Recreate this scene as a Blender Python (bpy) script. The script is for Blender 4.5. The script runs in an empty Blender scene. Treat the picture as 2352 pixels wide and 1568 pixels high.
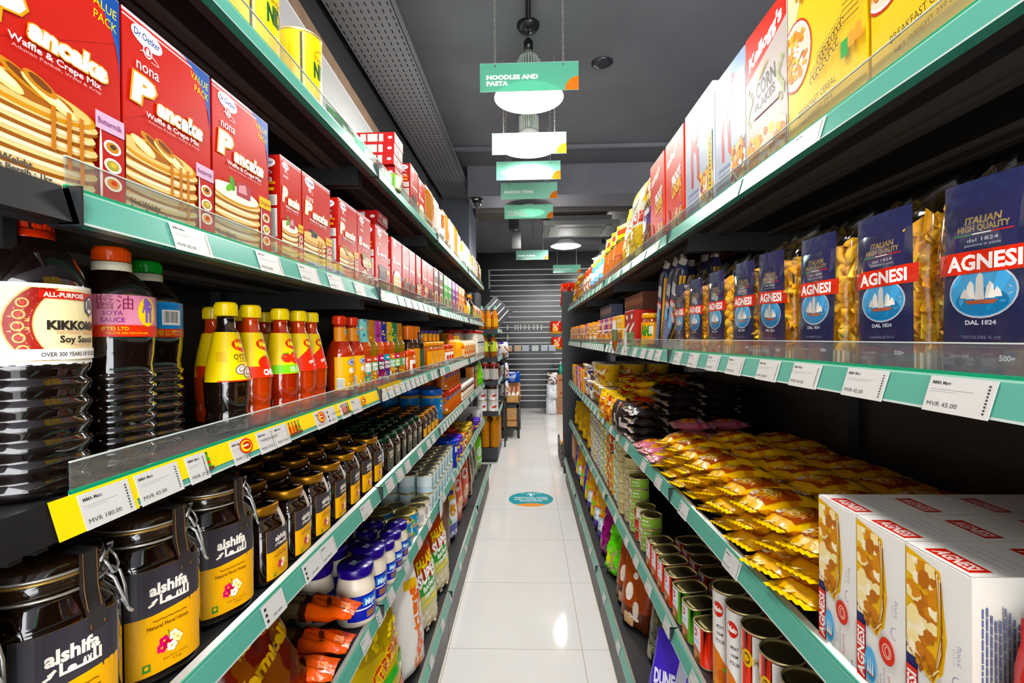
import bpy, math, random
from mathutils import Matrix, Vector
random.seed(7)
SC = bpy.context.scene
COL = SC.collection
PI = math.pi

# ------------------------------------------------------------------ camera, world, exposure
def make_camera():
    yaw, pitch, roll, f, h = 0.0345, 0.0070, 0.0103, 1127.18, 1.3983
    def R(d):
        x, y, z = d
        cp, sp = math.cos(pitch), math.sin(pitch)
        y, z = y * cp + z * sp, z * cp - y * sp
        cy, sy = math.cos(yaw), math.sin(yaw)
        return Vector((x * cy - y * sy, x * sy + y * cy, z))
    c, s = math.cos(roll), math.sin(roll)
    rt, up, fw = R((c, 0, -s)), R((s, 0, c)), R((0, 1, 0))
    m = Matrix.Identity(4)
    for i in range(3):
        m[i][0], m[i][1], m[i][2] = rt[i], up[i], -fw[i]
    m[2][3] = h
    cam = bpy.data.cameras.new('camera')
    cam.lens = f / 2352 * 36
    cam.sensor_width = 36
    cam.clip_start = 0.02
    o = bpy.data.objects.new('camera', cam)
    COL.objects.link(o)
    o.matrix_world = m
    SC.camera = o
make_camera()
w = bpy.data.worlds.new('World'); SC.world = w
w.use_nodes = True
w.node_tree.nodes['Background'].inputs[0].default_value = (0.95, 0.97, 1.0, 1)
w.node_tree.nodes['Background'].inputs[1].default_value = 3.6
SC.view_settings.view_transform = 'Standard'
SC.view_settings.look = 'None'
SC.view_settings.gamma = 1
SC.view_settings.use_curve_mapping = False
SC.view_settings.exposure = 1.36
LAMP_W = 11.0
SC.cycles.max_bounces = 6
SC.cycles.diffuse_bounces = 3
SC.cycles.glossy_bounces = 3
SC.cycles.transparent_max_bounces = 10
SC.cycles.transmission_bounces = 3
SC.cycles.caustics_reflective = False
SC.cycles.caustics_refractive = False
SC.cycles.sample_clamp_indirect = 4
SC.cycles.use_denoising = True

# ------------------------------------------------------------------ colours and materials
_hc = {}
def H(s):
    if not isinstance(s, str): return s
    if s not in _hc:
        v = []
        for i in (0, 2, 4):
            c = int(s[i:i + 2], 16) / 255
            v.append(c / 12.92 if c <= .04045 else ((c + .055) / 1.055) ** 2.4)
        _hc[s] = (v[0], v[1], v[2], 1)
    return _hc[s]
def vary(c, a=.12):
    c = H(c); k = 1 + random.uniform(-a, a)
    return (c[0] * k, c[1] * k, c[2] * k, 1)
def mixc(a, b, t):
    a, b = H(a), H(b)
    return tuple(a[i] * (1 - t) + b[i] * t for i in range(3)) + (1,)
MATS = {}
def nodes(name):
    m = bpy.data.materials.new(name); m.use_nodes = True
    nt = m.node_tree
    return m, nt, nt.nodes['Principled BSDF']
def colmat(name, rough, metal=0, coat=0, spec=.4, bump=0, bscale=200, sat=1.12):
    m, nt, b = nodes(name)
    a = nt.nodes.new('ShaderNodeAttribute'); a.attribute_name = 'Col'
    hs = nt.nodes.new('ShaderNodeHueSaturation'); hs.inputs['Saturation'].default_value = sat
    nt.links.new(a.outputs['Color'], hs.inputs['Color']); nt.links.new(hs.outputs[0], b.inputs['Base Color'])
    b.inputs['Roughness'].default_value = rough
    b.inputs['Metallic'].default_value = metal
    b.inputs['Coat Weight'].default_value = coat
    b.inputs['Coat Roughness'].default_value = .06
    b.inputs['Specular IOR Level'].default_value = spec
    if bump:
        n = nt.nodes.new('ShaderNodeTexNoise'); n.inputs['Scale'].default_value = bscale
        t = nt.nodes.new('ShaderNodeTexCoord'); nt.links.new(t.outputs['Object'], n.inputs['Vector'])
        bp = nt.nodes.new('ShaderNodeBump'); bp.inputs['Strength'].default_value = bump
        bp.inputs['Distance'].default_value = .002
        nt.links.new(n.outputs['Fac'], bp.inputs['Height']); nt.links.new(bp.outputs['Normal'], b.inputs['Normal'])
    MATS[name] = m
colmat('matte', .65)
colmat('metal_paint', .42, spec=.4)
colmat('card', .36, spec=.3)
colmat('film', .22, bump=.5, bscale=70)
colmat('plastic', .25)
colmat('glass', .05, coat=1)
colmat('tin', .36, metal=.75)
colmat('rough', .9, bump=.4, bscale=60)
def clearmat(name, tr, tint, rough=.03, extra=0, haze=0):
    m, nt, b = nodes(name)
    nt.nodes.remove(b)
    out = nt.nodes['Material Output']
    t = nt.nodes.new('ShaderNodeBsdfTransparent'); t.inputs[0].default_value = tint
    g = nt.nodes.new('ShaderNodeBsdfGlossy'); g.inputs['Roughness'].default_value = rough
    lw = nt.nodes.new('ShaderNodeLayerWeight'); lw.inputs[0].default_value = .5
    pw = nt.nodes.new('ShaderNodeMath'); pw.operation = 'POWER'; pw.inputs[1].default_value = 4; nt.links.new(lw.outputs['Facing'], pw.inputs[0])
    fr = nt.nodes.new('ShaderNodeMath'); fr.operation = 'MULTIPLY_ADD'; fr.inputs[1].default_value = .7; fr.inputs[2].default_value = .04; nt.links.new(pw.outputs[0], fr.inputs[0])
    mx = nt.nodes.new('ShaderNodeMixShader')
    if extra:
        ad = nt.nodes.new('ShaderNodeMath'); ad.operation = 'ADD'; ad.use_clamp = True; ad.inputs[1].default_value = extra
        nt.links.new(fr.outputs[0], ad.inputs[0]); nt.links.new(ad.outputs[0], mx.inputs[0])
    else:
        nt.links.new(fr.outputs[0], mx.inputs[0])
    nt.links.new(t.outputs[0], mx.inputs[1]); nt.links.new(g.outputs[0], mx.inputs[2])
    df = nt.nodes.new('ShaderNodeBsdfDiffuse'); df.inputs[0].default_value = (.75, .78, .77, 1)
    m3 = nt.nodes.new('ShaderNodeMixShader'); m3.inputs[0].default_value = haze
    nt.links.new(mx.outputs[0], m3.inputs[1]); nt.links.new(df.outputs[0], m3.inputs[2])
    nt.links.new(m3.outputs[0], out.inputs[0])
    MATS[name] = m
clearmat('clear', .9, (.93, .97, .95, 1), haze=.07)
clearmat('wrap', .9, (.97, .97, .97, 1), .1, .02, haze=.0)
def acrylic():
    m, nt, b = nodes('acrylic')
    a = nt.nodes.new('ShaderNodeAttribute'); a.attribute_name = 'Col'
    nt.links.new(a.outputs['Color'], b.inputs['Base Color'])
    b.inputs['Roughness'].default_value = .12
    out = nt.nodes['Material Output']
    tl = nt.nodes.new('ShaderNodeBsdfTranslucent'); nt.links.new(a.outputs['Color'], tl.inputs[0])
    tr = nt.nodes.new('ShaderNodeBsdfTransparent'); nt.links.new(a.outputs['Color'], tr.inputs[0])
    m1 = nt.nodes.new('ShaderNodeMixShader'); m1.inputs[0].default_value = .12
    m2 = nt.nodes.new('ShaderNodeMixShader'); m2.inputs[0].default_value = .2
    nt.links.new(b.outputs[0], m1.inputs[1]); nt.links.new(tl.outputs[0], m1.inputs[2])
    nt.links.new(m1.outputs[0], m2.inputs[1]); nt.links.new(tr.outputs[0], m2.inputs[2])
    nt.links.new(m2.outputs[0], out.inputs[0])
    MATS['acrylic'] = m
acrylic()
def amber():
    m, nt, b = nodes('amber_oil')
    a = nt.nodes.new('ShaderNodeAttribute'); a.attribute_name = 'Col'
    nt.links.new(a.outputs['Color'], b.inputs['Base Color'])
    b.inputs['Roughness'].default_value = .06
    b.inputs['Transmission Weight'].default_value = .25
    b.inputs['IOR'].default_value = 1.2
    MATS['amber_oil'] = m
amber()
def emit(name, col, st):
    m, nt, b = nodes(name)
    b.inputs['Base Color'].default_value = (.9, .9, .9, 1)
    b.inputs['Emission Color'].default_value = col
    b.inputs['Emission Strength'].default_value = st
    MATS[name] = m
emit('lamp_glow', (1, .98, .95, 1), 5)
def floor_mat():
    m, nt, b = nodes('floor_tile')
    L = nt.links
    tc = nt.nodes.new('ShaderNodeTexCoord')
    sp = nt.nodes.new('ShaderNodeSeparateXYZ'); L.new(tc.outputs['Object'], sp.inputs[0])
    def M(op, a, bv=None, c=None):
        n = nt.nodes.new('ShaderNodeMath'); n.operation = op
        for i, v in enumerate((a, bv, c)):
            if v is None: continue
            if isinstance(v, (int, float)): n.inputs[i].default_value = v
            else: L.new(v, n.inputs[i])
        return n.outputs[0]
    g = []
    for ax, off in (('X', .2246), ('Y', .396)):
        t = M('PINGPONG', M('ADD', sp.outputs[ax], -off + 60 - .0), .3)
        g.append(M('LESS_THAN', t, .0013))
    gr = M('MAXIMUM', g[0], g[1])
    ns = nt.nodes.new('ShaderNodeTexNoise'); ns.inputs['Scale'].default_value = 3; L.new(tc.outputs['Object'], ns.inputs['Vector'])
    rp = nt.nodes.new('ShaderNodeValToRGB'); L.new(ns.outputs['Fac'], rp.inputs[0])
    rp.color_ramp.elements[0].color = (.74, .715, .68, 1); rp.color_ramp.elements[1].color = (.82, .795, .76, 1)
    mx = nt.nodes.new('ShaderNodeMixRGB'); L.new(gr, mx.inputs[0]); L.new(rp.outputs[0], mx.inputs[1]); mx.inputs[2].default_value = (.36, .32, .28, 1)
    L.new(mx.outputs[0], b.inputs['Base Color'])
    b.inputs['Roughness'].default_value = .07
    MATS['floor_tile'] = m
floor_mat()
def paint(name, c1, c2, scale, rough):
    m, nt, b = nodes(name)
    tc = nt.nodes.new('ShaderNodeTexCoord')
    ns = nt.nodes.new('ShaderNodeTexNoise'); ns.inputs['Scale'].default_value = scale; ns.inputs['Detail'].default_value = 5
    nt.links.new(tc.outputs['Object'], ns.inputs['Vector'])
    rp = nt.nodes.new('ShaderNodeValToRGB'); nt.links.new(ns.outputs['Fac'], rp.inputs[0])
    rp.color_ramp.elements[0].position = .35; rp.color_ramp.elements[1].position = .7
    rp.color_ramp.elements[0].color = H(c1); rp.color_ramp.elements[1].color = H(c2)
    nt.links.new(rp.outputs[0], b.inputs['Base Color'])
    b.inputs['Roughness'].default_value = rough
    MATS[name] = m
paint('ceiling_paint', '66666e', '727279', 2, .8)
paint('wall_white', 'dfe0e0', 'e6e6e6', 3, .8)
paint('wall_dark', '26262c', '2d2d33', 3, .7)
paint('column_paint', '3f424c', '474a55', 3, .6)
paint('board_edge', 'a08169', 'b5967e', 12, .9)
paint('black_metal', '1b1b1d', '232326', 8, .38)
paint('slat_black', '0b0c0e', '101114', 5, .28)
paint('pine', 'c58a46', 'd9a25c', 9, .6)

# ------------------------------------------------------------------ flat prints (graphics on packs)
_tc = {}
def glyphs(s, bold):
    k = (s, bold)
    if k not in _tc:
        cu = bpy.data.curves.new('t', 'FONT'); cu.body = s; cu.resolution_u = 2
        cu.offset = bold; cu.fill_mode = 'FRONT'
        o = bpy.data.objects.new('t', cu); COL.objects.link(o)
        dg = bpy.context.evaluated_depsgraph_get()
        me = o.evaluated_get(dg).to_mesh()
        me.calc_loop_triangles()
        vs = [(v.co.x / .7, v.co.y / .7) for v in me.vertices]
        tr = [tuple(vs[i] for i in t.vertices) for t in me.loop_triangles]
        xs = [v[0] for v in vs] or [0, 1]
        _tc[k] = (tr, min(xs), max(xs))
        o.evaluated_get(dg).to_mesh_clear()
        bpy.data.objects.remove(o); bpy.data.curves.remove(cu)
    return _tc[k]
class Art:
    def __init__(s): s.t = []; s.n = 0
    def tri(s, ts, c):
        s.n += 1
        c = H(c)
        for t in ts: s.t.append((t, c, s.n))
        return s
    def poly(s, p, c):
        return s.tri([(p[0], p[i], p[i + 1]) for i in range(1, len(p) - 1)], c)
    def rect(s, x0, y0, x1, y1, c): return s.poly([(x0, y0), (x1, y0), (x1, y1), (x0, y1)], c)
    def ell(s, cx, cy, rx, ry, c, n=18, rot=0, a0=0, a1=2 * PI):
        p = []
        ca, sa = math.cos(rot), math.sin(rot)
        for i in range(n + (a1 - a0 < 6.2)):
            a = a0 + (a1 - a0) * i / n
            x, y = rx * math.cos(a), ry * math.sin(a)
            p.append((cx + x * ca - y * sa, cy + x * sa + y * ca))
        return s.poly(p, c)
    def ring(s, cx, cy, rx, ry, wd, c, n=20, a0=0, a1=2 * PI):
        ts = []
        for i in range(n):
            q = []
            for j in (i, i + 1):
                a = a0 + (a1 - a0) * j / n
                q += [(cx + rx * math.cos(a), cy + ry * math.sin(a)), (cx + (rx - wd) * math.cos(a), cy + (ry - wd) * math.sin(a))]
            ts += [(q[0], q[1], q[2]), (q[1], q[3], q[2])]
        return s.tri(ts, c)
    def line(s, pts, wd, c):
        ts = []
        for (x0, y0), (x1, y1) in zip(pts[:-1], pts[1:]):
            L = math.hypot(x1 - x0, y1 - y0) or 1
            dx, dy = (x1 - x0) / L * wd / 2, (y1 - y0) / L * wd / 2
            a, b, c2, d = (x0 - dx - dy, y0 - dy + dx), (x0 - dx + dy, y0 - dy - dx), (x1 + dx + dy, y1 + dy - dx), (x1 + dx - dy, y1 + dy + dx)
            s.tri([(a, b, c2), (a, c2, d)], c); s.n -= .8
        s.n += .8
        return s
    def text(s, st, x, y, h, c, w=None, al='c', sh=0, rot=0, b=0, out=None, sx=1):
        tr, x0, x1 = glyphs(st, b)
        k = h * sx if w is None else w / max(x1 - x0, 1e-6)
        ca, sa = math.cos(rot), math.sin(rot)
        ox = {'c': (x0 + x1) / 2, 'l': x0, 'r': x1}[al]
        def mp(p):
            u = (p[0] - ox) * k + sh * (p[1] - .5) * h; v = (p[1] - .5) * h
            return (x + u * ca - v * sa, y + u * sa + v * ca)
        if out:
            t2, a0, a1 = glyphs(st, b + out[1])
            s.tri([tuple(mp(p) for p in t) for t in t2], out[0])
        return s.tri([tuple(mp(p) for p in t) for t in tr], c)
    def speck(s, n, x0, y0, x1, y1, r0, r1, cols, asp=1):
        for i in range(n):
            r = random.uniform(r0, r1)
            s.ell(random.uniform(x0, x1), random.uniform(y0, y1), r, r * random.uniform(.4, 1) * asp, random.choice(cols), 7, random.uniform(0, 3))
            s.n -= .85
        return s
    def clip(s, x0, y0, x1, y1):
        out = []
        for t, c, n in s.t:
            p = list(t)
            for ax, lim, sg in ((0, x0, 1), (0, x1, -1), (1, y0, 1), (1, y1, -1)):
                q = []
                for i in range(len(p)):
                    a, b = p[i - 1], p[i]
                    ia, ib = (a[ax] - lim) * sg >= 0, (b[ax] - lim) * sg >= 0
                    if ia != ib:
                        k = (lim - a[ax]) / (b[ax] - a[ax])
                        q.append((a[0] + (b[0] - a[0]) * k, a[1] + (b[1] - a[1]) * k))
                    if ib: q.append(b)
                p = q
                if not p: break
            for i in range(1, len(p) - 1): out.append(((p[0], p[i], p[i + 1]), c, n))
        s.t = out
        return s

# ------------------------------------------------------------------ mesh builder
class MB:
    def __init__(s): s.v = []; s.f = []; s.c = []; s.m = []; s.s = []
    def add(s, vs, fs, c, m=0, sm=False):
        b = len(s.v); s.v += [tuple(v) for v in vs]
        many = isinstance(c, list)
        for i, f in enumerate(fs):
            s.f.append([k + b for k in f]); s.c.append(H(c[i] if many else c)); s.m.append(m); s.s.append(sm)
        return s
    def box(s, x0, y0, z0, x1, y1, z1, c, m=0):
        v = [(x, y, z) for z in (z0, z1) for y in (y0, y1) for x in (x0, x1)]
        return s.add(v, [(0, 2, 3, 1), (4, 5, 7, 6), (0, 1, 5, 4), (2, 6, 7, 3), (0, 4, 6, 2), (1, 3, 7, 5)], c, m)
    def lathe(s, pr, n=20, c='ffffff', m=0, e=1, ax=1, ay=1, cx=0, cy=0, sm=True, caps=(1, 1)):
        vs, fs, cs = [], [], []
        for p in pr:
            for i in range(n):
                a = 2 * PI * (i + .5) / n
                ca, sa = math.cos(a), math.sin(a)
                if e != 1: ca, sa = math.copysign(abs(ca) ** e, ca), math.copysign(abs(sa) ** e, sa)
                vs.append((cx + p[0] * ax * ca, cy + p[0] * ay * sa, p[1]))
        for k in range(len(pr) - 1):
            cc = pr[k][2] if len(pr[k]) > 2 else c
            for i in range(n):
                j = (i + 1) % n
                fs.append((k * n + i, k * n + j, (k + 1) * n + j, (k + 1) * n + i)); cs.append(cc)
        s.add(vs, fs, cs, m, sm)
        b = len(s.v) - len(vs)
        if caps[0] and pr[0][0] > .0005: s.f.append([b + i for i in range(n)][::-1]); s.c.append(H(pr[0][2] if len(pr[0]) > 2 else c)); s.m.append(m); s.s.append(False)
        if caps[1] and pr[-1][0] > .0005: s.f.append([b + (len(pr) - 1) * n + i for i in range(n)]); s.c.append(H(pr[-1][2] if len(pr[-1]) > 2 else c)); s.m.append(m); s.s.append(False)
        return s
    def tube(s, pts, r, c, m=0, n=6, sm=True):
        vs, fs = [], []
        P = [Vector(p) for p in pts]
        for i, p in enumerate(P):
            d = (P[min(i + 1, len(P) - 1)] - P[max(i - 1, 0)]).normalized()
            a = d.cross(Vector((0, 0, 1)))
            if a.length < .1: a = d.cross(Vector((1, 0, 0)))
            a.normalize(); b = d.cross(a)
            for k in range(n):
                t = 2 * PI * k / n
                vs.append(p + a * (r * math.cos(t)) + b * (r * math.sin(t)))
        for i in range(len(P) - 1):
            for k in range(n):
                j = (k + 1) % n
                fs.append((i * n + k, i * n + j, (i + 1) * n + j, (i + 1) * n + k))
        fs.append(tuple(range(n))[::-1]); fs.append(tuple((len(P) - 1) * n + k for k in range(n)))
        return s.add(vs, fs, c, m, sm)
    def stamp(s, art, fn, m=0, lim=None, o0=2e-4, dl=6e-5):
        for t, c, ly in art.t:
            st = [t]
            off = o0 + dl * ly
            while st:
                a, b, c2 = st.pop()
                if lim:
                    l = [math.dist(a, b), math.dist(b, c2), math.dist(c2, a)]
                    k = l.index(max(l))
                    if l[k] > lim:
                        p = (a, b, c2); q0, q1, q2 = p[k], p[(k + 1) % 3], p[(k + 2) % 3]
                        mid = ((q0[0] + q1[0]) / 2, (q0[1] + q1[1]) / 2)
                        st += [(q0, mid, q2), (mid, q1, q2)]
                        continue
                i = len(s.v)
                s.v += [fn(a[0], a[1], off), fn(b[0], b[1], off), fn(c2[0], c2[1], off)]
                s.f.append([i, i + 1, i + 2]); s.c.append(c); s.m.append(m); s.s.append(False)
        return s
    def xf(s, M, i0=0):
        for i in range(i0, len(s.v)): s.v[i] = tuple(M @ Vector(s.v[i]))
        return s
    def build(s, name, mats, parent=None, off=None):
        me = bpy.data.meshes.new(name)
        vs = s.v if off is None else [(v[0] - off[0], v[1] - off[1], v[2] - off[2]) for v in s.v]
        me.from_pydata(vs, [], s.f)
        if isinstance(mats, str): mats = (mats,)
        for k in mats: me.materials.append(MATS[k])
        me.polygons.foreach_set('material_index', s.m)
        me.polygons.foreach_set('use_smooth', s.s)
        at = me.attributes.new('Col', 'FLOAT_COLOR', 'CORNER')
        fl = []
        for f, c in zip(s.f, s.c): fl += list(c) * len(f)
        at.data.foreach_set('color', fl)
        me.update()
        o = bpy.data.objects.new(name, me); COL.objects.link(o)
        if parent: o.parent = parent
        return o
def flat(O, U, V, N):
    O, U, V, N = Vector(O), Vector(U), Vector(V), Vector(N)
    return lambda u, v, d: tuple(O + U * u + V * v + N * d)
def cyl(rf, uc=0, ay=1):
    if not callable(rf): r0 = rf; rf = lambda z: r0
    def fn(u, v, d):
        r = rf(v); a = (u - uc) / rf(0.0 if False else v)
        return ((r + d) * math.sin(a), -(r + d) * math.cos(a) * ay, v)
    return fn

# ------------------------------------------------------------------ scene bookkeeping
def tag(o, label=None, cat=None, group=None, kind=None):
    for k, v in (('label', label), ('category', cat), ('group', group), ('kind', kind)):
        if v: o[k] = v
    return o
def empty(name, loc=(0, 0, 0)):
    o = bpy.data.objects.new(name, None); COL.objects.link(o); o.location = loc
    o.empty_display_size = .02
    return o
ORD = 'zeroth first second third fourth fifth sixth seventh eighth ninth tenth eleventh twelfth thirteenth fourteenth fifteenth sixteenth seventeenth eighteenth nineteenth twentieth'.split()
def ordn(i):
    if i <= 20: return ORD[i]
    if i < 30: return 'twenty-' + ORD[i - 20]
    if i < 40: return ('thirtieth' if i == 30 else 'thirty-' + ORD[i - 30])
    return ('fortieth' if i == 40 else 'forty-' + ORD[i - 40])
PLACES = {'L1': 'top milk powder shelf', 'L2': 'pancake mix shelf', 'L3': 'sauce bottle shelf', 'L4': 'honey jar shelf', 'L5': 'mayonnaise shelf', 'L6': 'rice sack bottom shelf',
          'R1': 'cereal shelf', 'R2': 'pasta shelf', 'R3': 'noodle packet shelf', 'R4': 'tinned meat shelf', 'R5': 'snack bag bottom shelf'}
class Proto:
    def __init__(s, root, desc, cat, group=None): s.root = root; s.desc = desc; s.cat = cat; s.used = False; s.group = group
_cnt = {}
def copy_tree(o, parent=None):
    c = o.copy(); COL.objects.link(c)
    c.parent = parent
    for ch in list(o.children): copy_tree(ch, c)
    return c
def put(p, x, y, z, side, where=None, row='front row', rot=(0, 0, 0), label=None, scale=1, desc=None):
    """place the product p with its front towards the aisle (side L or R, or F = towards the camera)"""
    if p.used: o = copy_tree(p.root)
    else: o = p.root; p.used = True
    rz = {'L': PI / 2, 'R': -PI / 2, 'F': 0}[side]
    M = Matrix.Rotation(rz, 4, 'Z') @ (Matrix.Rotation(rot[2], 4, 'Z') @ Matrix.Rotation(rot[1], 4, 'Y') @ Matrix.Rotation(rot[0], 4, 'X'))
    o.rotation_euler = M.to_euler(); o.location = (x, y, z)
    if scale != 1: o.scale = (scale,) * 3
    d = desc or p.desc
    if label is None:
        pl = PLACES.get(where, where)
        k = (d, pl, row); _cnt[k] = _cnt.get(k, 0) + 1
        label = '%s, %s along, %s, %s' % (d, ordn(_cnt[k]), row, pl)
    tag(o, label, p.cat, (p.group or (p.cat + ' on the ' + PLACES.get(where, where or 'shelf'))))
    return o
# ------------------------------------------------------------------ the room
def struct(mb, name, mats):
    o = mb.build(name, mats); o['kind'] = 'structure'; return o
struct(MB().box(-1.6, -3, -.05, 4, 10.2, 0, 'ffffff'), 'floor', 'floor_tile')
struct(MB().box(-1.6, -3, 3.1, 4, 10.2, 3.15, 'ffffff'), 'ceiling', 'ceiling_paint')
def wall_left():
    zl = lambda y: 2.74 - .073 * (y - 1.9)
    lo, mid, up = MB(), MB(), MB()
    ys = [-3] + [i * .12 for i in range(-10, 37)] + [4.45]
    vl, vm, vu = [], [], []
    for y in ys:
        z = zl(max(y, -1)); j = random.uniform(-.006, .006)
        vl += [(-.94, y, 0), (-.94, y, z)]
        vm += [(-.938, y, z), (-.938, y, z + .085 + j)]
        vu += [(-.936, y, z + .07), (-.936, y, 3.1)]
    fs = [(2 * i, 2 * i + 2, 2 * i + 3, 2 * i + 1) for i in range(len(ys) - 1)]
    struct(lo.add(vl, fs, 'ffffff'), 'wall_left', 'wall_white')
    struct(mid.add(vm, fs, 'ffffff'), 'trim_1', 'board_edge')
    up.add(vu, fs, 'ffffff'); up.box(-1.0, 4.45, 0, -.94, 5.3, 3.1, 'ffffff')
    struct(up, 'wall_left_upper', 'wall_dark')
wall_left()
struct(MB().box(-1.05, 5.3, 0, -.635, 6.0, 3.1, 'ffffff'), 'column', 'column_paint')
struct(MB().box(-1.05, 6.0, 0, -1.0, 9.75, 3.1, 'ffffff'), 'wall_left_rear', 'wall_dark')
struct(MB().box(3.4, -3, 0, 3.45, 10.2, 3.1, 'ffffff'), 'wall_right', 'wall_dark')
b = MB().box(-.59, 4.84, 2.80, 3.4, 5.28, 3.1, 'ffffff')
b.box(-1.0, 4.36, 3.07, 3.4, 4.40, 3.1, 'ffffff')
struct(b, 'beam', 'ceiling_paint')
def slatwall():
    m = MB()
    m.box(-1.05, 9.76, 0, 3.4, 9.85, 3.1, '000000', 0)
    zt = 2.745
    for k in range(27):
        z1 = zt - .1039 * k; z0 = z1 - .1039 + .016
        if z0 < .02: break
        m.box(-.76, 9.735, z0, 3.3, 9.76, z1 - .002, '000000', 0)
        m.box(-.76, 9.728, z1 - .002, 3.3, 9.755, z1 + .014, 'dededa', 1)
    m.box(-.79, 9.72, 2.38, -.76, 9.76, 2.76, 'b0aea4', 1)
    struct(m, 'wall_back', ('slat_black', 'metal_paint'))
slatwall()

# ------------------------------------------------------------------ shelving bays
XL, XR, XBL, XBR, BACK = .411, .3796, .365, .326, .865
ZL = [1.8465, 1.5072, 1.2252, .9531, .625, .2004]
ZR = [1.6513, 1.3268, .9464, .5621, .1992]
def top(s): return (ZL if s[0] == 'L' else ZR)[int(s[1]) - 1] + .031
def bay(side, y0, y1, zs, label, black=False):
    s = -1 if side == 'L' else 1
    xl, xb = (XL, XBL) if side == 'L' else (XR, XBR)
    yc = (y0 + y1) / 2
    org = (s * .63, yc, 0)
    root = empty('shelving_bay', org)
    tag(root, label, 'shelving unit', 'black shelving bays along the aisle')
    g = .0035
    zt = zs[0] + (.30 if side == 'L' else .34)
    if side == 'R': zt = zs[0] + .22
    if side == 'L': zt = zs[0] + .05
    MB().box(min(s * BACK, s * (BACK + .015)), y0, .02, max(s * BACK, s * (BACK + .015)), y1, zt, '1d1d1f').build('back_panel', 'black_metal', root, org)
    for yy in (y0 + .0195, y1 - .0195):
        u = MB().box(min(s * (BACK - .03), s * (BACK - .001)), yy - .0185, .02, max(s * (BACK - .03), s * (BACK - .001)), yy + .0185, zt, '262628')
        for k in range(int(zt / .05)):
            z = .05 + k * .05
            u.box(min(s * (BACK - .0305), s * (BACK - .0300)), yy - .009, z, max(s * (BACK - .0305), s * (BACK - .0300)), yy - .004, z + .03, '050505')
            u.box(min(s * (BACK - .0305), s * (BACK - .0300)), yy + .004, z, max(s * (BACK - .0305), s * (BACK - .0300)), yy + .009, z + .03, '050505')
        u.build('upright', 'metal_paint', root, org)
    kx = xb + .02
    MB().box(min(s * kx, s * (kx + .02)), y0 + g, .002, max(s * kx, s * (kx + .02)), y1 - g, zs[-1] - .012, '2b2725').box(min(s * (kx - .002), s * kx), y0 + g, .002, max(s * (kx - .002), s * kx), y1 - g, .01, '8a7a68').build('kick_plate', 'metal_paint', root, org)
    ya, yb = y0 + g, y1 - g
    for i, zb in enumerate(zs):
        base = i == len(zs) - 1
        X = xb if base else xl
        P = lambda o, z, y: (s * (X - o), y, z)
        def prof(m, pts, cols, mt=0):
            vs = [P(o, z, ya) for o, z in pts] + [P(o, z, yb) for o, z in pts]
            n = len(pts)
            fs = [(k, (k + 1) % n, n + (k + 1) % n, n + k) for k in range(n)]
            if s < 0: fs = [f[::-1] for f in fs]
            m.add(vs, fs + [tuple(range(n)), tuple(range(n, 2 * n))], cols + [cols[0]] * 2, mt)
        zt2 = zb + .030
        sh = MB()
        d = '202022'
        xo = -(BACK - .004 - X)
        prof(sh, [(-.016, zt2), (-.016, zb + .0), (-.03, zb - .002), (-.03, zt2 - .006), (xo, zt2 - .006), (xo, zt2)], [d] * 6)
        if not base:   # ribs under the board, highlights painted in as lighter grey
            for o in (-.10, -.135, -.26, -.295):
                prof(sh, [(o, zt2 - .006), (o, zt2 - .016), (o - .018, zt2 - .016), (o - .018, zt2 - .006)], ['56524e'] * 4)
            for yy in (y0 + .006, y1 - .018):   # bracket arms
                sh.box(min(s * (X + .05), s * (BACK - .02)), yy, zt2 - .055, max(s * (X + .05), s * (BACK - .02)), yy + .012, zt2 - .006, '1a1a1b')
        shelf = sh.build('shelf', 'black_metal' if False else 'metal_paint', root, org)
        r = MB()
        tz = zb + .033
        if black:
            prof(r, [(0, zb), (-.010, tz), (-.0155, tz), (-.0155, zb)], ['0c0c0e'] * 4)
        else:
            dx, dz = -.010, .033
            e = lambda t: (dx * t, zb + dz * t)
            prof(r, [e(0), e(.07), e(.94), e(1), (-.0155, tz), (-.0155, zb)], ['b9c4be', '5f9f8f', '8fc0b0', 'b0c8be', '3f7f6e', '3f7f6e'])
        rail = r.build('ticket_rail', 'plastic' if not black else 'metal_paint', shelf, org)
        fence = (side == 'L' and i < 3) or (side == 'R' and i < 2)
        if fence and not black:
            f = MB()
            prof(f, [(-.0125, tz), (-.0125, tz + .030), (-.0145, tz + .030), (-.0145, tz)], ['ffffff'] * 4)
            prof(f, [(-.0115, tz), (-.0115, tz + .0035), (-.0155, tz + .0035), (-.0155, tz)], ['2f9a72'] * 4, 1)
            prof(f, [(-.0122, tz + .0292), (-.0122, tz + .0305), (-.0148, tz + .0305), (-.0148, tz + .0292)], ['cfd8d4'] * 4, 1)
            f.build('front_guard', ('clear', 'plastic'), shelf, org)
        elif not black:
            f = MB()
            prof(f, [(-.010, tz), (-.021, tz + .006), (-.021, tz - .001), (-.012, tz - .002)], ['8f8a82', '6d6b68', '6d6b68', '6d6b68'])
            prof(f, [(-.0095, tz - .0005), (-.0098, tz + .0025), (-.0125, tz + .0025), (-.0125, tz - .0005)], ['4fa088'] * 4)
            f.build('top_lip', 'plastic', shelf, org)
        if not black:   # end clips
            for yy in (ya, yb - .0025):
                if side == 'L' and i == 2 and yy < .45: continue
                c = MB().box(min(s * X, s * (X + .02)) , yy, zb - .002, max(s * (X - .0015), s * (X + .02)), yy + .0025, tz + .002, '26282a')
                c.build('end_clip', 'plastic', rail, org)
    return root
LB = [(-.5, .434), (.434, 1.343), (1.343, 2.238), (2.238, 3.39), (3.39, 4.54)]
RB = [(-.93, .211), (.211, 1.356), (1.356, 2.501), (2.501, 3.646), (3.646, 4.79)]
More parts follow.
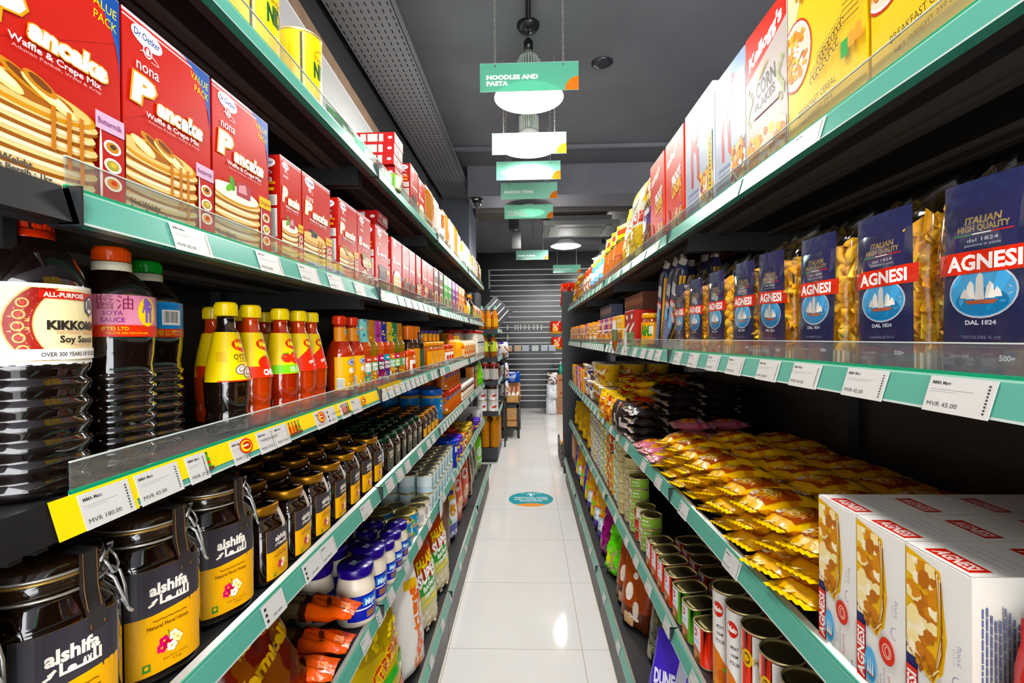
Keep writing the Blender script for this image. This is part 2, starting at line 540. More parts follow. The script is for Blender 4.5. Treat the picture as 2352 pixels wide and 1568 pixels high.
LLB = ['black shelving bay with bare black shelf fronts nearest the camera', 'black shelving bay under the pancake boxes and big honey jars', 'black shelving bay with tomato sauces and tinned milk', 'black shelving bay with sauce jars and blue tubs', 'black shelving bay at the oil end of the pancake aisle']
RLB = ['black shelving bay beside the camera under the yellow cereal boxes', 'black shelving bay under the large pasta bags and lasagna boxes', 'black shelving bay with spaghetti packs and tall can stacks', 'black shelving bay with noodle cups and thin curry boxes', 'black shelving bay at the far end by the dark end panel']
for i, (a, b_) in enumerate(LB): bay('L', a, b_, ZL, LLB[i], i == 0)
for i, (a, b_) in enumerate(RB): bay('R', a, b_, ZR, RLB[i])
e = MB().box(.345, 5.06, 0, .90, 5.10, 1.87, '242326'); e.box(.342, 5.055, 0, .362, 5.105, 1.87, '2e2d30')
tag(e.build('end_panel', 'metal_paint'), 'tall dark end panel closing the right hand shelf run', 'panel')

# ------------------------------------------------------------------ price tickets and promo strip
def ticket_mesh(wd, price, style):
    m = MB(); hh = .034
    m.box(-wd / 2, 0, 0, wd / 2, .0006, hh, 'c9c7c3')
    a = Art()
    if style == 0:
        a.text('MMA Mart', .004, hh - .006, .0032, '3a3a3c', al='l', b=.02)
        a.rect(.004, hh - .0125, wd * .72, hh - .0118, 'b5b5b5').rect(.004, hh - .0145, wd * .5, hh - .0138, 'c2c2c2')
        a.text('MVR ' + price, .004, .0075, .0042, '4a4a4c', al='l', sx=1.25)
        for k in range(9): a.rect(wd - .0065, .004 + k * .003, wd - .0045, .0055 + k * .003, '2c2c30')
    elif style == 1:
        for k in range(3): a.rect(.005, .006 + k * .009, .011, .0105 + k * .009, '26262e')
        a.rect(.016, .006, wd - .005, .0064, 'c8c8c8').rect(.016, .028, wd - .005, .0284, 'c8c8c8').rect(.016, .006, .0164, .0284, 'c8c8c8')
        a.text('MVR ' + price, wd * .38, .008, .0036, '55555a', al='l')
    else:
        a.rect(.004, hh - .009, wd * .4, hh - .006, '77777a').rect(.004, .006, wd * .6, .009, '9a9a9c')
        a.rect(wd - .005, .004, wd - .003, hh - .006, 'a5a5a5')
    m.stamp(a, flat((-wd / 2, 0, 0), (1, 0, 0), (0, 0, 1), (0, -1, 0)), o0=1e-4, dl=3e-5)
    return m.build('price_ticket', 'card')
_tk = {}
def ticket(sh, y0, y1, price='45.00', style=0, up=0):
    side = sh[0]; zb = (ZL if side == 'L' else ZR)[int(sh[1]) - 1]
    base = sh in ('L6', 'R5')
    X = {'L': XBL if base else XL, 'R': XBR if base else XR}[side]
    wd = round(abs(y1 - y0), 3)
    k = (wd, price, style)
    if k not in _tk:
        p = Proto(ticket_mesh(wd, price, style), 'white price ticket clipped in the shelf rail', 'price ticket')
        _tk[k] = p
    x = X - .0022
    put(_tk[k], -x if side == 'L' else x, (y0 + y1) / 2, zb - .001 + up, side, sh, 'rail', rot=(-math.atan2(.010, .033), 0, 0))
T = ticket
for a, b_, p in [(.559, .626, '85.00'), (.740, .811, '62.00'), (.877, .957, '38.50'), (1.006, 1.086, '38.50'), (1.161, 1.231, '36.00')]: T('L2', a, b_, p)
for a, b_, p, st in [(.438, .495, '180.00', 0), (.503, .566, '43.00', 0), (.579, .615, '37.00', 0), (.668, .703, '37.00', 0), (.734, .780, '37.00', 0), (.782, .828, '37.00', 0), (.935, .985, '28.50', 0), (.987, 1.034, '28.50', 1), (1.06, 1.11, '26.00', 0), (1.13, 1.19, '24.00', 0)]: T('L3', a, b_, p, st)
for a, b_, p, st in [(.742, .806, '160.00', 1), (.879, .953, '160.00', 1), (.955, 1.022, '180.00', 0), (1.187, 1.26, '95.00', 0), (1.40, 1.47, '72.00', 0), (1.509, 1.58, '72.00', 1), (1.613, 1.68, '64.00', 0), (1.80, 1.87, '58.00', 0), (1.96, 2.03, '58.00', 0), (2.06, 2.13, '50.00', 2)]: T('L4', a, b_, p, st)
for a, b_, p, st in [(1.18, 1.24, '21.00', 0), (1.30, 1.36, '21.00', 1), (1.40, 1.46, '65.00', 1), (1.59, 1.65, '35.00', 0), (1.78, 1.84, '20.00', 0), (1.96, 2.02, '15.00', 2), (2.3, 2.37, '15.00', 2), (2.6, 2.67, '14.00', 2)]: T('L5', a, b_, p, st)
for y in (1.05, 1.42, 1.56, 1.75, 1.98, 2.2, 2.5, 2.72, 3.0, 3.3, 3.7, 4.1): T('L6', y, y + .06, '90.00', 2)
for y in (1.36 + .095 * i for i in range(33)): 
    if random.random() < .86 and not 2.20 < y < 2.25 and not 3.34 < y < 3.4: T('L2', y, y + .055, '32.00', 2)
for y in (1.36 + .07 * i for i in range(44)):
    if random.random() < .88 and not 2.18 < y < 2.25 and not 3.33 < y < 3.4: T('L3', y, y + .055, '25.00', 2)
for y in (2.26 + .085 * i for i in range(26)):
    if random.random() < .8 and not 3.33 < y < 3.4: T('L4', y, y + .055, '30.00', 2)
for y in (2.75 + .12 * i for i in range(15)):
    if not 3.33 < y < 3.4: T('L5', y, y + .055, '30.00', 2)
T('R1', .650, .724, '49.00'); T('R1', .90, .965, '55.00')
for y in (1.45, 1.62, 1.85, 2.06, 2.3, 2.6, 2.72, 2.9, 3.1, 3.3, 3.5, 3.75, 3.95, 4.2, 4.4): T('R1', y, y + .06, '40.00', 2)
for a, b_, p in [(.418, .486, '45.00'), (.541, .609, '42.00'), (.662, .730, '45.00'), (.768, .836, '39.00'), (.894, .962, '39.00'), (1.005, 1.07, '39.00'), (1.127, 1.192, '39.00'), (1.25, 1.31, '39.00')]: T('R2', a, b_, p)
for y in (1.44, 1.53, 1.63, 1.76, 1.9, 1.98, 2.1, 2.2, 2.3, 2.4): T('R2', y, y + .065, '27.00', 2)
for y in (2.52 + .09 * i for i in range(24)):
    if not 3.58 < y < 3.66: T('R2', y, y + .06, '22.00', 2)
T('R3', .545, .60, '48.00', 1)
for a, b_, st in [(.915, .985, 0), (1.21, 1.275, 1), (1.45, 1.515, 0), (1.64, 1.705, 0), (1.93, 1.995, 2), (2.12, 2.18, 2), (2.3, 2.36, 2)]: T('R3', a, b_, '6.50', st)
for y in (2.55 + .16 * i for i in range(13)):
    if not 3.58 < y < 3.66: T('R3', y, y + .06, '12.00', 2)
for a, b_ in [(.815, .89), (1.13, 1.20), (1.365, 1.43), (1.58, 1.65), (1.77, 1.835), (1.95, 2.01), (2.2, 2.26), (2.55, 2.61), (2.8, 2.86), (3.05, 3.11), (3.3, 3.36), (3.8, 3.86), (4.2, 4.26)]: T('R4', a, b_, '18.00', 0 if a < 1.5 else 2)
for y in (1.15, 1.35, 1.5, 1.85, 2.2, 2.7, 3.2, 3.9): T('R5', y, y + .06, '35.00', 2)

def promo():
    m = MB(); zb = ZL[2]; X = XL
    ys = [.412, .47, .49, 1.2, 1.335]
    def pt(y, t): return (-(X - (.0009) + .010 * t), y, zb + .033 * t)
    for a, b_, lo in [(.412, .5, -.03), (.5, 1.338, .26)]:
        v = [pt(a, lo), pt(b_, lo), pt(b_, 1.02), pt(a, 1.02)]
        m.add(v, [(0, 1, 2, 3)], 'f5d21c')
        v2 = [(x - .0003, y, z) for x, y, z in v]
        m.add(v2, [(3, 2, 1, 0)], 'f5d21c')
    a = Art()
    hh = .0345
    def icons(u):
        for k, c in enumerate(('c8321e', 'd8541e', '7a2418', '4a9a3a')):
            x = u + k * .011
            a.rect(x, .012, x + .007, .024, c).rect(x + .002, .024, x + .005, .029, c).rect(x + .0015, .029, x + .0055, .0315, '2f5a2a').ell(x + .0035, .018, .003, .002, 'd8281e', 8)
        a.rect(u - .002, .008, u + .044, .012, '6a3a2c')
    def dot(u):
        a.ell(u, .021, .016, .011, 'd8321e', 16).ell(u, .021, .013, .0085, 'f5d21c', 16).ell(u + .002, .0215, .010, .006, 'c22a18', 12).rect(u - .008, .0205, u + .006, .023, 'f2e6c0')
    for u in (.17, .42, .66): icons(u)
    for u in (.29, .55, .80): dot(u)
    for u in (.33, .60): a.text('cooking the amazing', u, .02, .004, '4a3a14', sh=.3, al='l')
    def fn(u, v, d):
        t = v / .0345; p = pt(.412 + u, t); return (p[0] + d + .0002, p[1], p[2])
    m.stamp(a, fn, dl=3e-5)
    
    tag(m.build('promo_strip', 'film'), 'long yellow promotional strip along the sauce shelf rail', 'promotional strip')
promo()
# second short strip past the joint
m = MB(); zb = ZL[2]
m.add([(-(XL - .0012 + .01 * t), y, zb + .033 * t) for y, t in ((1.352, .55), (1.60, .55), (1.60, 1.25), (1.352, 1.25))], [(0, 1, 2, 3), (3, 2, 1, 0)], 'f5d21c')
tag(m.build('promo_strip', 'film'), 'short yellow promotional strip just past the rail joint on sauce shelf', 'promotional strip')

# ------------------------------------------------------------------ lamps, signs, ceiling equipment
def lamp(x, y, z, r, label, watts, zc=3.1, side=.5):
    root = empty('pendant_lamp', (x, y, zc))
    tag(root, label, 'lamp', 'white disc pendant lamps')
    k = z - zc
    MB().lathe([(.0, k + r * 1.2), (r * .20, k + r * 1.19), (r * .22, k + r * .62)], 24, '8b9288', e=1).build('heat_sink_cap', 'metal_paint', root)
    hs = MB()
    for i in range(28):
        a = 2 * PI * i / 28
        R = Matrix.Rotation(a, 4, 'Z')
        i0 = len(hs.v); hs.box(r * .16, -.0022, k + r * .58, r * .34, .0022, k + r * 1.05, '9aa198'); hs.box(r * .12, -.0022, k + r * 1.05, r * .27, .0022, k + r * 1.17, '9aa198'); hs.xf(R, i0)
    hs.build('heat_sink', 'metal_paint', root)
    MB().lathe([(r * .16, k + r * 1.18), (r * .13, k + r * 1.34), (r * .06, k + r * 1.36)], 14, '5a5d58').build('neck', 'metal_paint', root)
    MB().lathe([(.024, k + r * 1.34), (.026, k + r * 1.6), (.018, k + r * 1.66), (.004, k + r * 1.72)], 14, '101012').build('lamp_holder', 'plastic', root)
    MB().tube([(0, 0, k + r * 1.7), (0, 0, -.03)], .005, '0c0c0e').build('cord', 'plastic', root)
    MB().lathe([(.062, 0), (.062, -.012), (.05, -.03), (.012, -.04)], 20, '1a1b1c').build('ceiling_rose', 'plastic', root)
    MB().lathe([(r * .24, k + r * .6), (r * .36, k + r * .5), (r * .62, k + r * .28), (r * .86, k + r * .12), (r, k + r * .03), (r * .985, k + .0)], 40, 'e8e8e4', caps=(1, 0)).build('reflector', 'plastic', root)
    MB().lathe([(r * .984, k + .002), (r * .8, k - r * .07), (r * .45, k - r * .11), (.001, k - r * .12)], 40, 'ffffff', caps=(0, 0)).build('diffuser', 'lamp_glow', root)
    l = bpy.data.lights.new('bulb_light', 'AREA'); l.shape = 'DISK'; l.size = r * 1.7; l.energy = watts * .7; l.color = (1, .975, .94)
    lo = bpy.data.objects.new('bulb_light', l); COL.objects.link(lo); lo.parent = root; lo.location = (0, 0, k - r * .14)
    p = bpy.data.lights.new('bulb_glow', 'POINT'); p.shadow_soft_size = r * .5; p.energy = watts * side; p.color = (1, .975, .94)
    po = bpy.data.objects.new('bulb_glow', p); COL.objects.link(po); po.parent = root; po.location = (0, 0, k - r * .65)
    return root
lamp(.013, 2.68, 2.70, .19, 'white disc pendant lamp behind the noodles and pasta sign', LAMP_W)
lamp(.013, 3.22, 2.64, .19, 'white disc pendant lamp behind the second hanging sign', LAMP_W * .22, side=.1)
lamp(.51, 6.66, 2.63, .206, 'white disc pendant lamp below the air conditioner at the far end', LAMP_W * 1.1)
lamp(.013, .80, 2.70, .19, 'white disc pendant lamp over the pasta bags', LAMP_W * .45)
lamp(.013, -.75, 2.70, .19, 'white disc pendant lamp over the aisle mouth behind the camera', LAMP_W)
lamp(.013, 5.2, 2.72, .17, 'added white disc fill lamp hidden behind the oils and margarine sign', LAMP_W * 1.1)  # unseen lamp added to brighten the far aisle
lamp(1.25, 8.2, 2.70, .19, 'added white disc fill lamp, unseen near the slatted back wall', LAMP_W * 1.6)  # extra lamp added out of sight to light the far end

def chain(m, x, z0, z1, c):
    L = .017; n = max(2, int(round((z1 - z0) / (L * .78))))
    st = (z1 - z0) / n
    for i in range(n):
        zc = z0 + (i + .5) * st
        pts = []
        for k in range(9):
            a = 2 * PI * k / 8
            u, v = .0042 * math.cos(a), L / 2 * math.sin(a)
            pts.append((x + (u if i % 2 else 0), (0 if i % 2 else u), zc + v))
        m.tube(pts, .0011, c, n=4)
SW, SH = .45, .128
def sign(xc, y, z, lines, label, faint=0, lit_tone=0, zc=3.1, mirror=None):
    root = empty('hanging_sign', (xc, y, z))
    tag(root, label, 'sign', 'green hanging aisle signs')
    c1 = ('6cc0a2', '8fd6bc', '74a896', 'a8ecd2')[lit_tone]  # per-sign lightness: lamp glow and haze painted into the green
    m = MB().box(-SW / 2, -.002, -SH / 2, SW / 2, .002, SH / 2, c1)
    a = Art(); r = .062; tx = Art()
    a.poly([(SW, 0)] + [(SW - r * math.cos(t * PI / 20), r * math.sin(t * PI / 20)) for t in range(11)], 'ff8a1e' if lit_tone != 2 else 'e0683c')
    hgt = .0225
    for k, t in enumerate(lines):
        y0 = SH * .5 + (len(lines) - 1) * .0125 - k * .028 - (.012 if len(lines) > 1 else .008)
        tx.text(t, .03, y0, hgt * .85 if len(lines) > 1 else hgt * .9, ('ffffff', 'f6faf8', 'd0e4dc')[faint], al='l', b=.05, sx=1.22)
    m.stamp(a, flat((-SW / 2, -.002, -SH / 2), (1, 0, 0), (0, 0, 1), (0, -1, 0)), o0=3e-4)
    m.stamp(tx, flat((-SW / 2, -.002, -SH / 2), (1, 0, 0), (0, 0, 1), (0, -1, 0)), m=1, o0=6e-4)
    e = 'b5e0cf'
    m.box(-SW / 2 - .001, -.0023, SH / 2 - .001, SW / 2 + .001, .0023, SH / 2 + .0008, e); m.box(-SW / 2 - .001, -.0023, -SH / 2 - .0008, SW / 2 + .001, .0023, -SH / 2 + .001, e)
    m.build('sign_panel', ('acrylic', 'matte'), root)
    for s in (-1, 1):
        c = MB(); x = s * SW * .345
        c.lathe([(.0045, -.004), (.0045, .004)], 10, '8a8a86', cx=x); c.xf(Matrix.Translation((0, 0, SH / 2 - .012)))
        chain(c, x, SH / 2 - .008, zc - z, 'c9c4b8')
        c.build('hanging_chain', 'tin', root)
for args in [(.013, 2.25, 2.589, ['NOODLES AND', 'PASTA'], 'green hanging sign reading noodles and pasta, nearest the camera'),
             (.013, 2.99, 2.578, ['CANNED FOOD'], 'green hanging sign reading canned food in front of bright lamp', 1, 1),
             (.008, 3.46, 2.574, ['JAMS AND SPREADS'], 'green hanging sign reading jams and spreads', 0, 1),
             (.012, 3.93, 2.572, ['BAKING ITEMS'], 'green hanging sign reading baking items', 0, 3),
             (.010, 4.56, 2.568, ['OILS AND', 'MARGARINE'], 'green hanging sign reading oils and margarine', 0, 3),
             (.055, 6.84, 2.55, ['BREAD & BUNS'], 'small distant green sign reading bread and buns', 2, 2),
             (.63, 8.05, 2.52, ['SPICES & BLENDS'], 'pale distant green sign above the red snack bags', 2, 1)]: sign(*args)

def slotted(m, x0, x1, y0, y1, z, c, along='Y', hole='08080a', nx=8, st=.062):
    m.box(x0, y0, z, x1, y1, z + .003, c)
    if along == 'Y':
        m.box(x0, y0, z, x0 + .003, y1, z + .06, c); m.box(x1 - .003, y0, z, x1, y1, z + .06, c)
    else:
        m.box(x0, y0, z, x1, y0 + .003, z + .06, c); m.box(x0, y1 - .003, z, x1, y1, z + .06, c)
    a = Art()
    L = (y1 - y0) if along == 'Y' else (x1 - x0); W = (x1 - x0) if along == 'Y' else (y1 - y0)
    k = 0; q = .02
    while q < L - .03:
        for i in range(nx):
            u = (i + .5) / nx * W
            if along == 'Y': a.rect(u - .0035, q, u + .0035, q + .028, hole)
            else: a.rect(q, u - .0035, q + .028, u + .0035, hole)
            a.n = 1
        q += st
    m.stamp(a, lambda u, v, d: (x0 + u, y0 + v, z - d))
m = MB(); slotted(m, -.905, -.60, -.6, 5.28, 2.9, '77787c', nx=9, st=.05)
tag(m.build('cable_tray', 'metal_paint'), 'long grey perforated cable tray along the left ceiling edge', 'cable tray')
m = MB(); slotted(m, -.6, 2.6, 5.72, 6.08, 2.85, '5c5652', 'X', nx=7, st=.06)
tag(m.build('cable_tray', 'metal_paint'), 'perforated cable tray crossing the aisle above the air conditioner', 'cable tray')
m = MB(); slotted(m, -.11, .07, 6.1, 7.2, 2.85, '5c5e60', nx=6, st=.07)
tag(m.build('cable_tray', 'metal_paint'), 'short perforated cable tray beside the black ceiling speaker', 'cable tray')
def aircon():
    root = empty('air_conditioner', (.62, 6.05, 2.70)); tag(root, 'flat ceiling cassette air conditioner with square grille', 'air conditioner')
    MB().box(-.44, -.36, 0, .44, .36, .05, '4e504c').box(-.36, -.3, .05, .36, .3, .12, '3b3c3c').build('casing', 'matte', root)
    g = MB().box(-.25, -.2, -.004, .25, .2, 0, '4b4d4a')
    a = Art()
    for i in range(22): a.rect(.005 + i * .0225, 0, .013 + i * .0225, .4, '6b6e68'); a.n = 1
    for i in range(14): a.rect(0, .005 + i * .028, .5, .011 + i * .028, '6b6e68'); a.n = 2
    g.stamp(a, lambda u, v, d: (-.25 + u, -.2 + v, -.004 - d)); g.build('grille', 'matte', root)
    for s in (-1, 1): MB().box(s * .33 - .03, -.28, -.006, s * .33 + .03, .28, .001, '6a6c68').build('air_flap', 'matte', root)
aircon()
def dome():
    root = empty('dome_camera', (-.52, 4.72, 2.80)); root.location = (-.50, 4.92, 2.80)
    tag(root, 'small dome security camera under the ceiling beam', 'security camera')
    MB().lathe([(.052, 0), (.055, -.03), (.045, -.04)], 20, '1c1c1f').build('housing', 'plastic', root)
    MB().lathe([(.042, -.04), (.038, -.062), (.024, -.082), (.001, -.09)], 20, '4c4c50').build('dome_cover', 'glass', root)
    MB().box(-.025, -.058, -.026, .012, -.052, -.014, 'e8e8e6').build('name_plate', 'plastic', root)
dome()
def speaker():
    root = empty('ceiling_speaker', (-.17, 6.0, 2.85)); tag(root, 'black box speaker hanging from a bracket below cable tray', 'speaker')
    MB().box(-.06, -.05, -.13, .06, .05, .0, '0b0b0d').build('bracket_box', 'plastic', root)
    MB().box(-.025, -.06, -.37, .085, .06, -.15, '0a0a0c').box(-.02, -.062, -.36, .08, -.06, -.16, '141416').build('cabinet', 'plastic', root)
    MB().tube([(.03, 0, -.15), (.03, 0, -.12)], .012, 'c9b7c9').build('ball_joint', 'plastic', root)
speaker()
m = MB().lathe([(.11, 0), (.11, -.006), (.07, -.02), (.0005, -.022)], 24, '2a2a2f'); m.lathe([(.045, -.02), (.045, -.024)], 18, '0e0e10')
o = tag(m.build('ceiling_detector', 'plastic'), 'small dark round detector plate on the ceiling right of sign', 'detector'); o.location = (.47, 3.07, 3.1); o.scale = (.6, .6, 1)
# dark pipe drop behind the second sign
m = MB().tube([(.005, 3.62, 3.1), (.005, 3.62, 2.9)], .055, '26262b', n=4)
tag(m.build('ceiling_duct', 'metal_paint'), 'short dark square duct dropping from ceiling behind signs', 'duct')
m = MB().tube([(.013, -.66, 3.083), (.013, .71, 3.083)], .014, '202124', n=10).tube([(.013, .89, 3.083), (.013, 2.59, 3.083)], .014, '202124', n=10)
tag(m.build('conduit_pipe', 'plastic'), 'dark conduit pipe running along the ceiling to the lamp', 'pipe')
def sticker():
    m = MB(); R = .193
    m.lathe([(R + .012, .0006), (.001, .0008)], 48, 'd9d5cc', caps=(0, 0))
    a = Art()
    a.ell(0, 0, R, R, '2f97a3', 48)
    th = math.radians(42)
    seg = [(R * math.cos(-PI / 2 + t), R * math.sin(-PI / 2 + t)) for t in [(-th + 2 * th * i / 14) for i in range(15)]]
    yb = seg[0][1]
    a.poly(seg, 'f5922e')
    a.poly([seg[0]] + [(seg[0][0] + (seg[-1][0] - seg[0][0]) * i / 12, yb + .03 * math.sin(PI * i / 12)) for i in range(1, 13)], 'f5922e')
    a.text('1ST FLOOR', 0, .155, .022, 'd8eef0', w=.19, b=.02)
    a.rect(-.007, .07, .007, .125, 'ffffff').line([(-.03, .11), (0, .135)], .012, 'ffffff').line([(.03, .11), (0, .135)], .012, 'ffffff')
    a.text('PERSONAL CARE', 0, .035, .024, 'ffffff', w=.285, b=.03)
    a.text('AND HOME CARE', 0, -.01, .024, 'ffffff', w=.295, b=.03)
    a.text('PRODUCTS', 0, -.055, .024, 'ffffff', w=.19, b=.03)
    m.stamp(a, lambda u, v, d: (u, v, .0007 + d), o0=1e-4, dl=4e-5)
    o = tag(m.build('floor_sticker', 'card'), 'round teal and orange direction sticker on the floor tiles', 'floor sticker'); o.location = (.003, 4.255, 0)
sticker()
# ------------------------------------------------------------------ product builders (front faces -Y, base at z = 0)
def carton(name, wd, h, d, base, front=None, side=None, topa=None, mat='card', edge=None, tilt=0):
    m = MB(); x = wd / 2; e = .0012
    vs, fs = [], []
    for z, k in ((0, e), (e, 0), (h - e, 0), (h, e)):
        vs += [(-x + k, k, z), (x - k, k, z), (x - k, d - k, z), (-x + k, d - k, z)]
    for k in range(3):
        for i in range(4): fs.append((k * 4 + i, k * 4 + (i + 1) % 4, k * 4 + 4 + (i + 1) % 4, k * 4 + 4 + i))
    fs += [(3, 2, 1, 0), (12, 13, 14, 15)]
    m.add(vs, fs, base)
    m.box(-x + .002, d * .48, h, x - .002, d * .5, h + .0004, mixc(base, '000000', .35))     # flap seam
    if edge:
        m.box(-x, -.0003, h - .003, x, .0004, h + .0006, edge)
    if front: m.stamp(front, flat((-x, 0, 0), (1, 0, 0), (0, 0, 1), (0, -1, 0)))
    if side:
        m.stamp(side, flat((-x, d, 0), (0, -1, 0), (0, 0, 1), (-1, 0, 0)))
        m.stamp(side, flat((x, 0, 0), (0, 1, 0), (0, 0, 1), (1, 0, 0)))
    if topa: m.stamp(topa, flat((-x, 0, h), (1, 0, 0), (0, 1, 0), (0, 0, 1)), o0=5e-4)
    return m.build(name, mat)

def sup(a, b, e):
    return lambda u, v, d: (u, -(b) * max(0, 1 - min(1, abs(u) / a) ** (2 / e)) ** (e / 2) - d, v)

# -- pancake and baking boxes
def pancake_pic(a, x0, y0, x1, y1, kind):
    W, Hh = x1 - x0, y1 - y0
    n = 6; ph = Hh * .66 / n
    cols = [('f4d9a0', 'cf8f3c'), ('f0cf8e', 'c27f30')]
    for k in range(n):
        y = y0 + k * ph + ph * .5; sh = (.01 if k % 2 else -.01) * W
        cc = cols[k % 2]
        a.ell((x0 + x1) / 2 + sh, y - ph * .25, W * .5, ph * .9, '9a5a20', 22)
        a.ell((x0 + x1) / 2 + sh, y, W * .5, ph * .85, cc[0], 22)
        a.ell((x0 + x1) / 2 + sh, y + ph * .32, W * .47, ph * .42, cc[1], 22)
        a.ell((x0 + x1) / 2 + sh, y - ph * .3, W * .44, ph * .18, 'fbeccb', 16)
    yt = y0 + Hh * .66
    a.ell((x0 + x1) / 2, yt, W * .49, ph * 1.15, 'd49a48', 22)
    a.ell((x0 + x1) / 2, yt + ph * .12, W * .45, ph * .95, 'f0c886', 22)
    if kind == 'banana':
        a.ell((x0 + x1) / 2, yt + ph * .3, W * .3, ph * .75, 'a8601c', 16)
        for q, (u, v, r) in enumerate([(.3, .35, .15), (.45, .9, .2), (.62, .5, .22), (.55, 1.15, .13)]):
            a.ell(x0 + W * u, yt + ph * v, W * r, ph * .5, 'f5e2a0' if q % 2 == 0 else 'c98a3a', 12, -.35)
            a.ell(x0 + W * u, yt + ph * (v + .1), W * r * .7, ph * .3, 'fff3c8' if q % 2 == 0 else '7a3e12', 10, -.35)
        for u in (.62, .74, .84): a.rect(x0 + W * u, y0 + Hh * (.9 - u), x0 + W * (u + .035), yt, 'c4781e')
    elif kind == 'berry':
        a.ell((x0 + x1) / 2, yt + ph * .1, W * .46, ph * 1.0, 'f6efe0', 20)
        a.poly([(x0 + W * .5, yt), (x0 + W * .78, yt), (x0 + W * .8, yt + ph * 1.5), (x0 + W * .66, yt + ph * 2.1), (x0 + W * .5, yt + ph * 1.6)], 'a8505a')
        a.poly([(x0 + W * .54, yt + ph * .5), (x0 + W * .72, yt + ph * .6), (x0 + W * .68, yt + ph * 1.8), (x0 + W * .55, yt + ph * 1.4)], 'd8a0a8')
        a.ell(x0 + W * .42, yt + ph * 1.2, W * .05, ph * .95, '4f9a2a', 10, .3).ell(x0 + W * .36, yt + ph * .5, W * .07, ph * .4, '6ab83a', 10, .5)
    elif kind == 'blueb':
        for q in range(7): a.ell(x0 + W * random.uniform(.35, .62), yt + ph * random.uniform(.3, 1.4), W * .06, ph * .4, random.choice(['26304a', '3c6a3a', '1c2238']), 10)
        for u in (.66, .78): a.rect(x0 + W * u, y0 + Hh * .1, x0 + W * (u + .05), yt, 'c4781e')
def nona_logo(a, x, y, s):
    a.ell(x, y, s * .5, s * .24, 'f2f2f2', 20, -.05).text('Dr.Oetker', x, y + .02 * s, s * .17, '2c4a8c', w=s * .82, b=.015)
    a.ell(x, y - s * .3, s * .15, s * .16, 'f2f2f2', 14).ell(x, y - s * .3, s * .11, s * .125, 'c8201e', 14).ell(x, y - s * .27, s * .05, s * .06, 'f2f2f2', 10).ell(x, y - s * .36, s * .07, s * .035, 'f2f2f2', 10)
    a.ring(x, y - s * .62, s * .42, s * .3, s * .02, 'f2e6e6', 14, .5, 2.2)
    a.text('nona', x, y - s * .72, s * .28, 'f4f0f0', w=s * .72, b=.005).rect(x + s * .1, y - s * .5, x + s * .34, y - s * .485, 'f4f0f0')
def pancake_front(wd, h, kind, value, tagc, tagt):
    a = Art()
    a.poly([(0, h * .45), (wd, h * .8), (wd, h), (0, h)], 'c41c0e').rect(0, h * .965, wd, h * .973, 'e8dcdc')
    if value:
        c = [(wd * .60, h)] + [(wd * (.60 + .4 * math.sin(t * PI / 16)), h * (.62 + .38 * math.cos(t * PI / 16))) for t in range(1, 9)] + [(wd, h)]
        a.poly([(wd, h)] + c[:-1], '2a5fae').poly([(wd, h)] + [(wd * (.68 + .32 * math.sin(t * PI / 16)), h * (.70 + .3 * math.cos(t * PI / 16))) for t in range(9)], '2350a0')
        a.text('VALUE', wd * .855, h * .925, h * .042, 'e8d83a', w=wd * .24, rot=-.06).text('PACK', wd * .88, h * .86, h * .042, 'e8d83a', w=wd * .19, rot=-.06)
    nona_logo(a, wd * .24, h * .925, wd * .32)
    a.text('P', wd * .20, h * .645, h * .13, 'fbf7ee', w=wd * .23, b=.06, out=('f0a030', .045), sh=.12)
    a.text('ancake', wd * .61, h * .61, h * .082, 'fbf7ee', w=wd * .56, b=.06, out=('f0a030', .045), sh=.12)
    a.text('Waffle & Crepe Mix', wd * .52, h * .535, h * .027, 'f2e8e8', w=wd * .62, b=.02)
    a.text('Adunan Penkek, Wafel & Krep', wd * .53, h * .505, h * .013, 'e4b8b4', w=wd * .6)
    pancake_pic(a, -wd * .1, h * .02, wd * .78, h * .5, kind)
    a.rect(wd * .80, 0, wd, h * .33, 'b8160c').ring(wd * .8, h * .17, wd * .012, h * .17, wd * .012, 'f0e6da', 16)
    a.rect(wd * .76, h * .335, wd, h * .415, tagc).text(tagt, wd * .88, h * .375, h * .026, '7a3a6a' if tagc != 'f0c030' else 'a0501a', w=wd * .2, b=.02)
    for k in range(3):
        y = h * (.27 - .085 * k)
        a.ell(wd * .895, y, wd * .075, h * .034, 'f2ece4', 14).ell(wd * .895, y, wd * .055, h * .024, ['c8862a', 'a8a04a', 'd89a4a'][k], 12).ell(wd * .90, y + h * .004, wd * .028, h * .012, ['4a3420', 'e6c060', 'c8402a'][k], 8)
    a.text('Net Weight', wd * .02, h * .055, h * .026, '54504a', al='l', w=wd * .3, b=.04).text('Berat Bersih : 1kg' if value else 'Berat Bersih : 400g', wd * .02, h * .022, h * .022, '54504a', al='l', w=wd * .42, b=.04)
    return a.clip(0, 0, wd, h)
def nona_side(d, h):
    a = Art(); a.rect(0, 0, d, h, 'a8140c')  # shade painted in: same red as the front, darkened
    nona_logo(a, d * .5, h * .93, d * .7)
    a.text('Pancake', d * .5, h * .74, h * .035, 'e8a040', w=d * .7, b=.03).rect(d * .3, h * .66, d * .8, h * .69, 'e8b030')
    for y0, y1 in ((.52, .62), (.22, .49), (.07, .17)):
        a.rect(d * .1, h * y0, d * .9, h * y1, 'd8d4ca')
        for k in range(int((y1 - y0) * 60)): a.rect(d * .16, h * (y0 + .012 + k / 62), d * .84, h * (y0 + .017 + k / 62), '8a8480')
    return a
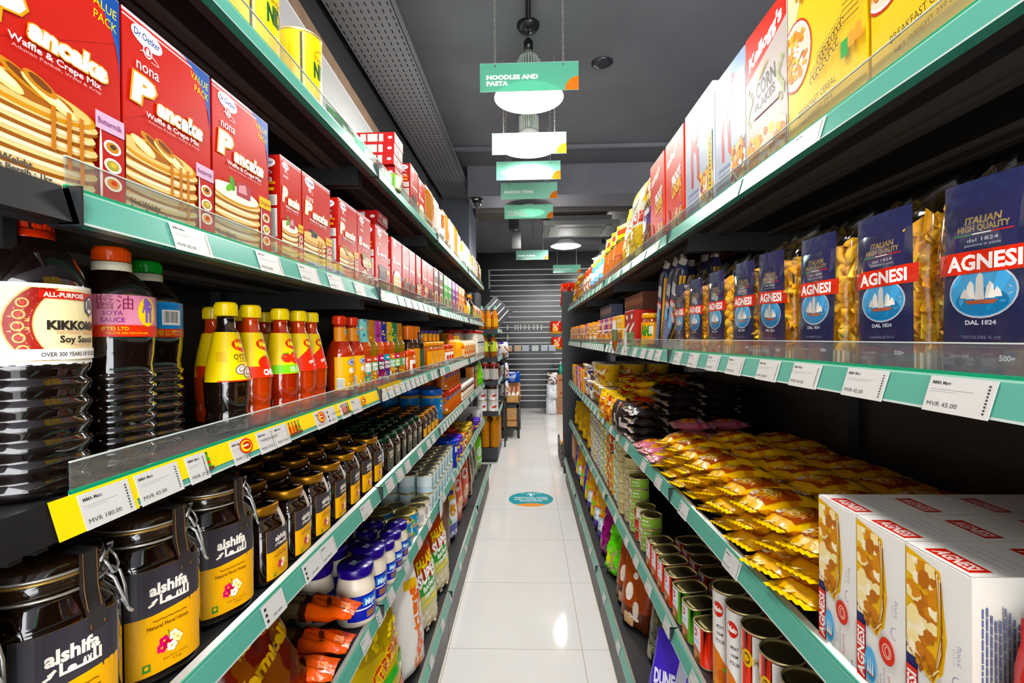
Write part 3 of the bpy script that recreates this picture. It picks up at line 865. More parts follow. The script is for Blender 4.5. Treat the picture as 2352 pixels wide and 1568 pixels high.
def nona_small(wd, h, title, pic):
    a = Art()
    a.poly([(0, h * .45), (wd, h * .8), (wd, h), (0, h)], 'c41c0e').rect(0, h * .965, wd, h * .973, 'e8dcdc')
    nona_logo(a, wd * .3, h * .92, wd * .34)
    a.text(title[0], wd * .2, h * .62, h * .11, 'fbf7ee', w=wd * .22, b=.05, sh=.12).text(title[1:], wd * .6, h * .60, h * .07, 'fbf7ee', w=wd * .52, b=.04, sh=.12)
    a.text('Cake Mix', wd * .55, h * .52, h * .026, 'f2e8e8', w=wd * .35)
    if pic in ('banana', 'berry', 'blueb'): pancake_pic(a, wd * .02, 0, wd * .85, h * .48, pic)
    elif pic == 'lava':
        a.ell(wd * .5, h * .06, wd * .5, h * .1, 'e8e0d8', 20).poly([(wd * .15, h * .03), (wd * .85, h * .03), (wd * .78, h * .36), (wd * .6, h * .42), (wd * .3, h * .40)], '3a2620')
        a.ell(wd * .5, h * .37, wd * .3, h * .06, '5a4038', 16).poly([(wd * .4, h * .1), (wd * .6, h * .06), (wd * .55, h * .3), (wd * .42, h * .3)], '20100c')
        a.speck(14, wd * .2, h * .08, wd * .8, h * .36, .002, .004, ['54392e', '2a1814'])
    elif pic == 'sponge':
        for k in range(4): a.rect(wd * .12, h * (.03 + k * .085), wd * .88, h * (.10 + k * .085), 'f2d48a').rect(wd * .12, h * (.09 + k * .085), wd * .88, h * (.115 + k * .085), 'f8f2e4')
        a.ell(wd * .5, h * .40, wd * .3, h * .05, 'f6f2ea', 14)
    elif pic == 'brownie':
        for k in range(3): a.poly([(wd * .1, h * (.03 + k * .1)), (wd * .9, h * (.02 + k * .1)), (wd * .86, h * (.12 + k * .1)), (wd * .14, h * (.13 + k * .1))], ['5a3220', '7a4428', '4a2616'][k])
        a.ell(wd * .6, h * .36, wd * .2, h * .05, 'e07a1e', 10)
    elif pic == 'swirl':
        for q in range(9):
            x, y = wd * random.uniform(.15, .85), h * random.uniform(.06, .36)
            a.ell(x, y, wd * .16, h * .07, 'efe0bc', 12).ring(x, y, wd * .12, h * .05, wd * .03, 'a07444', 12)
        a.ell(wd * .4, h * .42, wd * .14, h * .04, '4f8a2f', 10)
    a.rect(wd * .82, h * .3, wd, h * .37, random.choice(['f0c030', '3a4a9a', 'f0c030']))
    return a.clip(0, 0, wd, h)
G = 'boxes of pancake and baking mix'
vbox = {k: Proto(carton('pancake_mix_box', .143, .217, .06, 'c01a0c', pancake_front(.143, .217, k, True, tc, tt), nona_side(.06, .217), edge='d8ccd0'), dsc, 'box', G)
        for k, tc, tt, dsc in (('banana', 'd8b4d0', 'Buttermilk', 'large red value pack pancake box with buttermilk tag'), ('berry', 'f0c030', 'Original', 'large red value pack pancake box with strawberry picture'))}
sbox = {}
for key, wd, tl, pic, dsc in (('p1', .078, 'Pancake', 'berry', 'small red pancake box with strawberry picture'), ('p2', .13, 'Pancake', 'blueb', 'small red pancake box with blueberry stack'), ('p3', .12, 'Pancake', 'banana', 'small red pancake box with syrup stack'),
                              ('b1', .10, 'Banana', 'swirl', 'small red baking box with roll slices'), ('lv', .125, 'Lava', 'lava', 'small red lava cake box'), ('sp', .12, 'Sponge', 'sponge', 'small red sponge cake box'), ('br', .09, 'Brownie', 'brownie', 'small red brownie box')):
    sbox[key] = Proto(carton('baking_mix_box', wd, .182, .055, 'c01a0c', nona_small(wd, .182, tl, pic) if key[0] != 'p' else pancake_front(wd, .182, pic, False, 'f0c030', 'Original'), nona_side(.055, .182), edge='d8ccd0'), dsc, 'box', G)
def dark_box(c1, c2, tl, dsc):
    a = Art(); wd, h = .11, .185
    a.rect(0, h * .75, wd, h, c2).ell(wd * .5, h * .87, wd * .3, h * .07, 'f0ece6', 14).text(tl, wd * .5, h * .62, h * .08, 'f6f0e8', w=wd * .8, b=.04)
    a.ell(wd * .5, h * .25, wd * .4, h * .2, 'e8ded0', 18).ell(wd * .5, h * .25, wd * .3, h * .14, '6a3a20', 16).speck(12, wd * .2, h * .1, wd * .8, h * .45, .004, .009, ['8a5a34', 'e0a040', 'c03a2a'])
    return Proto(carton('baking_mix_box', wd, h, .055, c1, a.clip(0, 0, wd, h), None, edge='e0d8d0'), dsc, 'box', G)
brn = dark_box('6a2c20', '4a1a14', 'Fudge', 'brown fudge cake mix box')
grn = dark_box('4aa548', 'e8f0e0', 'Pandan', 'green and white pandan cake mix box')
prp = dark_box('7a3a80', 'd0a0d0', 'Taro', 'purple cake mix box')
orn = dark_box('e58a2a', 'f0e0b0', 'Crumbs', 'orange crumb mix box')

# -- cereal boxes
def bowl(a, x, y, r, rim, flakes):
    a.ell(x, y, r, r * 1.25, rim, 26).ell(x, y, r * .93, r * 1.17, 'efe6e2', 26).ell(x, y, r * .86, r * 1.08, 'e8d4c0', 24)
    a.speck(70, x - r * .62, y - r * .8, x + r * .62, y + r * .8, r * .10, r * .2, flakes)
    a.speck(8, x - r * .5, y - r * .5, x + r * .5, y + r * .5, r * .08, r * .16, ['fbf6ee'])
FL = ['e8a030', 'd88a1e', 'f0b84a', 'c87818', 'f4c868']
def corn_red(wd, h):
    a = Art()
    a.rect(0, 0, wd, h, 'bdb2ac').poly([(0, h * .66), (wd, h * .84), (wd, h), (0, h)], 'd92c1a')
    a.text("Kellogg's", wd * .5, h * .845, h * .085, 'f8f4f0', w=wd * .84, rot=.24, sh=.25, b=.05)
    a.text('CORN', wd * .52, h * .56, h * .105, '2c2624', w=wd * .48, rot=.13, b=.03).text('FLAKES', wd * .5, h * .455, h * .06, '2c2624', w=wd * .5, rot=.13, b=.035)
    for s in (-1, 1):
        for k in range(8): a.ell(wd * (.5 + s * .38) + s * .008 * math.sin(k), h * (.36 + k * .035), .004, .006, '9aa860', 7, s * .5)
    a.rect(wd * .2, h * .37, wd * .85, h * .41, 'd8a0a0').ell(wd * .6, h * .12, wd * .5, h * .16, 'e6c8b8', 20).speck(50, wd * .1, h * .0, wd, h * .24, .006, .011, FL)
    a.ell(wd * .45, h * .66, wd * .16, h * .014, 'd8b070', 8, .5)
    return a.clip(0, 0, wd, h)
def corn_yellow(wd, h):
    a = Art()
    a.poly([(0, h), (wd * .45, h), (0, h * .8)], 'd92c1a').poly([(0, h * .78), (0, h * .45), (wd * .4, h * .9)], 'f8e8b0')
    a.text('CORN', wd * .68, h * .80, h * .15, '201a14', w=wd * .42, rot=.13, b=.03).text('FLAKES', wd * .66, h * .66, h * .09, '201a14', w=wd * .46, rot=.13, b=.035).text('ORIGINAL', wd * .68, h * .595, h * .025, '3a2a14', w=wd * .26, rot=.13)
    bowl(a, wd * .12, h * .42, wd * .24, 'c23a1e', FL)
    a.speck(7, wd * .1, h * .64, wd * .3, h * .8, .004, .007, FL)
    rs = random.Random(3)
    for k, (y, ww) in enumerate(((.30, .30), (.23, .34))):   # looping local script
        x0 = wd * (.46 - .08 * k)
        for i in range(9):
            t = i / 8; cx, cy = x0 + t * wd * ww, h * (y + .06 * t); q = rs.random()
            a.ring(cx, cy, .0042, .0055, .0013, '3a2a14', 10, 1.2 * q, 4.2 + 2 * q)
            if i % 2: a.line([(cx + .003, cy - .004), (cx + .004, cy + .009)], .0012, '3a2a14')
            a.line([(cx - .003, cy + .009), (cx + .001, cy + .0105)], .001, '3a2a14')
    a.text('BREAKFAST CEREAL', wd * .45, h * .13, h * .03, '3a2a14', w=wd * .5, rot=.13).text('NET WEIGHT 250 g', wd * .45, h * .075, h * .016, '6a4a1c', w=wd * .42, rot=.13)
    a.rect(wd * .76, h * .2, wd * .84, h * .27, '3fa04a').rect(wd * .85, h * .22, wd * .91, h * .28, 'e8a040').rect(wd * .92, h * .23, wd * .985, h * .29, 'e8a040')
    for k in range(4): a.rect(wd * .78, h * (.34 + k * .025), wd * .96, h * (.345 + k * .025), '7a5a20')
    return a.clip(0, 0, wd, h)
def special_k(wd, h, bars):
    a = Art()
    a.rect(0, 0, wd, h, 'a9b0bf').poly([(wd * .2, h), (wd, h), (wd, h * .55), (wd * .6, h * .75)], '93aacb')
    a.ell(wd * .78, h * .8, wd * .2, h * .06, 'e8eef4', 14, .4)
    for q in ([(.30, .86), (.26, .5), (.28, .3)], [(.62, .88), (.42, .66), (.29, .62)], [(.33, .64), (.47, .56), (.5, .34), (.56, .3)]):
        a.line([(wd * x, h * y) for x, y in q], wd * .085, 'c03038')
    a.text('ORIGINAL', wd * .32, h * .22, h * .03, '6a7aa8', w=wd * .44).rect(wd * .1, h * .17, wd * .5, h * .18, 'a0a8c8').rect(wd * .1, h * .14, wd * .44, h * .15, 'b0b6d0').rect(wd * .1, h * .08, wd * .3, h * .11, 'b89ac8')
    a.ell(wd * .82, h * .14, wd * .3, h * .18, 'ece4e0', 20).speck(60, wd * .6, h * .04, wd, h * .34, .005, .010, FL + ['a03a1c', '8a2a18', 'f2e6d8'])
    if bars:
        a.rect(wd * .84, h * .12, wd * .97, h * .62, 'e8c040').text('NUTRITION', wd * .905, h * .36, h * .04, '3a2a14', w=h * .4, rot=PI / 2, b=.04)
    return a.clip(0, 0, wd, h)
def fruit_loops(wd, h):
    a = Art()
    a.poly([(0, h * .7), (wd, h * .9), (wd, h), (0, h)], 'e23c22').text("Kellogg's", wd * .4, h * .82, h * .075, 'f8f0e8', w=wd * .62, rot=.3, sh=.25, b=.05)
    a.text('FROOT', wd * .62, h * .56, h * .1, 'f8f4ec', w=wd * .5, rot=.2, b=.07, out=('b01c14', .05)).text('LOOPS', wd * .62, h * .44, h * .1, 'f4c030', w=wd * .5, rot=.2, b=.07, out=('b01c14', .05))
    for k in range(5): a.ring(wd * (.82 + .03 * (k % 2)), h * (.36 - k * .07), .008, .009, .004, ['f0c030', 'e88a2a', '9a5ab0', '6ab04a', 'f0e0c8'][k], 12)
    for k in range(40): a.ring(wd * random.uniform(.3, .95), h * random.uniform(.02, .2), .008, .008, .0045, random.choice(['e8a030', 'd86a2a', 'f0c85a', 'c88a40', 'e8d8c0']), 9); a.n -= .85
    a.poly([(wd * .04, 0), (wd * .3, 0), (wd * .22, h * .25), (wd * .05, h * .3)], 'c02a18')
    return a.clip(0, 0, wd, h)
CG = 'boxes of breakfast cereal'
def plain_side(d, h, c, c2):
    a = Art(); a.rect(d * .1, h * .1, d * .9, h * .55, c)
    for k in range(14): a.rect(d * .16, h * (.12 + k * .03), d * .84, h * (.126 + k * .03), c2)
    return a
cr_red = Proto(carton('cereal_box', .140, .247, .055, 'e4d8d4', corn_red(.140, .247), plain_side(.055, .247, 'd8cfc8', '8a8480')), 'white and red corn flakes box', 'box', CG)
cr_yel = Proto(carton('cereal_box', .172, .30, .055, 'f2c41c', corn_yellow(.172, .30), None), 'large yellow corn flakes box with bowl', 'box', CG)
cr_k = Proto(carton('cereal_box', .142, .245, .055, 'd6dae2', special_k(.142, .245, False)), 'pale blue and white cereal box with red letter', 'box', CG)
cr_k2 = Proto(carton('cereal_box', .185, .262, .055, 'd6dae2', special_k(.185, .262, True)), 'pale cereal box with yellow nutrition stripe', 'box', CG)
cr_fl = Proto(carton('cereal_box', .16, .258, .055, 'd8341e', fruit_loops(.16, .258)), 'red fruit ring cereal box', 'box', CG)

# -- lasagna boxes
def lasagna(wd, h):
    a = Art()
    a.poly([(0, 0), (wd * .2, 0), (wd * .2, h * .42), (wd * .16, h * .46), (0, h * .47)], '272a5e')
    pic = [(0, h * .985), (wd * .56, h * .94), (wd * .66, h * .62), (wd * .60, h * .44), (wd * .4, h * .36), (wd * .06, h * .44), (0, h * .5)]
    a.poly(pic, 'eab84a')
    b = Art(); b.speck(60, 0, h * .4, wd * .5, h * .96, .004, .011, ['b86a1c', 'd48a28', 'f6e2a8', 'fbeecb', 'c87a20', 'f6e2a8'], 1.6)
    b.clip(wd * .02, h * .42, wd * .52, h * .95)
    for t, c, n in b.t: a.t.append((t, c, a.n + n))
    a.n += b.n
    for k in range(5): a.line([(wd * .5 + k * .0016, h * (.93 - k * .01)), (wd * (.60), h * (.66 - k * .03)), (wd * (.52), h * (.47 - k * .012))], .0016, ['9a5414', 'f8eccc', 'c07a22', 'f6e0a0', '8a4a12'][k])
    for k in range(4): a.line([(wd * .08 + k * .004, h * (.45 - k * .012)), (wd * .36 + k * .003, h * (.385 - k * .006)), (wd * .55, h * (.46 - k * .01))], .0018, ['b8701e', 'f4dfa0', 'a0601a', 'f0c860'][k])
    a.speck(10, wd * .1, h * .38, wd * .5, h * .46, .003, .005, ['9a5818', 'c8822a'])
    a.rect(wd * .02, h * .02, wd * .21, h * .365, 'd8301f').text('AGNESI', wd * .115, h * .193, wd * .15, 'f6f2ee', w=h * .29, rot=PI / 2, b=.03)
    a.ell(wd * .33, h * .16, wd * .13, h * .105, '6fb4e2', 22).ell(wd * .33, h * .12, wd * .11, h * .05, '4a94c8', 16)
    for k in range(3): a.poly([(wd * (.26 + k * .05), h * .11), (wd * (.30 + k * .05), h * .11), (wd * (.28 + k * .05), h * (.2 + .02 * (k == 1)))], 'f0f0ea')
    a.rect(wd * .25, h * .1, wd * .42, h * .108, 'b05a3a')
    a.ell(wd * .68, h * .325, wd * .155, h * .075, 'd5321e', 24).ring(wd * .68, h * .325, wd * .09, h * .042, .0012, 'f4d0c0', 16).ring(wd * .69, h * .325, wd * .05, h * .03, .001, 'f4d0c0', 14)
    a.text('LE LASAGNE', wd * .63, h * .14, h * .016, '8a8c98', w=h * .16, rot=PI / 2).text('PATE', wd * .56, h * .14, h * .014, '8a8c98', w=h * .06, rot=PI / 2).text('Speciali', wd * .72, h * .13, h * .02, 'd8685a', w=h * .13, rot=PI / 2)
    a.text('500g', wd * .86, h * .6, h * .02, '9a9cae', w=h * .1, rot=PI / 2).text('ricetta', wd * .79, h * .58, h * .01, 'b0b2be', w=h * .08, rot=PI / 2).ring(wd * .84, h * .46, wd * .07, h * .035, .001, '8a90b0', 14, 1.2, 5)
    for k in range(6): a.rect(wd * (.92), h * (.05 + k * .006), wd * .97, h * (.053 + k * .006), '6a6c9a')
    return a.clip(0, 0, wd, h)
def las_side(d, h):
    a = Art(); a.rect(0, 0, d, h, 'c9c4ba')
    rs = random.Random(2)
    for k in range(20):
        y = h * .42
        while y < h * (.86 - .02 * (k % 5)):
            q = h * rs.uniform(.02, .06); a.rect(d * (.10 + .042 * k), y, d * (.122 + .042 * k), y + q, '5c6584'); y += q + h * .006
    a.rect(d * .12, h * .16, d * .7, h * .19, '4a5a74').rect(d * .12, h * .22, d * .6, h * .24, '7a8496').rect(d * .12, h * .3, d * .85, h * .39, 'a49d8c')
    return a
def las_top(wd, d):
    a = Art(); a.rect(0, 0, wd, d, 'e6e2dc')
    a.poly([(wd * .22, d * .06), (wd * .9, d * .06), (wd * .9, d * .32), (wd * .22, d * .32)], 'c82c20').text('AGNESI', wd * .56, d * .19, d * .17, 'f0dcd4', w=wd * .55, b=.03)
    for k in range(3): a.rect(wd * .15, d * (.5 + k * .12), wd * .85, d * (.515 + k * .12), 'bdb9b2')
    return a
lasb = Proto(carton('lasagna_box', .0775, .199, .083, 'ebe7e1', lasagna(.0775, .199), las_side(.083, .199), las_top(.0775, .083)), 'white lasagna box', 'box', 'white lasagna boxes')

# -- bottles
def ribs(r, z0, z1, st, amp):
    pr = []; z = z0
    while z < z1 - 1e-6:
        pr += [(r, z), (r + amp * .2, z + st * .3), (r - amp, z + st * .55), (r - amp, z + st * .7)]; z += st
    return pr
def bottle(name, prof, bodyc, cap, labels, desc, cat='bottle', group=None, mat='glass', n=26, e=1, capmat='plastic', extra=None, ay=1):
    root = empty(name)
    MB().lathe(prof, n, bodyc, e=e, ay=ay).build('body', mat, root)
    if cap:
        r, z0, z1, c = cap[:4]
        m = MB()
        if len(cap) > 4: m.lathe([(r * 1.1, z0 - .014), (r * 1.1, z0 - .001)], 20, cap[4])
        m.lathe([(r, z0), (r, z1 - .003), (r * .93, z1), (.0005, z1 + .0004)], 24, c)
        for k in range(24):
            a = 2 * PI * k / 24; R = Matrix.Rotation(a, 4, 'Z'); i0 = len(m.v)
            m.box(r - .0005, -.0012, z0 + .001, r + .0009, .0012, z1 - .004, c); m.xf(R, i0)
        m.build('cap', capmat, root)
    for (z0, z1, rf, c, art, w0) in labels:
        m = MB(); half = w0 / 2; nseg = 20
        f = cyl(rf)
        vs, fs = [], []
        zs = [z0 + (z1 - z0) * k / 4 for k in range(5)]
        for z in zs:
            for k in range(nseg + 1): vs.append(f(-half + w0 * k / nseg, z, 4e-4))
        for q in range(4):
            for k in range(nseg): fs.append((q * (nseg + 1) + k, q * (nseg + 1) + k + 1, (q + 1) * (nseg + 1) + k + 1, (q + 1) * (nseg + 1) + k))
        m.add(vs, fs, c, 0, True)
        if art: m.stamp(art, f, lim=.006, o0=7e-4, dl=5e-5)
        if ay != 1: m.xf(Matrix.Diagonal((1, ay, 1, 1)))
        m.build('label', 'card', root)
    if extra: extra(root)
    return Proto(root, desc, cat, group)
SG = 'bottles of sauce'
def kik_art():
    a = Art(); z0, z1 = .122, .196; h = z1 - z0; W = .11
    a.rect(-.08, z0, .08, z1, 'f0e2bc').rect(-.08, z1 - .003, .08, z1, 'f8f4ea').rect(-.08, z0, .08, z0 + .003, 'f8f4ea')
    b = Art(); mz = z0 + h * .5
    b.ell(.028, mz, .0685, h * .66, 'd8b070', 40).ell(.028, mz, .067, h * .64, '9a2018', 40).ell(.030, mz, .0505, h * .58, 'd8b070', 40).ell(.030, mz, .0495, h * .57, 'f0dfb0', 40)
    b.clip(-.055, z0 + .004, .055, z1 - .004)
    for t, c, n in b.t: a.t.append((t, c, a.n + n))
    a.n += b.n
    for k in range(5): a.ring(-.0295 + .0008 * (k - 2) ** 2, z0 + .014 + k * .0105, .0045, .0045, .0014, 'e0b070', 12).ell(-.0295 + .0008 * (k - 2) ** 2, z0 + .014 + k * .0105, .002, .002, 'd83020', 8)
    a.rect(-.016, z1 - .0135, .06, z1 - .006, 'c8281e').text('ALL-PURPOSE', .004, z1 - .0098, .0042, 'f6ece0', w=.034, b=.03)
    hx = [(.03 + .0085 * math.sin(t * PI / 3), z1 - .018 + .0105 * math.cos(t * PI / 3)) for t in range(6)]
    a.poly(hx, '2a3050').poly([(.03 + (x - .03) * .78, z1 - .018 + (y - z1 + .018) * .78) for x, y in hx], 'f4f0e6').text('萬', .03, z1 - .018, .008, '2a3050', b=.02)
    a.text('KIKKOMAN', .018, z0 + .0365, .0078, '2c2420', w=.058, b=.05).text('NATURALLY BREWED', .016, z0 + .0295, .0032, 'd08a60', w=.04).text('Soy Sauce', .016, z0 + .0235, .0062, '2c2420', w=.036, b=.03)
    a.text('Fresh Taste', .02, z0 + .0178, .0026, 'd08a60', w=.02)
    a.poly([(-.036, z0 + .0045), (.06, z0 + .0045), (.06, z0 + .0145), (-.036, z0 + .0145), (-.03, z0 + .0095)], 'f2eee6').text('OVER 300 YEARS OF EXCELLENCE', .018, z0 + .0095, .0038, '2c2420', w=.066, b=.02)
    return a
kik = bottle('soy_sauce_bottle', [(.040, 0), (.045, .004)] + ribs(.0462, .006, .118, .0185, .0035) + [(.0455, .12), (.0455, .198), (.043, .207), (.034, .226), (.022, .24), (.0165, .246), (.0165, .252)], '120a08', (.0195, .249, .266, 'd8391c', 'c83218'),
             [(.122, .196, .0458, 'f0e2bc', kik_art(), .11)], 'large ribbed soy sauce bottle with red cap', group=SG)
def soy_art(kind):
    a = Art(); z0, z1 = .148, .194
    if kind == 0:
        a.rect(-.06, z0, .06, z1, 'd890a4').rect(-.06, z0, .06, z0 + .013, 'd4341c')
        a.ell(.021, z0 + .028, .012, .0165, 'f4d020', 18)
        a.ell(.022, z0 + .034, .006, .007, '8a6ab8', 12).rect(.0175, z0 + .016, .021, z0 + .032, '8a6ab8').rect(.023, z0 + .016, .0265, z0 + .03, '8a6ab8').ell(.019, z0 + .039, .004, .005, '8a6ab8', 10).line([(.0165, z0 + .036), (.0145, z0 + .028)], .002, '8a6ab8')
        a.text('醬油', -.012, z0 + .037, .012, '8a3a5a').text('SOYA', -.014, z0 + .026, .0048, '8a3a8a', b=.02).text('SAUCE', -.014, z0 + .0185, .0048, '8a3a8a', b=.02)
        a.text('(PTE) LTD', -.012, z0 + .009, .0038, 'f4c840', b=.02).text('TEL:6758 6086 FAX:6756 6088', .0, z0 + .004, .0022, 'f4c840')
    else:
        a.rect(-.06, z0, .06, z1, '3f8fd0').rect(-.06, z0, .06, z0 + .011, 'd0361c')
        a.rect(-.006, z0 + .016, .022, z0 + .036, 'f0eeea')
        x = -.003
        while x < .018: 
            wv = random.uniform(.0004, .0013); a.rect(x, z0 + .019, x + wv, z0 + .034, '24242a'); x += wv + random.uniform(.0005, .0012); a.n -= 1
        a.text('Salt, Sugar, Permitted Flavour', .008, z0 + .041, .0026, '1a3a7a', w=.04).text('有限公司', -.004, z0 + .0055, .006, 'f4c840').text('CONTENTS', .018, z0 + .0075, .0026, 'f4e0c0').text('640 ml', .018, z0 + .0035, .0022, 'f4e0c0')
    return a
def soy(kind, cc, dsc):
    return bottle('soy_sauce_bottle', [(.034, 0), (.0395, .004)] + ribs(.0405, .006, .112, .0118, .0028) + [(.037, .116), (.039, .13), (.040, .147), (.040, .194), (.037, .202), (.026, .216), (.0165, .225), (.0165, .232)], '140b08', (.0172, .2335, .25, cc, 'e6dcc4'),
                  [(.148, .194, .0402, '3f8fd0', soy_art(kind), .104)], dsc, group=SG)
soy1 = soy(0, 'e2501a', 'ribbed dark soy bottle with orange cap, pink label')
soy2 = soy(1, '2fa53c', 'ribbed dark soy bottle with green cap, blue label')
MR = lambda z: .0325 - (z - .082) * .21
def mag_art(kind):
    a = Art(); z0, z1 = .080, .155
    a.rect(-.06, z0, .06, z1, 'f3cf1c')
    a.ell(.004, z1 - .019, .0155, .010, 'd0301c', 20).poly([(-.004, z1 - .026), (.010, z1 - .027), (.009, z1 - .033)], 'd0301c').text('Maggi', .005, z1 - .0185, .0075, 'f6dc3a', w=.023, b=.06)
    if kind == 'oyster':
        a.text('OYSTER', .004, z0 + .0375, .0085, '5a2c12', w=.032, b=.02).text('FLAVOURED', .004, z0 + .0305, .0036, '5a2c12', w=.024)
        for x, y, r in ((-.004, .018, .0105), (.009, .013, .012)):
            a.ell(x, z0 + y, r, r * .72, '6a5a4a', 16, .5).ell(x, z0 + y, r * .85, r * .58, 'd8cbb8', 14, .5).ell(x + .001, z0 + y, r * .6, r * .38, '9a8878', 12, .5).ell(x + .001, z0 + y + .001, r * .35, r * .2, 'efe6da', 10, .5)
        a.rect(-.04, z0, .04, z0 + .002, 'c8321c').rect(-.036, z0 + .03, -.022, z0 + .045, 'e8b818')
    elif kind == 'chilli':
        a.rect(-.06, z0, .06, z0 + .019, 'd8341c').ell(-.002, z0 + .026, .013, .010, 'd02a18', 14, .5).ell(.009, z0 + .022, .012, .007, 'e0442a', 14, -.4).line([(.004, z0 + .034), (.010, z0 + .044)], .0025, '4a9a2a')
        a.text('CHILLI', .006, z0 + .009, .0088, 'f8f2ea', w=.03, b=.06, out=('a01c10', .04))
    elif kind == 'ketchup':
        a.rect(-.06, z0 + .001, .06, z0 + .0165, '7ed03c').text('KETCHUP', .006, z0 + .0085, .009, 'd8f0b8', w=.036, b=.05, out=('4a9a24', .04))
        for x, y, r in ((-.014, .029, .010), (.004, .029, .013), (.018, .027, .009)): a.ell(x, z0 + y, r, r * .85, 'd8301a', 16).ell(x - r * .3, z0 + y + r * .3, r * .25, r * .16, 'f08a6a', 8).line([(x - .005, z0 + y + r * .8), (x + .004, z0 + y + r * .9)], .002, '3f8a2a')
    else:
        a.poly([(-.06, z0), (.06, z0), (.06, z0 + .02), (.04, z0 + .03), (.012, z0 + .046), (-.01, z0 + .04), (-.04, z0 + .016)], 'd42e1c').ell(.003, z0 + .037, .012, .011, 'd83822', 14)
        a.text('CHILLI GARLIC', .008, z0 + .021, .005, 'f8f2ea', w=.034, rot=.25, b=.05).text('SAUCE', .013, z0 + .013, .005, 'f8f2ea', w=.016, rot=.25, b=.05).line([(.0, z0 + .047), (.006, z0 + .052)], .002, '3f8a2a')
    return a
def maggi(kind, body, dsc):
    pr = [(.026, 0), (.0295, .004), (.030, .025), (.0285, .03), (.0285, .036), (.0305, .042), (.031, .06), (.0318, .076), (.0325, .08), (.0172, .155), (.0135, .162), (.0128, .176), (.0125, .181)]
    return bottle('sauce_bottle', pr, body, (.0155, .181, .2025, 'f0d020'), [(.080, .156, MR, 'f3cf1c', mag_art(kind), .13)], dsc, group=SG)
mg_oy = maggi('oyster', '170d09', 'dark oyster sauce bottle with yellow cap')
mg_ch = maggi('chilli', 'c03a12', 'red chilli sauce bottle with yellow cap')
mg_ke = maggi('ketchup', 'a82a12', 'tomato ketchup bottle with green label band')
mg_cg = maggi('garlic', 'c4380f', 'chilli garlic sauce bottle with yellow cap')
def fresh_art():
    a = Art(); z0, z1 = .018, .10
    a.rect(-.045, z0, .045, z1, 'eeb02a').ell(.006, z1 - .014, .0185, .009, '2f55a8', 20).ell(.006, z1 - .014, .0165, .0075, 'e8eef6', 20).text('FRESH', .006, z1 - .014, .0075, '27468f', w=.026, b=.05, sh=.2)
    a.ell(-.001, z1 - .034, .0085, .007, 'f4ece0', 14).ell(.012, z1 - .034, .0085, .007, 'efe4d4', 14).ell(.0055, z1 - .031, .004, .004, 'd8c8b0', 8)
    a.text('GARLIC', .005, z0 + .034, .008, 'd88a1c', w=.034, b=.03).text('CHILLI', .005, z0 + .022, .011, 'e8921c', w=.036, b=.05, out=('f6d060', .03)).speck(10, -.02, z0 + .002, .03, z0 + .016, .002, .005, ['f4ead8', 'd84a1c', 'e8c060'])
    a.rect(-.04, z0 + .004, -.022, z0 + .03, 'f2eee6')
    for k in range(8): a.rect(-.039 + k * .0021, z0 + .006, -.0382 + k * .0021, z0 + .028, '2a2a2a')
    return a
na = Art().rect(-.03, .138, .03, .173, 'e08a24').ell(.004, .162, .008, .006, 'dfe6f2', 12).ell(.004, .162, .0065, .0045, '3a5aa8', 10).ell(.003, .147, .006, .006, 'd8421c', 10)
fresh = bottle('sauce_bottle', [(.026, 0), (.0315, .005), (.0325, .02), (.0325, .1), (.031, .112), (.022, .135), (.0165, .142), (.0145, .172), (.0135, .182)], 'a5280f', (.0158, .180, .202, 'd8361c'),
               [(.018, .1, .0328, 'eeb02a', fresh_art(), .082), (.138, .173, lambda z: .0187 - (z - .138) * .09, 'e08a24', na, .05)], 'garlic chilli sauce bottle with red cap', group=SG)
def printed(c1, c2, c3, body, txt, t1, t2, dsc):
    a = Art(); z0, z1 = .012, .095
    a.rect(-.03, z1 - .018, .03, z1, c1).text('Sauce', .002, z1 - .009, .006, 'f6ece8', w=.02, b=.04, sh=.2).rect(-.03, z1 - .045, .03, z1 - .018, c2)
    a.text(txt[0], .002, z1 - .026, .0085, 'f6f4ee', w=.03, b=.06).text(txt[1], .002, z1 - .038, .0085, 'f6f4ee', w=.03, b=.06)
    a.rect(-.03, z0, .03, z1 - .045, c3).speck(22, -.02, z0 + .003, .022, z1 - .05, .003, .006, [t1, t2, 'f0d040', 'd84a2a', '6ab04a', 'f2f0e6']).rect(-.03, z0, .03, z0 + .007, c1)
    n = Art(); n.rect(-.03, .135, .03, .198, t1).speck(16, -.018, .14, .018, .196, .002, .006, [t2, c1, c2, 'f2f0e6', 'f0c030'])
    return bottle('sauce_bottle', [(.024, 0), (.0265, .004), (.0268, .1), (.028, .108), (.0285, .118), (.025, .13), (.0205, .136), (.0175, .150), (.0172, .19), (.0155, .2)], body, None,
                  [(.012, .095, .0271, c1, a, .07), (.135, .199, lambda z: .0208 - min(.0030, (z - .135) * .2), t1, n, .075)], dsc, group=SG)
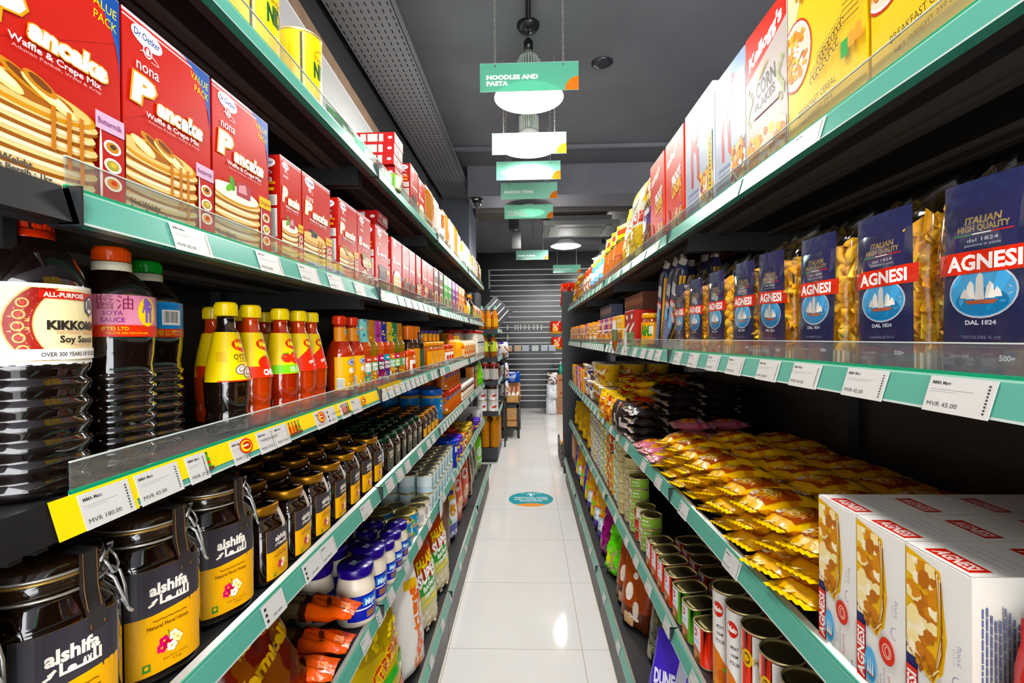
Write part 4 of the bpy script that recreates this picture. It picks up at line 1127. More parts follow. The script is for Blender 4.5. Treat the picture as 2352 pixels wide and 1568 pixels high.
pb = [printed('c8402a', 'd8d4c8', '3f9a9a', 'b8420f', ('BEAN', 'CHILLI'), '7ec4b8', '2f6ab0', 'printed neck sauce bottle with teal sleeve'),
      printed('c8502a', '6a9a6a', 'c87a2a', '8a6a20', ('BEAN', 'CHILLI'), 'b87a3a', '6a4a9a', 'printed neck sauce bottle with brown sleeve'),
      printed('b03a6a', '2a2630', '7a2a5a', 'c8581a', ('PUCHI', 'CHGAR'), 'b04a8a', 'f0c0d0', 'printed neck sauce bottle with magenta sleeve'),
      printed('3a9ab0', '7a3a6a', '5a3a7a', 'c03a10', ('PUCHI', 'CHGAR'), '3a3a90', 'e8c040', 'printed neck sauce bottle with violet sleeve'),
      printed('e07a2a', '6aa87a', 'e08a2a', 'b8561a', ('LIME', 'CHILLI'), 'd8b040', '5a8a3a', 'printed neck sauce bottle with yellow sleeve'),
      printed('d03a5a', '6cc04a', '2a3a34', '6a6a20', ('GREEN', 'CHILLI'), '2f7a44', 'c0d050', 'printed neck sauce bottle with dark green sleeve')]
oc_a = Art().rect(-.02, .012, .02, .105, 'e8922a').rect(.0, .075, .012, .098, '7a5ab0').ell(.007, .065, .008, .014, 'f0ece4', 12).ell(.004, .035, .004, .004, 'e8eef4', 8).ell(.004, .02, .004, .004, 'e8eef4', 8)
ocap = bottle('sauce_bottle', [(.025, 0), (.029, .005), (.029, .1), (.025, .112), (.022, .125), (.0205, .14)], '3a2014', (.0195, .14, .195, 'e87a1c'), [(.012, .105, .0293, 'e8922a', oc_a, .075)], 'brown sauce bottle with tall orange cap', group=SG)
oj_a = Art().rect(-.04, .012, .04, .088, 'efa024').rect(-.002, .058, .010, .084, '6a5ab8').ell(.006, .046, .011, .013, 'f0ece4', 12).ell(.006, .024, .007, .008, 'f0e6d8', 10).ell(-.012, .02, .005, .005, 'd8e4f0', 8)
def jar(name, r, h, body, lidc, art, lab, desc, cat='jar', e=1, group=None, mat='glass', lidh=.018, labw=1.9, lidr=.92):
    root = empty(name)
    MB().lathe([(r * .9, 0), (r, .006), (r, h * .70), (r * .9, h * .80), (r * .82, h - lidh - .002), (r * .82, h - .002)], 26, body, e=e).build('body', mat, root)
    m = MB().lathe([(r * lidr, h - lidh), (r * lidr, h - .004), (r * lidr * .94, h), (r * lidr * .8, h - .0012), (.0004, h - .0012)], 28, lidc)
    for k in range(20):
        R = Matrix.Rotation(2 * PI * k / 20, 4, 'Z'); i0 = len(m.v); m.box(r * lidr - .0004, -.0012, h - lidh + .001, r * lidr + .0008, .0012, h - .005, lidc); m.xf(R, i0)
    m.build('lid', 'plastic', root)
    if lab:
        f = cyl(r); m = MB(); w0 = r * labw; z0, z1 = lab[0], lab[1]
        vs = [f(-w0 / 2 + w0 * k / 16, z, 4e-4) for z in (z0, z1) for k in range(17)]
        m.add(vs, [(k, k + 1, 18 + k, 17 + k) for k in range(16)], lab[2], 0, True)
        if art: m.stamp(art, f, lim=.008, o0=7e-4, dl=5e-5)
        m.build('label', 'card', root)
    return Proto(root, desc, cat, group)
SJ = 'jars of spread and pickle'
ojar = jar('spread_jar', .045, .128, 'b0561a', 'e8941e', oj_a, (.012, .088, 'efa024'), 'orange spread jar with orange lid', group=SJ)
bjar = jar('spread_jar', .045, .10, 'a07040', '3a3a90', None, (.012, .07, 'e8a850'), 'brown spread jar with blue lid', group=SJ)
rjar = jar('spread_jar', .047, .14, '5a2a20', 'b04a44', None, (.012, .1, 'c4c0ba'), 'dark jar with dull red lid, grey label', group=SJ)
tanj = jar('spread_jar', .052, .15, 'b8782e', 'c88a3a', None, (.02, .1, 'c88a3a'), 'large tan peanut jar with tan lid', group=SJ)
wjar = jar('spread_jar', .055, .16, 'd8d0c0', 'c0302a', Art().rect(-.03, .08, .03, .088, '2a2a6a').speck(6, -.03, .03, .03, .07, .004, .01, ['e8a040', 'b05a30', '7ab0d8']), (.02, .11, 'e4ded0'), 'large white jar with red lid', group=SJ, mat='plastic')
smj = jar('spread_jar', .032, .10, 'c05a20', 'd8421c', Art().rect(-.02, .03, .02, .05, 'c83a22').ell(.004, .025, .008, .006, 'd86a2a', 8), (.012, .065, 'efe8e0'), 'small red capped jar with white label', group=SJ)
must = bottle('squeeze_bottle', [(.024, 0), (.027, .005), (.028, .06), (.024, .09), (.026, .115), (.016, .135)], 'f0b42a', (.012, .137, .158, 'e8b83a'), [(.02, .085, .0285, 'f0a830', Art().rect(-.012, .03, .012, .075, 'e89020').ell(.002, .05, .007, .01, 'f6e2b0', 10), .05)], 'yellow mustard squeeze bottle', group=SG, mat='plastic')
must2 = bottle('squeeze_bottle', [(.024, 0), (.027, .005), (.028, .06), (.024, .09), (.026, .115), (.016, .135)], 'e8862a', (.012, .137, .168, 'd84a22'), [(.02, .085, .0285, 'e8a040', None, .05)], 'orange sauce squeeze bottle with red cap', group=SG, mat='plastic')
whitebag_art = None

# -- honey
def honey_art(z0, z1, W):
    a = Art(); h = z1 - z0
    a.rect(-W / 2, z0 + h * .56, W / 2, z1, '39343a')
    a.poly([(-W / 2, z0)] + [(W / 2, z0), (W / 2, z0 + h * .60), (W * .2, z0 + h * .585), (-W * .2, z0 + h * .56), (-W / 2, z0 + h * .53)], 'f2ae22')
    a.text('alshifa', W * .02, z0 + h * .80, h * .105, 'f2e8dc', w=W * .52, b=.04)
    y = z0 + h * .655; wd = h * .022     # script word drawn as strokes
    a.line([(W * .28, y + h * .07), (W * .28, y)], wd, 'f2e8dc').line([(W * .22, y + h * .075), (W * .22, y), (W * .16, y)], wd, 'f2e8dc').line([(W * .17, y), (W * .17, y + h * .03)], wd, 'f2e8dc').line([(W * .12, y), (W * .12, y + h * .03)], wd, 'f2e8dc')
    a.line([(W * .24, y), (-W * .1, y)], wd, 'f2e8dc').ring(W * .0, y + h * .02, W * .045, h * .022, wd, 'f2e8dc', 10).line([(-W * .1, y + h * .075), (-W * .1, y)], wd, 'f2e8dc').line([(-W * .2, y + h * .03), (-W * .16, y + h * .045), (-W * .2, y + h * .012), (-W * .24, y)], wd, 'f2e8dc')
    for k in (0, 1, 2): a.ell(W * (.12 + .03 * k), y + h * .05, h * .008, h * .008, 'f2e8dc', 6)
    a.line([(W * .25, z0 + h * .495)] + [(W * (.25 - .05 * k), z0 + h * (.495 + .008 * (k % 2))) for k in range(1, 10)], h * .01, '8a5a1c')
    a.text('Natural Floral Honey', 0, z0 + h * .445, h * .036, '7a4a14', w=W * .56, b=.02)
    for x, y2, c in ((-.07, .28, 'd83a6a'), (-.1, .22, 'e0507c'), (-.02, .235, 'c22a4a'), (.06, .30, 'fbf2d8'), (.11, .26, 'f8e8b0'), (.03, .2, 'fbf6ea')):
        for q in range(5): a.ell(W * x + h * .028 * math.cos(q * 1.257), z0 + h * y2 + h * .028 * math.sin(q * 1.257), h * .022, h * .022, c, 8); a.n -= .85
        a.ell(W * x, z0 + h * y2, h * .012, h * .012, 'e8b020', 6)
    a.line([(W * .0, z0 + h * .3), (-W * .02, z0 + h * .37)], h * .008, '5a7a2a').text('Raw Pure Honey', W * .08, z0 + h * .11, h * .022, '8a5a1c', w=W * .34).text('1kg', W * .1, z0 + h * .075, h * .02, '8a5a1c', w=W * .12)
    a.rect(-W * .34, z0 + h * .05, -W * .25, z0 + h * .12, '3f8a3a').ell(-W * .295, z0 + h * .09, h * .018, h * .02, 'f2ae22', 8)
    return a
def clip_jar():
    root = empty('honey_jar')
    r, h = .0585, .205
    MB().lathe([(r * .86, 0), (r * .97, .006), (r, .016), (r, .138), (r * .96, .15), (r * .8, .163), (r * .78, .170)], 32, '1a0d06', e=.78).build('body', 'glass', root)
    MB().lathe([(r * .84, .172), (r * .86, .176), (r * .86, .184), (r * .80, .188), (r * .80, .196), (r * .72, .2), (.0004, .201)], 32, '2a1c12', e=.9).build('lid', 'glass', root)
    rg = MB()
    for z, c in ((.1705, 'd8cfc4'), (.1865, 'c8a468'), (.190, 'd0c8c0')): rg.tube([(r * .865 * math.cos(t * PI / 16), r * .865 * math.sin(t * PI / 16), z) for t in range(33)], .0017, c, n=5)
    rg.build('wire_ring', 'tin', root)
    st = MB(); f = lambda x, z, o: (x, -r * (.84 if z > .165 else 1.0 - .16 * max(0, (z - .14) / .025)) - o, z)
    pts = [.205, .198, .19, .18, .17, .165, .158, .15, .14, .128]
    vs = []
    for z in pts: vs += [f(-.010, z, .004), f(.010, z, .004)]
    vs = [(-.010, -r * .5, .2055), (.010, -r * .5, .2055)] + vs
    st.add(vs, [(2 * i, 2 * i + 1, 2 * i + 3, 2 * i + 2) for i in range(len(pts))], '34302f', 0, True)
    for x in (-.007, .007): st.tube([(x, -r * .84 - .005, .204), (x, -r * .86 - .0052, .168), (x, -r - .0046, .13)], .0004, 'b07a4a', n=4)
    st.xf(Matrix.Rotation(.35, 4, 'Z'))
    st.build('seal_strap', 'card', root)
    c = MB()
    for s in (-1, 1):
        c.tube([(s * .012, -r * .85, .19), (s * .013, -r * .95, .181), (s * .011, -r * 1.0, .172), (s * .0, -r * 1.0, .168)], .0016, 'c8c8c8', n=5)
        c.tube([(s * .009, -r * .9, .172), (s * .010, -r * 1.02, .165), (s * .008, -r * 1.1, .148), (0, -r * 1.16, .128)], .0018, 'd2d2d0', n=5)
        c.tube([(s * .006, -r * .86, .197), (s * .014, -r * .9, .196), (s * .02, -r * .86, .188)], .0015, 'c8c8c8', n=5)
    c.tube([(-.004, -r * 1.1, .14), (.004, -r * 1.18, .122), (.010, -r * 1.2, .118)], .0019, 'dcdcd8', n=5)
    c.xf(Matrix.Rotation(.95, 4, 'Z'))
    c.build('wire_clasp', 'tin', root)
    m = MB(); fn = sup(r, r, .78)
    z0, z1, W = .016, .142, .084
    nx = 12
    vs = [fn(-W / 2 + W * k / nx, z, 6e-4) for z in (z0, z1) for k in range(nx + 1)]
    m.add(vs, [(k, k + 1, nx + 2 + k, nx + 1 + k) for k in range(nx)], 'f2ae22', 0, True)
    m.stamp(honey_art(z0, z1, W), fn, lim=.008, o0=1e-3, dl=5e-5)
    m.build('label', 'card', root)
    return Proto(root, 'large clip top honey jar with yellow label', 'jar', 'large clip top honey jars')
cjar = clip_jar()
def hex_jar(name, r, h, lidc, lidtop, label, desc, group, body='1c0e07', e=.62):
    root = empty(name)
    MB().lathe([(r * .86, 0), (r * .98, .005), (r, .012), (r, h * .66), (r * .93, h * .74), (r * .72, h * .80), (r * .72, h * .86)], 28, body, e=e).build('body', 'glass', root)
    m = MB().lathe([(r * .80, h - .017), (r * .81, h - .004), (r * .77, h), (r * .70, h - .0006)], 26, lidc, caps=(1, 0)).lathe([(r * .70, h - .0006), (.0004, h - .0004)], 26, lidtop, caps=(0, 0))
    a = Art().ell(0, 0, r * .3, r * .12, lidc, 12); m.stamp(a, lambda u, v, d: (u, v, h + d))
    m.build('lid', 'tin', root)
    m = MB(); fn = sup(r, r, e)
    label(m, fn, r, h)
    m.build('label', 'card', root)
    s = MB(); vs = []
    for t in range(7):
        z = h * (.98 - .05 * t) if t > 1 else h + .0008 - .0004 * t
        y = -r * (.3 + .28 * t) if t < 2 else -r * min(1.0, .80 + .045 * max(0, t - 2) * 1.6) - .0012
        vs += [(r * .12, y, z), (r * .34, y, z)]
    s.add(vs, [(2 * i, 2 * i + 1, 2 * i + 3, 2 * i + 2) for i in range(6)], 'b9b0a4', 0, True)
    s.build('seal_strip', 'wrap' if False else 'card', root)
    return Proto(root, desc, 'jar', group)
def lab_honey(m, fn, r, h):
    z0, z1, W = .010, h * .70, r * 1.5
    nx = 10
    vs = [fn(-W / 2 + W * k / nx, z, 6e-4) for z in (z0, z1) for k in range(nx + 1)]
    m.add(vs, [(k, k + 1, nx + 2 + k, nx + 1 + k) for k in range(nx)], 'f2ae22', 0, True)
    m.stamp(honey_art(z0, z1, W), fn, lim=.008, o0=1e-3, dl=5e-5)
def lab_green(m, fn, r, h):
    z0, z1, W = .008, h * .72, r * 1.4; H_ = z1 - z0
    a = Art().rect(-W / 2, z0, W / 2, z1, '4c4c46').poly([(-W / 2, z0 + H_ * .62), (W / 2, z0 + H_ * .7), (W / 2, z1), (-W / 2, z1)], '38322c')
    a.text('HONEY', 0, z0 + H_ * .77, H_ * .13, 'e0d0b0', w=W * .7, b=.05).text('SIDR', 0, z0 + H_ * .6, H_ * .13, 'e0d0b0', w=W * .6, b=.05).text('Black Seed', 0, z0 + H_ * .42, H_ * .06, 'b8c0b0', w=W * .6).line([(0, z0 + H_ * .12), (W * .04, z0 + H_ * .34)], H_ * .03, '6aa83a').text('250g', 0, z0 + H_ * .06, H_ * .06, 'c8c8c0', w=W * .3)
    nx = 10
    vs = [fn(-W / 2 + W * k / nx, z, 6e-4) for z in (z0, z1) for k in range(nx + 1)]
    m.add(vs, [(k, k + 1, nx + 2 + k, nx + 1 + k) for k in range(nx)], '4c4c46', 0, True)
    m.stamp(a, fn, lim=.01, o0=1e-3, dl=5e-5)
hj = hex_jar('honey_jar', .041, .132, 'c08a48', '161311', lab_honey, 'square honey jar with copper lid', 'copper lidded honey jars')
gj = hex_jar('honey_jar', .038, .108, '2a4a34', '16241c', lab_green, 'square honey jar with dark green lid', 'green lidded honey jars')
oj2 = hex_jar('honey_jar', .038, .10, 'c8823a', '241a14', lab_honey, 'small honey jar with copper lid, orange label', 'small orange honey jars')
def tub(desc, body, lid, labc, art, r=.052, h=.165, name='peanut_butter_tub', group='blue peanut butter tubs'):
    root = empty(name)
    MB().lathe([(r * .95, 0), (r, .004), (r, h - .034), (r * .97, h - .032)], 26, body).build('body', 'plastic', root)
    m = MB().lathe([(r * 1.04, h - .03), (r * 1.04, h - .004), (r * .98, h), (r * .9, h - .003), (.0004, h - .003)], 26, lid)
    m.build('lid', 'plastic', root)
    f = cyl(r); m = MB(); w0 = r * 5.6; z0, z1 = .012, h - .045
    vs = [f(-w0 / 2 + w0 * k / 30, z, 4e-4) for z in (z0, z1) for k in range(31)]
    m.add(vs, [(k, k + 1, 32 + k, 31 + k) for k in range(30)], labc, 0, True)
    if art: m.stamp(art, f, lim=.01, o0=7e-4, dl=5e-5)
    m.build('label', 'card', root)
    return Proto(root, desc, 'tub', group)
pa = Art().rect(-.02, .095, .03, .108, '9ac04a').text('Peanut', .0, .08, .012, 'e8f0f8', w=.05, b=.04).ring(-.03, .04, .03, .03, .002, 'd8e8f4', 14, .3, 1.6)
for k in range(3): pa.ell(.045, .035 + k * .024, .009, .007, 'e4ecf4', 10)
pa.rect(.03, .012, .07, .03, 'd8b070')
btub = tub('blue peanut butter tub with blue lid', 'b8945a', '2f62b8', '2a7ac0', pa)
rtub = tub('orange peanut jar with red lid', 'c8843a', 'c83a24', 'c86a2a', Art().speck(14, -.06, .02, .06, .1, .006, .014, ['e8c88a', 'd8462a', '3a6ac0', 'f0e0c0']), r=.045, h=.13, name='peanut_butter_jar', group='peanut butter jars')
wlid = tub('brown chocolate spread jar with white lid', '5a3018', 'ece6dc', 'ece2d4', Art().speck(12, -.06, .02, .06, .07, .005, .012, ['8a4a20', 'c83a2a', 'd8b890', '5a3018']), r=.040, h=.11, name='chocolate_spread_jar', group='chocolate spread jars')
ylid = tub('dark red jam jar with yellow lid', '8a2418', 'c8a83a', 'd8a040', Art().speck(8, -.05, .02, .05, .07, .005, .012, ['e8d8a0', 'b03020', 'f0e0b0']), r=.034, h=.12, name='jam_jar', group='jars of jam')
def mayo(r, h, desc):
    root = empty('mayonnaise_jar')
    MB().lathe([(r * .9, 0), (r * .99, .006), (r, .02), (r, h * .58), (r * .94, h * .68), (r * .86, h * .78), (r * .85, h * .84)], 28, 'ded2be').build('body', 'plastic', root)
    m = MB().lathe([(r * .91, h * .83), (r * .94, h * .85), (r * .94, h - .004), (r * .89, h), (.0004, h - .0006)], 30, '2e2272')
    a = Art().text('BF', 0, r * .12, r * .3, 'b8c8d8', w=r * .5, b=.04).rect(-r * .3, -r * .14, r * .3, -r * .08, '8aa0a8').ring(0, 0, r * .6, r * .6, r * .03, '443a8a', 20)
    m.stamp(a, lambda u, v, d: (u, v, h - .0005 + d)); m.build('lid', 'plastic', root)
    f = cyl(r); m = MB(); w0 = r * 2.6; z0, z1 = .018, h * .55
    a = Art().rect(-w0 / 2, z0, w0 / 2, z1, '3a3fa8').rect(-w0 / 2, z0 + (z1 - z0) * .42, w0 / 2, z0 + (z1 - z0) * .48, 'e8e0d0').rect(-w0 * .2, z0 + (z1 - z0) * .55, w0 * .25, z0 + (z1 - z0) * .9, '4a7ac0').text('Mayo', .0, z0 + (z1 - z0) * .7, (z1 - z0) * .22, 'd8ecf0', w=w0 * .3, b=.05).rect(-w0 * .12, z0 + (z1 - z0) * .08, w0 * .08, z0 + (z1 - z0) * .34, '9a6a4a')
    vs = [f(-w0 / 2 + w0 * k / 16, z, 4e-4) for z in (z0, z1) for k in range(17)]
    m.add(vs, [(k, k + 1, 18 + k, 17 + k) for k in range(16)], '3a3fa8', 0, True); m.stamp(a, f, lim=.01, o0=7e-4, dl=5e-5); m.build('label', 'card', root)
    return Proto(root, desc, 'jar', 'jars of mayonnaise')
may1 = mayo(.05, .15, 'big mayonnaise jar with dark blue lid')
may2 = mayo(.036, .125, 'slim mayonnaise jar with dark blue lid')

# -- cans
def can(desc, r, h, bands, art, group, name='food_can', e=1, ax=1, ay=1, ring=True, lidc='8a7a4a', n=28, lim=.009, parts=True):
    root = empty(name)
    pr = []
    for z0, z1, c in bands: pr += [(r, z0, c), (r, z1 - 1e-4, c)]
    m = MB().lathe([(r * 1.0, 0, 'a89a70'), (r * 1.012, .002, 'a89a70'), (r, .004, bands[0][2])] + pr + [(r, h - .005, bands[-1][2])], n, bands[0][2], e=e, ax=ax, ay=ay)
    if art:
        f = cyl(r) if e == 1 else sup(r * ax, r * ay, e)
        m.stamp(art, f, lim=lim, o0=5e-4, dl=5e-5)
    m.build('body', 'card', root)
    m = MB().lathe([(r * .99, h - .005, 'e6d6a4'), (r * 1.025, h - .003, 'e6d6a4'), (r * 1.025, h, 'e6d6a4'), (r * .985, h, 'd0bc80'), (r * .955, h - .004), (r * .72, h - .0045), (r * .70, h - .0035), (r * .5, h - .0042), (.0004, h - .0042)], n, lidc, e=e, ax=ax, ay=ay, caps=(0, 0))
    if ring:
        m.tube([(r * .3 * math.cos(t * PI / 6), -r * .38 + r * .22 * math.sin(t * PI / 6), h - .0025) for t in range(13)], .0014, '4a4436', n=4)
        m.tube([(0, -r * .2, h - .0025), (0, r * .1, h - .003)], .003, '4a4436', n=4)
    m.build('lid', 'tin', root)
    return Proto(root, desc, 'can', group)
def lunch_art():
    a = Art()
    a.rect(-.022, 0.006, .03, .232, 'e6e2dc').ell(-.002, .195, .014, .017, 'd2281c', 18).text('Best', -.002, .195, .010, 'f4ece6', w=.02, b=.05)
    a.text('MEAT', .004, .158, .007, '3a302c', w=.018, b=.02).text('HAM', .004, .142, .007, '3a302c', w=.015, b=.02).text('POLSE', .004, .126, .007, '3a302c', w=.021, b=.02)
    a.poly([(-.022, .006), (.03, .006), (.03, .055), (.018, .075), (.0, .10), (-.022, .112)], 'd8782a').ell(.008, .05, .012, .014, 'c85a1c', 12).ell(.016, .065, .006, .006, '6ab03a', 8).ell(-.01, .03, .009, .01, 'e8a060', 10).ell(0, .014, .02, .006, 'd83a20', 10).ell(-.006, .022, .01, .004, '7ac04a', 8)
    return a
def halal_art():
    a = Art(); a.rect(-.05, .176, .055, .192, 'e8b020').ell(.0, .184, .013, .017, 'e8b020', 16).ell(0, .184, .008, .011, '7a4a14', 12).ell(0, .184, .005, .007, 'e8b020', 8).text('HALAL', .030, .184, .008, '5a3a14', w=.024, b=.03).line([(-.04, .182), (-.03, .186), (-.02, .181)], .002, '5a3a14')
    a.text('MEAT', .035, .11, .007, '3a302c', w=.018)
    return a
lun = [can('tall red and white luncheon meat tin', .037, .238, [(.004, .03, 'd83a20'), (.03, .234, 'd5341f')], lunch_art(), 'tall luncheon meat tins', name='luncheon_meat_can', ring=False, lidc='6a6040'),
       can('tall luncheon meat tin with yellow halal band', .037, .238, [(.004, .234, 'd5341f')], Art(), 'tall luncheon meat tins', name='luncheon_meat_can', ring=False, lidc='6a6040')]
m2 = lun[1].root.children[0]
m = MB(); a = Art().rect(-.058, .006, -.014, .232, 'e6e2dc').rect(.012, .006, .05, .232, 'e6e2dc'); 
for t in halal_art().t: a.t.append((t[0], t[1], t[2] + a.n))
m.stamp(a, cyl(.037), lim=.009, o0=6e-4); m.build('label', 'card', lun[1].root)
def rect_art(c):
    a = Art(); a.rect(-.028, .004, .010, .092, 'dfe2ea').ell(-.012, .075, .009, .011, 'd2281c', 14).text('Best', -.012, .075, .006, 'f4ece6', w=.012, b=.05).text('Luncheon', -.009, .055, .006, '6a6a7a', w=.026).poly([(-.028, .004), (.01, .004), (.01, .032), (-.01, .042), (-.028, .038)], 'b8764a').ell(-.012, .018, .01, .009, 'd89a70', 10).ell(.0, .012, .008, .006, '8a5a3a' if c == 'r' else '6a8a3a', 8)
    return a
recR = can('rectangular luncheon tin with red side', .0405, .098, [(.004, .094, 'd2321f')], rect_art('r'), 'rectangular luncheon tins', name='luncheon_meat_can', e=.5, ax=.84, ay=1.06, ring=False, lidc='5e5638', n=32)
recG = can('rectangular luncheon tin with green side', .0405, .098, [(.004, .094, '5a9a3a')], rect_art('g'), 'rectangular luncheon tins', name='luncheon_meat_can', e=.5, ax=.84, ay=1.06, ring=False, lidc='5e5638', n=32)
def sm_can(desc, c1, c2, c3, r=.034, h=.042, group='short round tins stacked in columns', art=None, **k):
    a = art or Art().rect(-.03, h * .1, .012, h * .9, c2).speck(5, -.022, h * .2, .006, h * .8, .004, .009, [c3, 'f0e8dc', c3])
    return can(desc, r, h, [(.004, h * .5, c1), (h * .5, h - .005, c1)], a, group, lim=.012, **k)
cG = sm_can('green round bean tin', '8ab04a', 'e8e4da', '7a3a24', r=.041, h=.044, art=Art().rect(-.035, .006, .0, .038, 'ece6da').ell(-.016, .02, .012, .011, '6a3a28', 12).ell(-.02, .017, .007, .006, 'f0ece2', 8).ell(-.008, .014, .006, .006, 'c8402a', 8).rect(.006, .012, .04, .016, 'c8dca0').text('BEANS', .022, .028, .007, 'eef4dc', w=.026, b=.03))
cW = sm_can('white and red round bean tin', 'd8d4c8', 'c8402a', '6a3a24', r=.041, h=.044)
cT = sm_can('plain tan round tin', 'b8a878', 'c8bc94', 'a8966a', r=.044, h=.046)
cP = sm_can('pale green round tin', 'a8bc8a', 'e0e4d4', '6a9a5a', r=.034)
cO = sm_can('rust orange fish tin', 'b8462a', 'd86a34', 'f0c070', r=.034)
cY = sm_can('yellow orange fish tin', 'e09a2a', 'f0c050', 'b8401c', r=.034)
cB = sm_can('pale blue and yellow tuna tin', 'a8c4d8', 'e0dc6a', '4a80b8', r=.034)
cL = sm_can('lime yellow tuna tin', 'd8d86a', 'a8c4d8', '5a9a4a', r=.034)
cK = sm_can('pale pink tuna tin', 'e0b8a4', 'c8d0d8', 'c86a5a', r=.034)
tunaB = can('blue tuna tin with gold lid', .047, .046, [(.004, .041, '2f8ac4')], Art().rect(-.045, .006, .05, .040, '2f8ac4').text('TUNA', .012, .028, .012, 'f0c040', w=.034, b=.05).ell(.018, .013, .016, .007, 'e8f0f4', 10).rect(-.045, .006, .05, .009, 'e8e0c0').ell(-.02, .018, .01, .008, '7ab04a', 8), 'stacked blue tuna tins', ring=False, lidc='9a8a4a')
canW = can('white fruit tin with barcode', .040, .075, [(.004, .070, 'dcd2c8')], Art().rect(-.03, .02, -.006, .05, 'b8b4ae').text('Peach', .015, .055, .009, 'b03a5a', w=.025).ell(.03, .03, .008, .01, 'e8a030', 10).ell(.037, .025, .006, .008, 'd88a20', 8), 'white fruit tins', ring=False, lidc='4e4838')
canD = can('dark round tin with silver lid', .042, .068, [(.004, .063, '3a4a44')], None, 'dark round tins', ring=False, lidc='5a5440')
canM = can('silver blue condensed milk tin', .0365, .078, [(.004, .030, 'b0c8cc'), (.03, .073, 'd0dcdc')], Art().rect(-.03, .012, .03, .060, '8fb0b8').ell(0, .045, .02, .012, 'c8d8dc', 14).ell(.012, .024, .008, .008, 'd8e4e8', 8).rect(.022, .02, .034, .05, 'c86a5a').speck(6, -.02, .012, .02, .05, .003, .006, ['5a8a6a', 'e8ecec', '6a90b0']), 'condensed milk tins', name='milk_can', ring=False, lidc='a8b0b4')
def nid_art():
    a = Art(); a.rect(-.07, .006, .07, .160, 'efc81e').text('Nestle', -.002, .118, .012, '3a3420', w=.03).text('NIDO', .006, .092, .030, '1f4a2c', w=.056, b=.06).ring(.0, .12, .022, .018, .004, 'c8941c', 14, 1.4, 3.6).rect(-.05, .006, -.046, .16, '3a3a34').rect(-.044, .006, -.042, .16, 'd8d8d0')
    return a
nid = can('yellow milk powder tin with clear wrap', .047, .168, [(.004, .163, 'efc81e')], nid_art(), 'yellow milk powder tins', name='milk_powder_can', ring=False, lidc='e8dfae')
def cup(desc, c1, c2, c3):
    root = empty('noodle_cup'); h = .098
    m = MB().lathe([(.032, 0), (.034, .003), (.051, h - .004), (.0525, h - .002), (.0525, h)], 24, c1)
    a = Art().speck(16, -.045, .012, .045, .085, .006, .014, [c2, c3, 'f0e8d0']); a.text('NOODLE', 0, .06, .012, 'f6f0e0', w=.04, b=.05)
    m.stamp(a, cyl(lambda z: .034 + .017 * z / h), lim=.01, o0=8e-4); m.build('body', 'card', root)
    MB().lathe([(.052, h), (.051, h + .002), (.0004, h + .002)], 24, 'd8d0c0').build('lid', 'film', root)
    return Proto(root, desc, 'noodle cup', 'noodle cups')
cupY = cup('yellow noodle cup', 'dcae3a', 'c8862a', 'b84a24')
cupO = cup('orange and white noodle cup', 'd8cfc0', 'e0802a', '4a4a9a')
cupV = cup('violet noodle cup', '4a3a5a', '8a6aa0', 'c8a040')

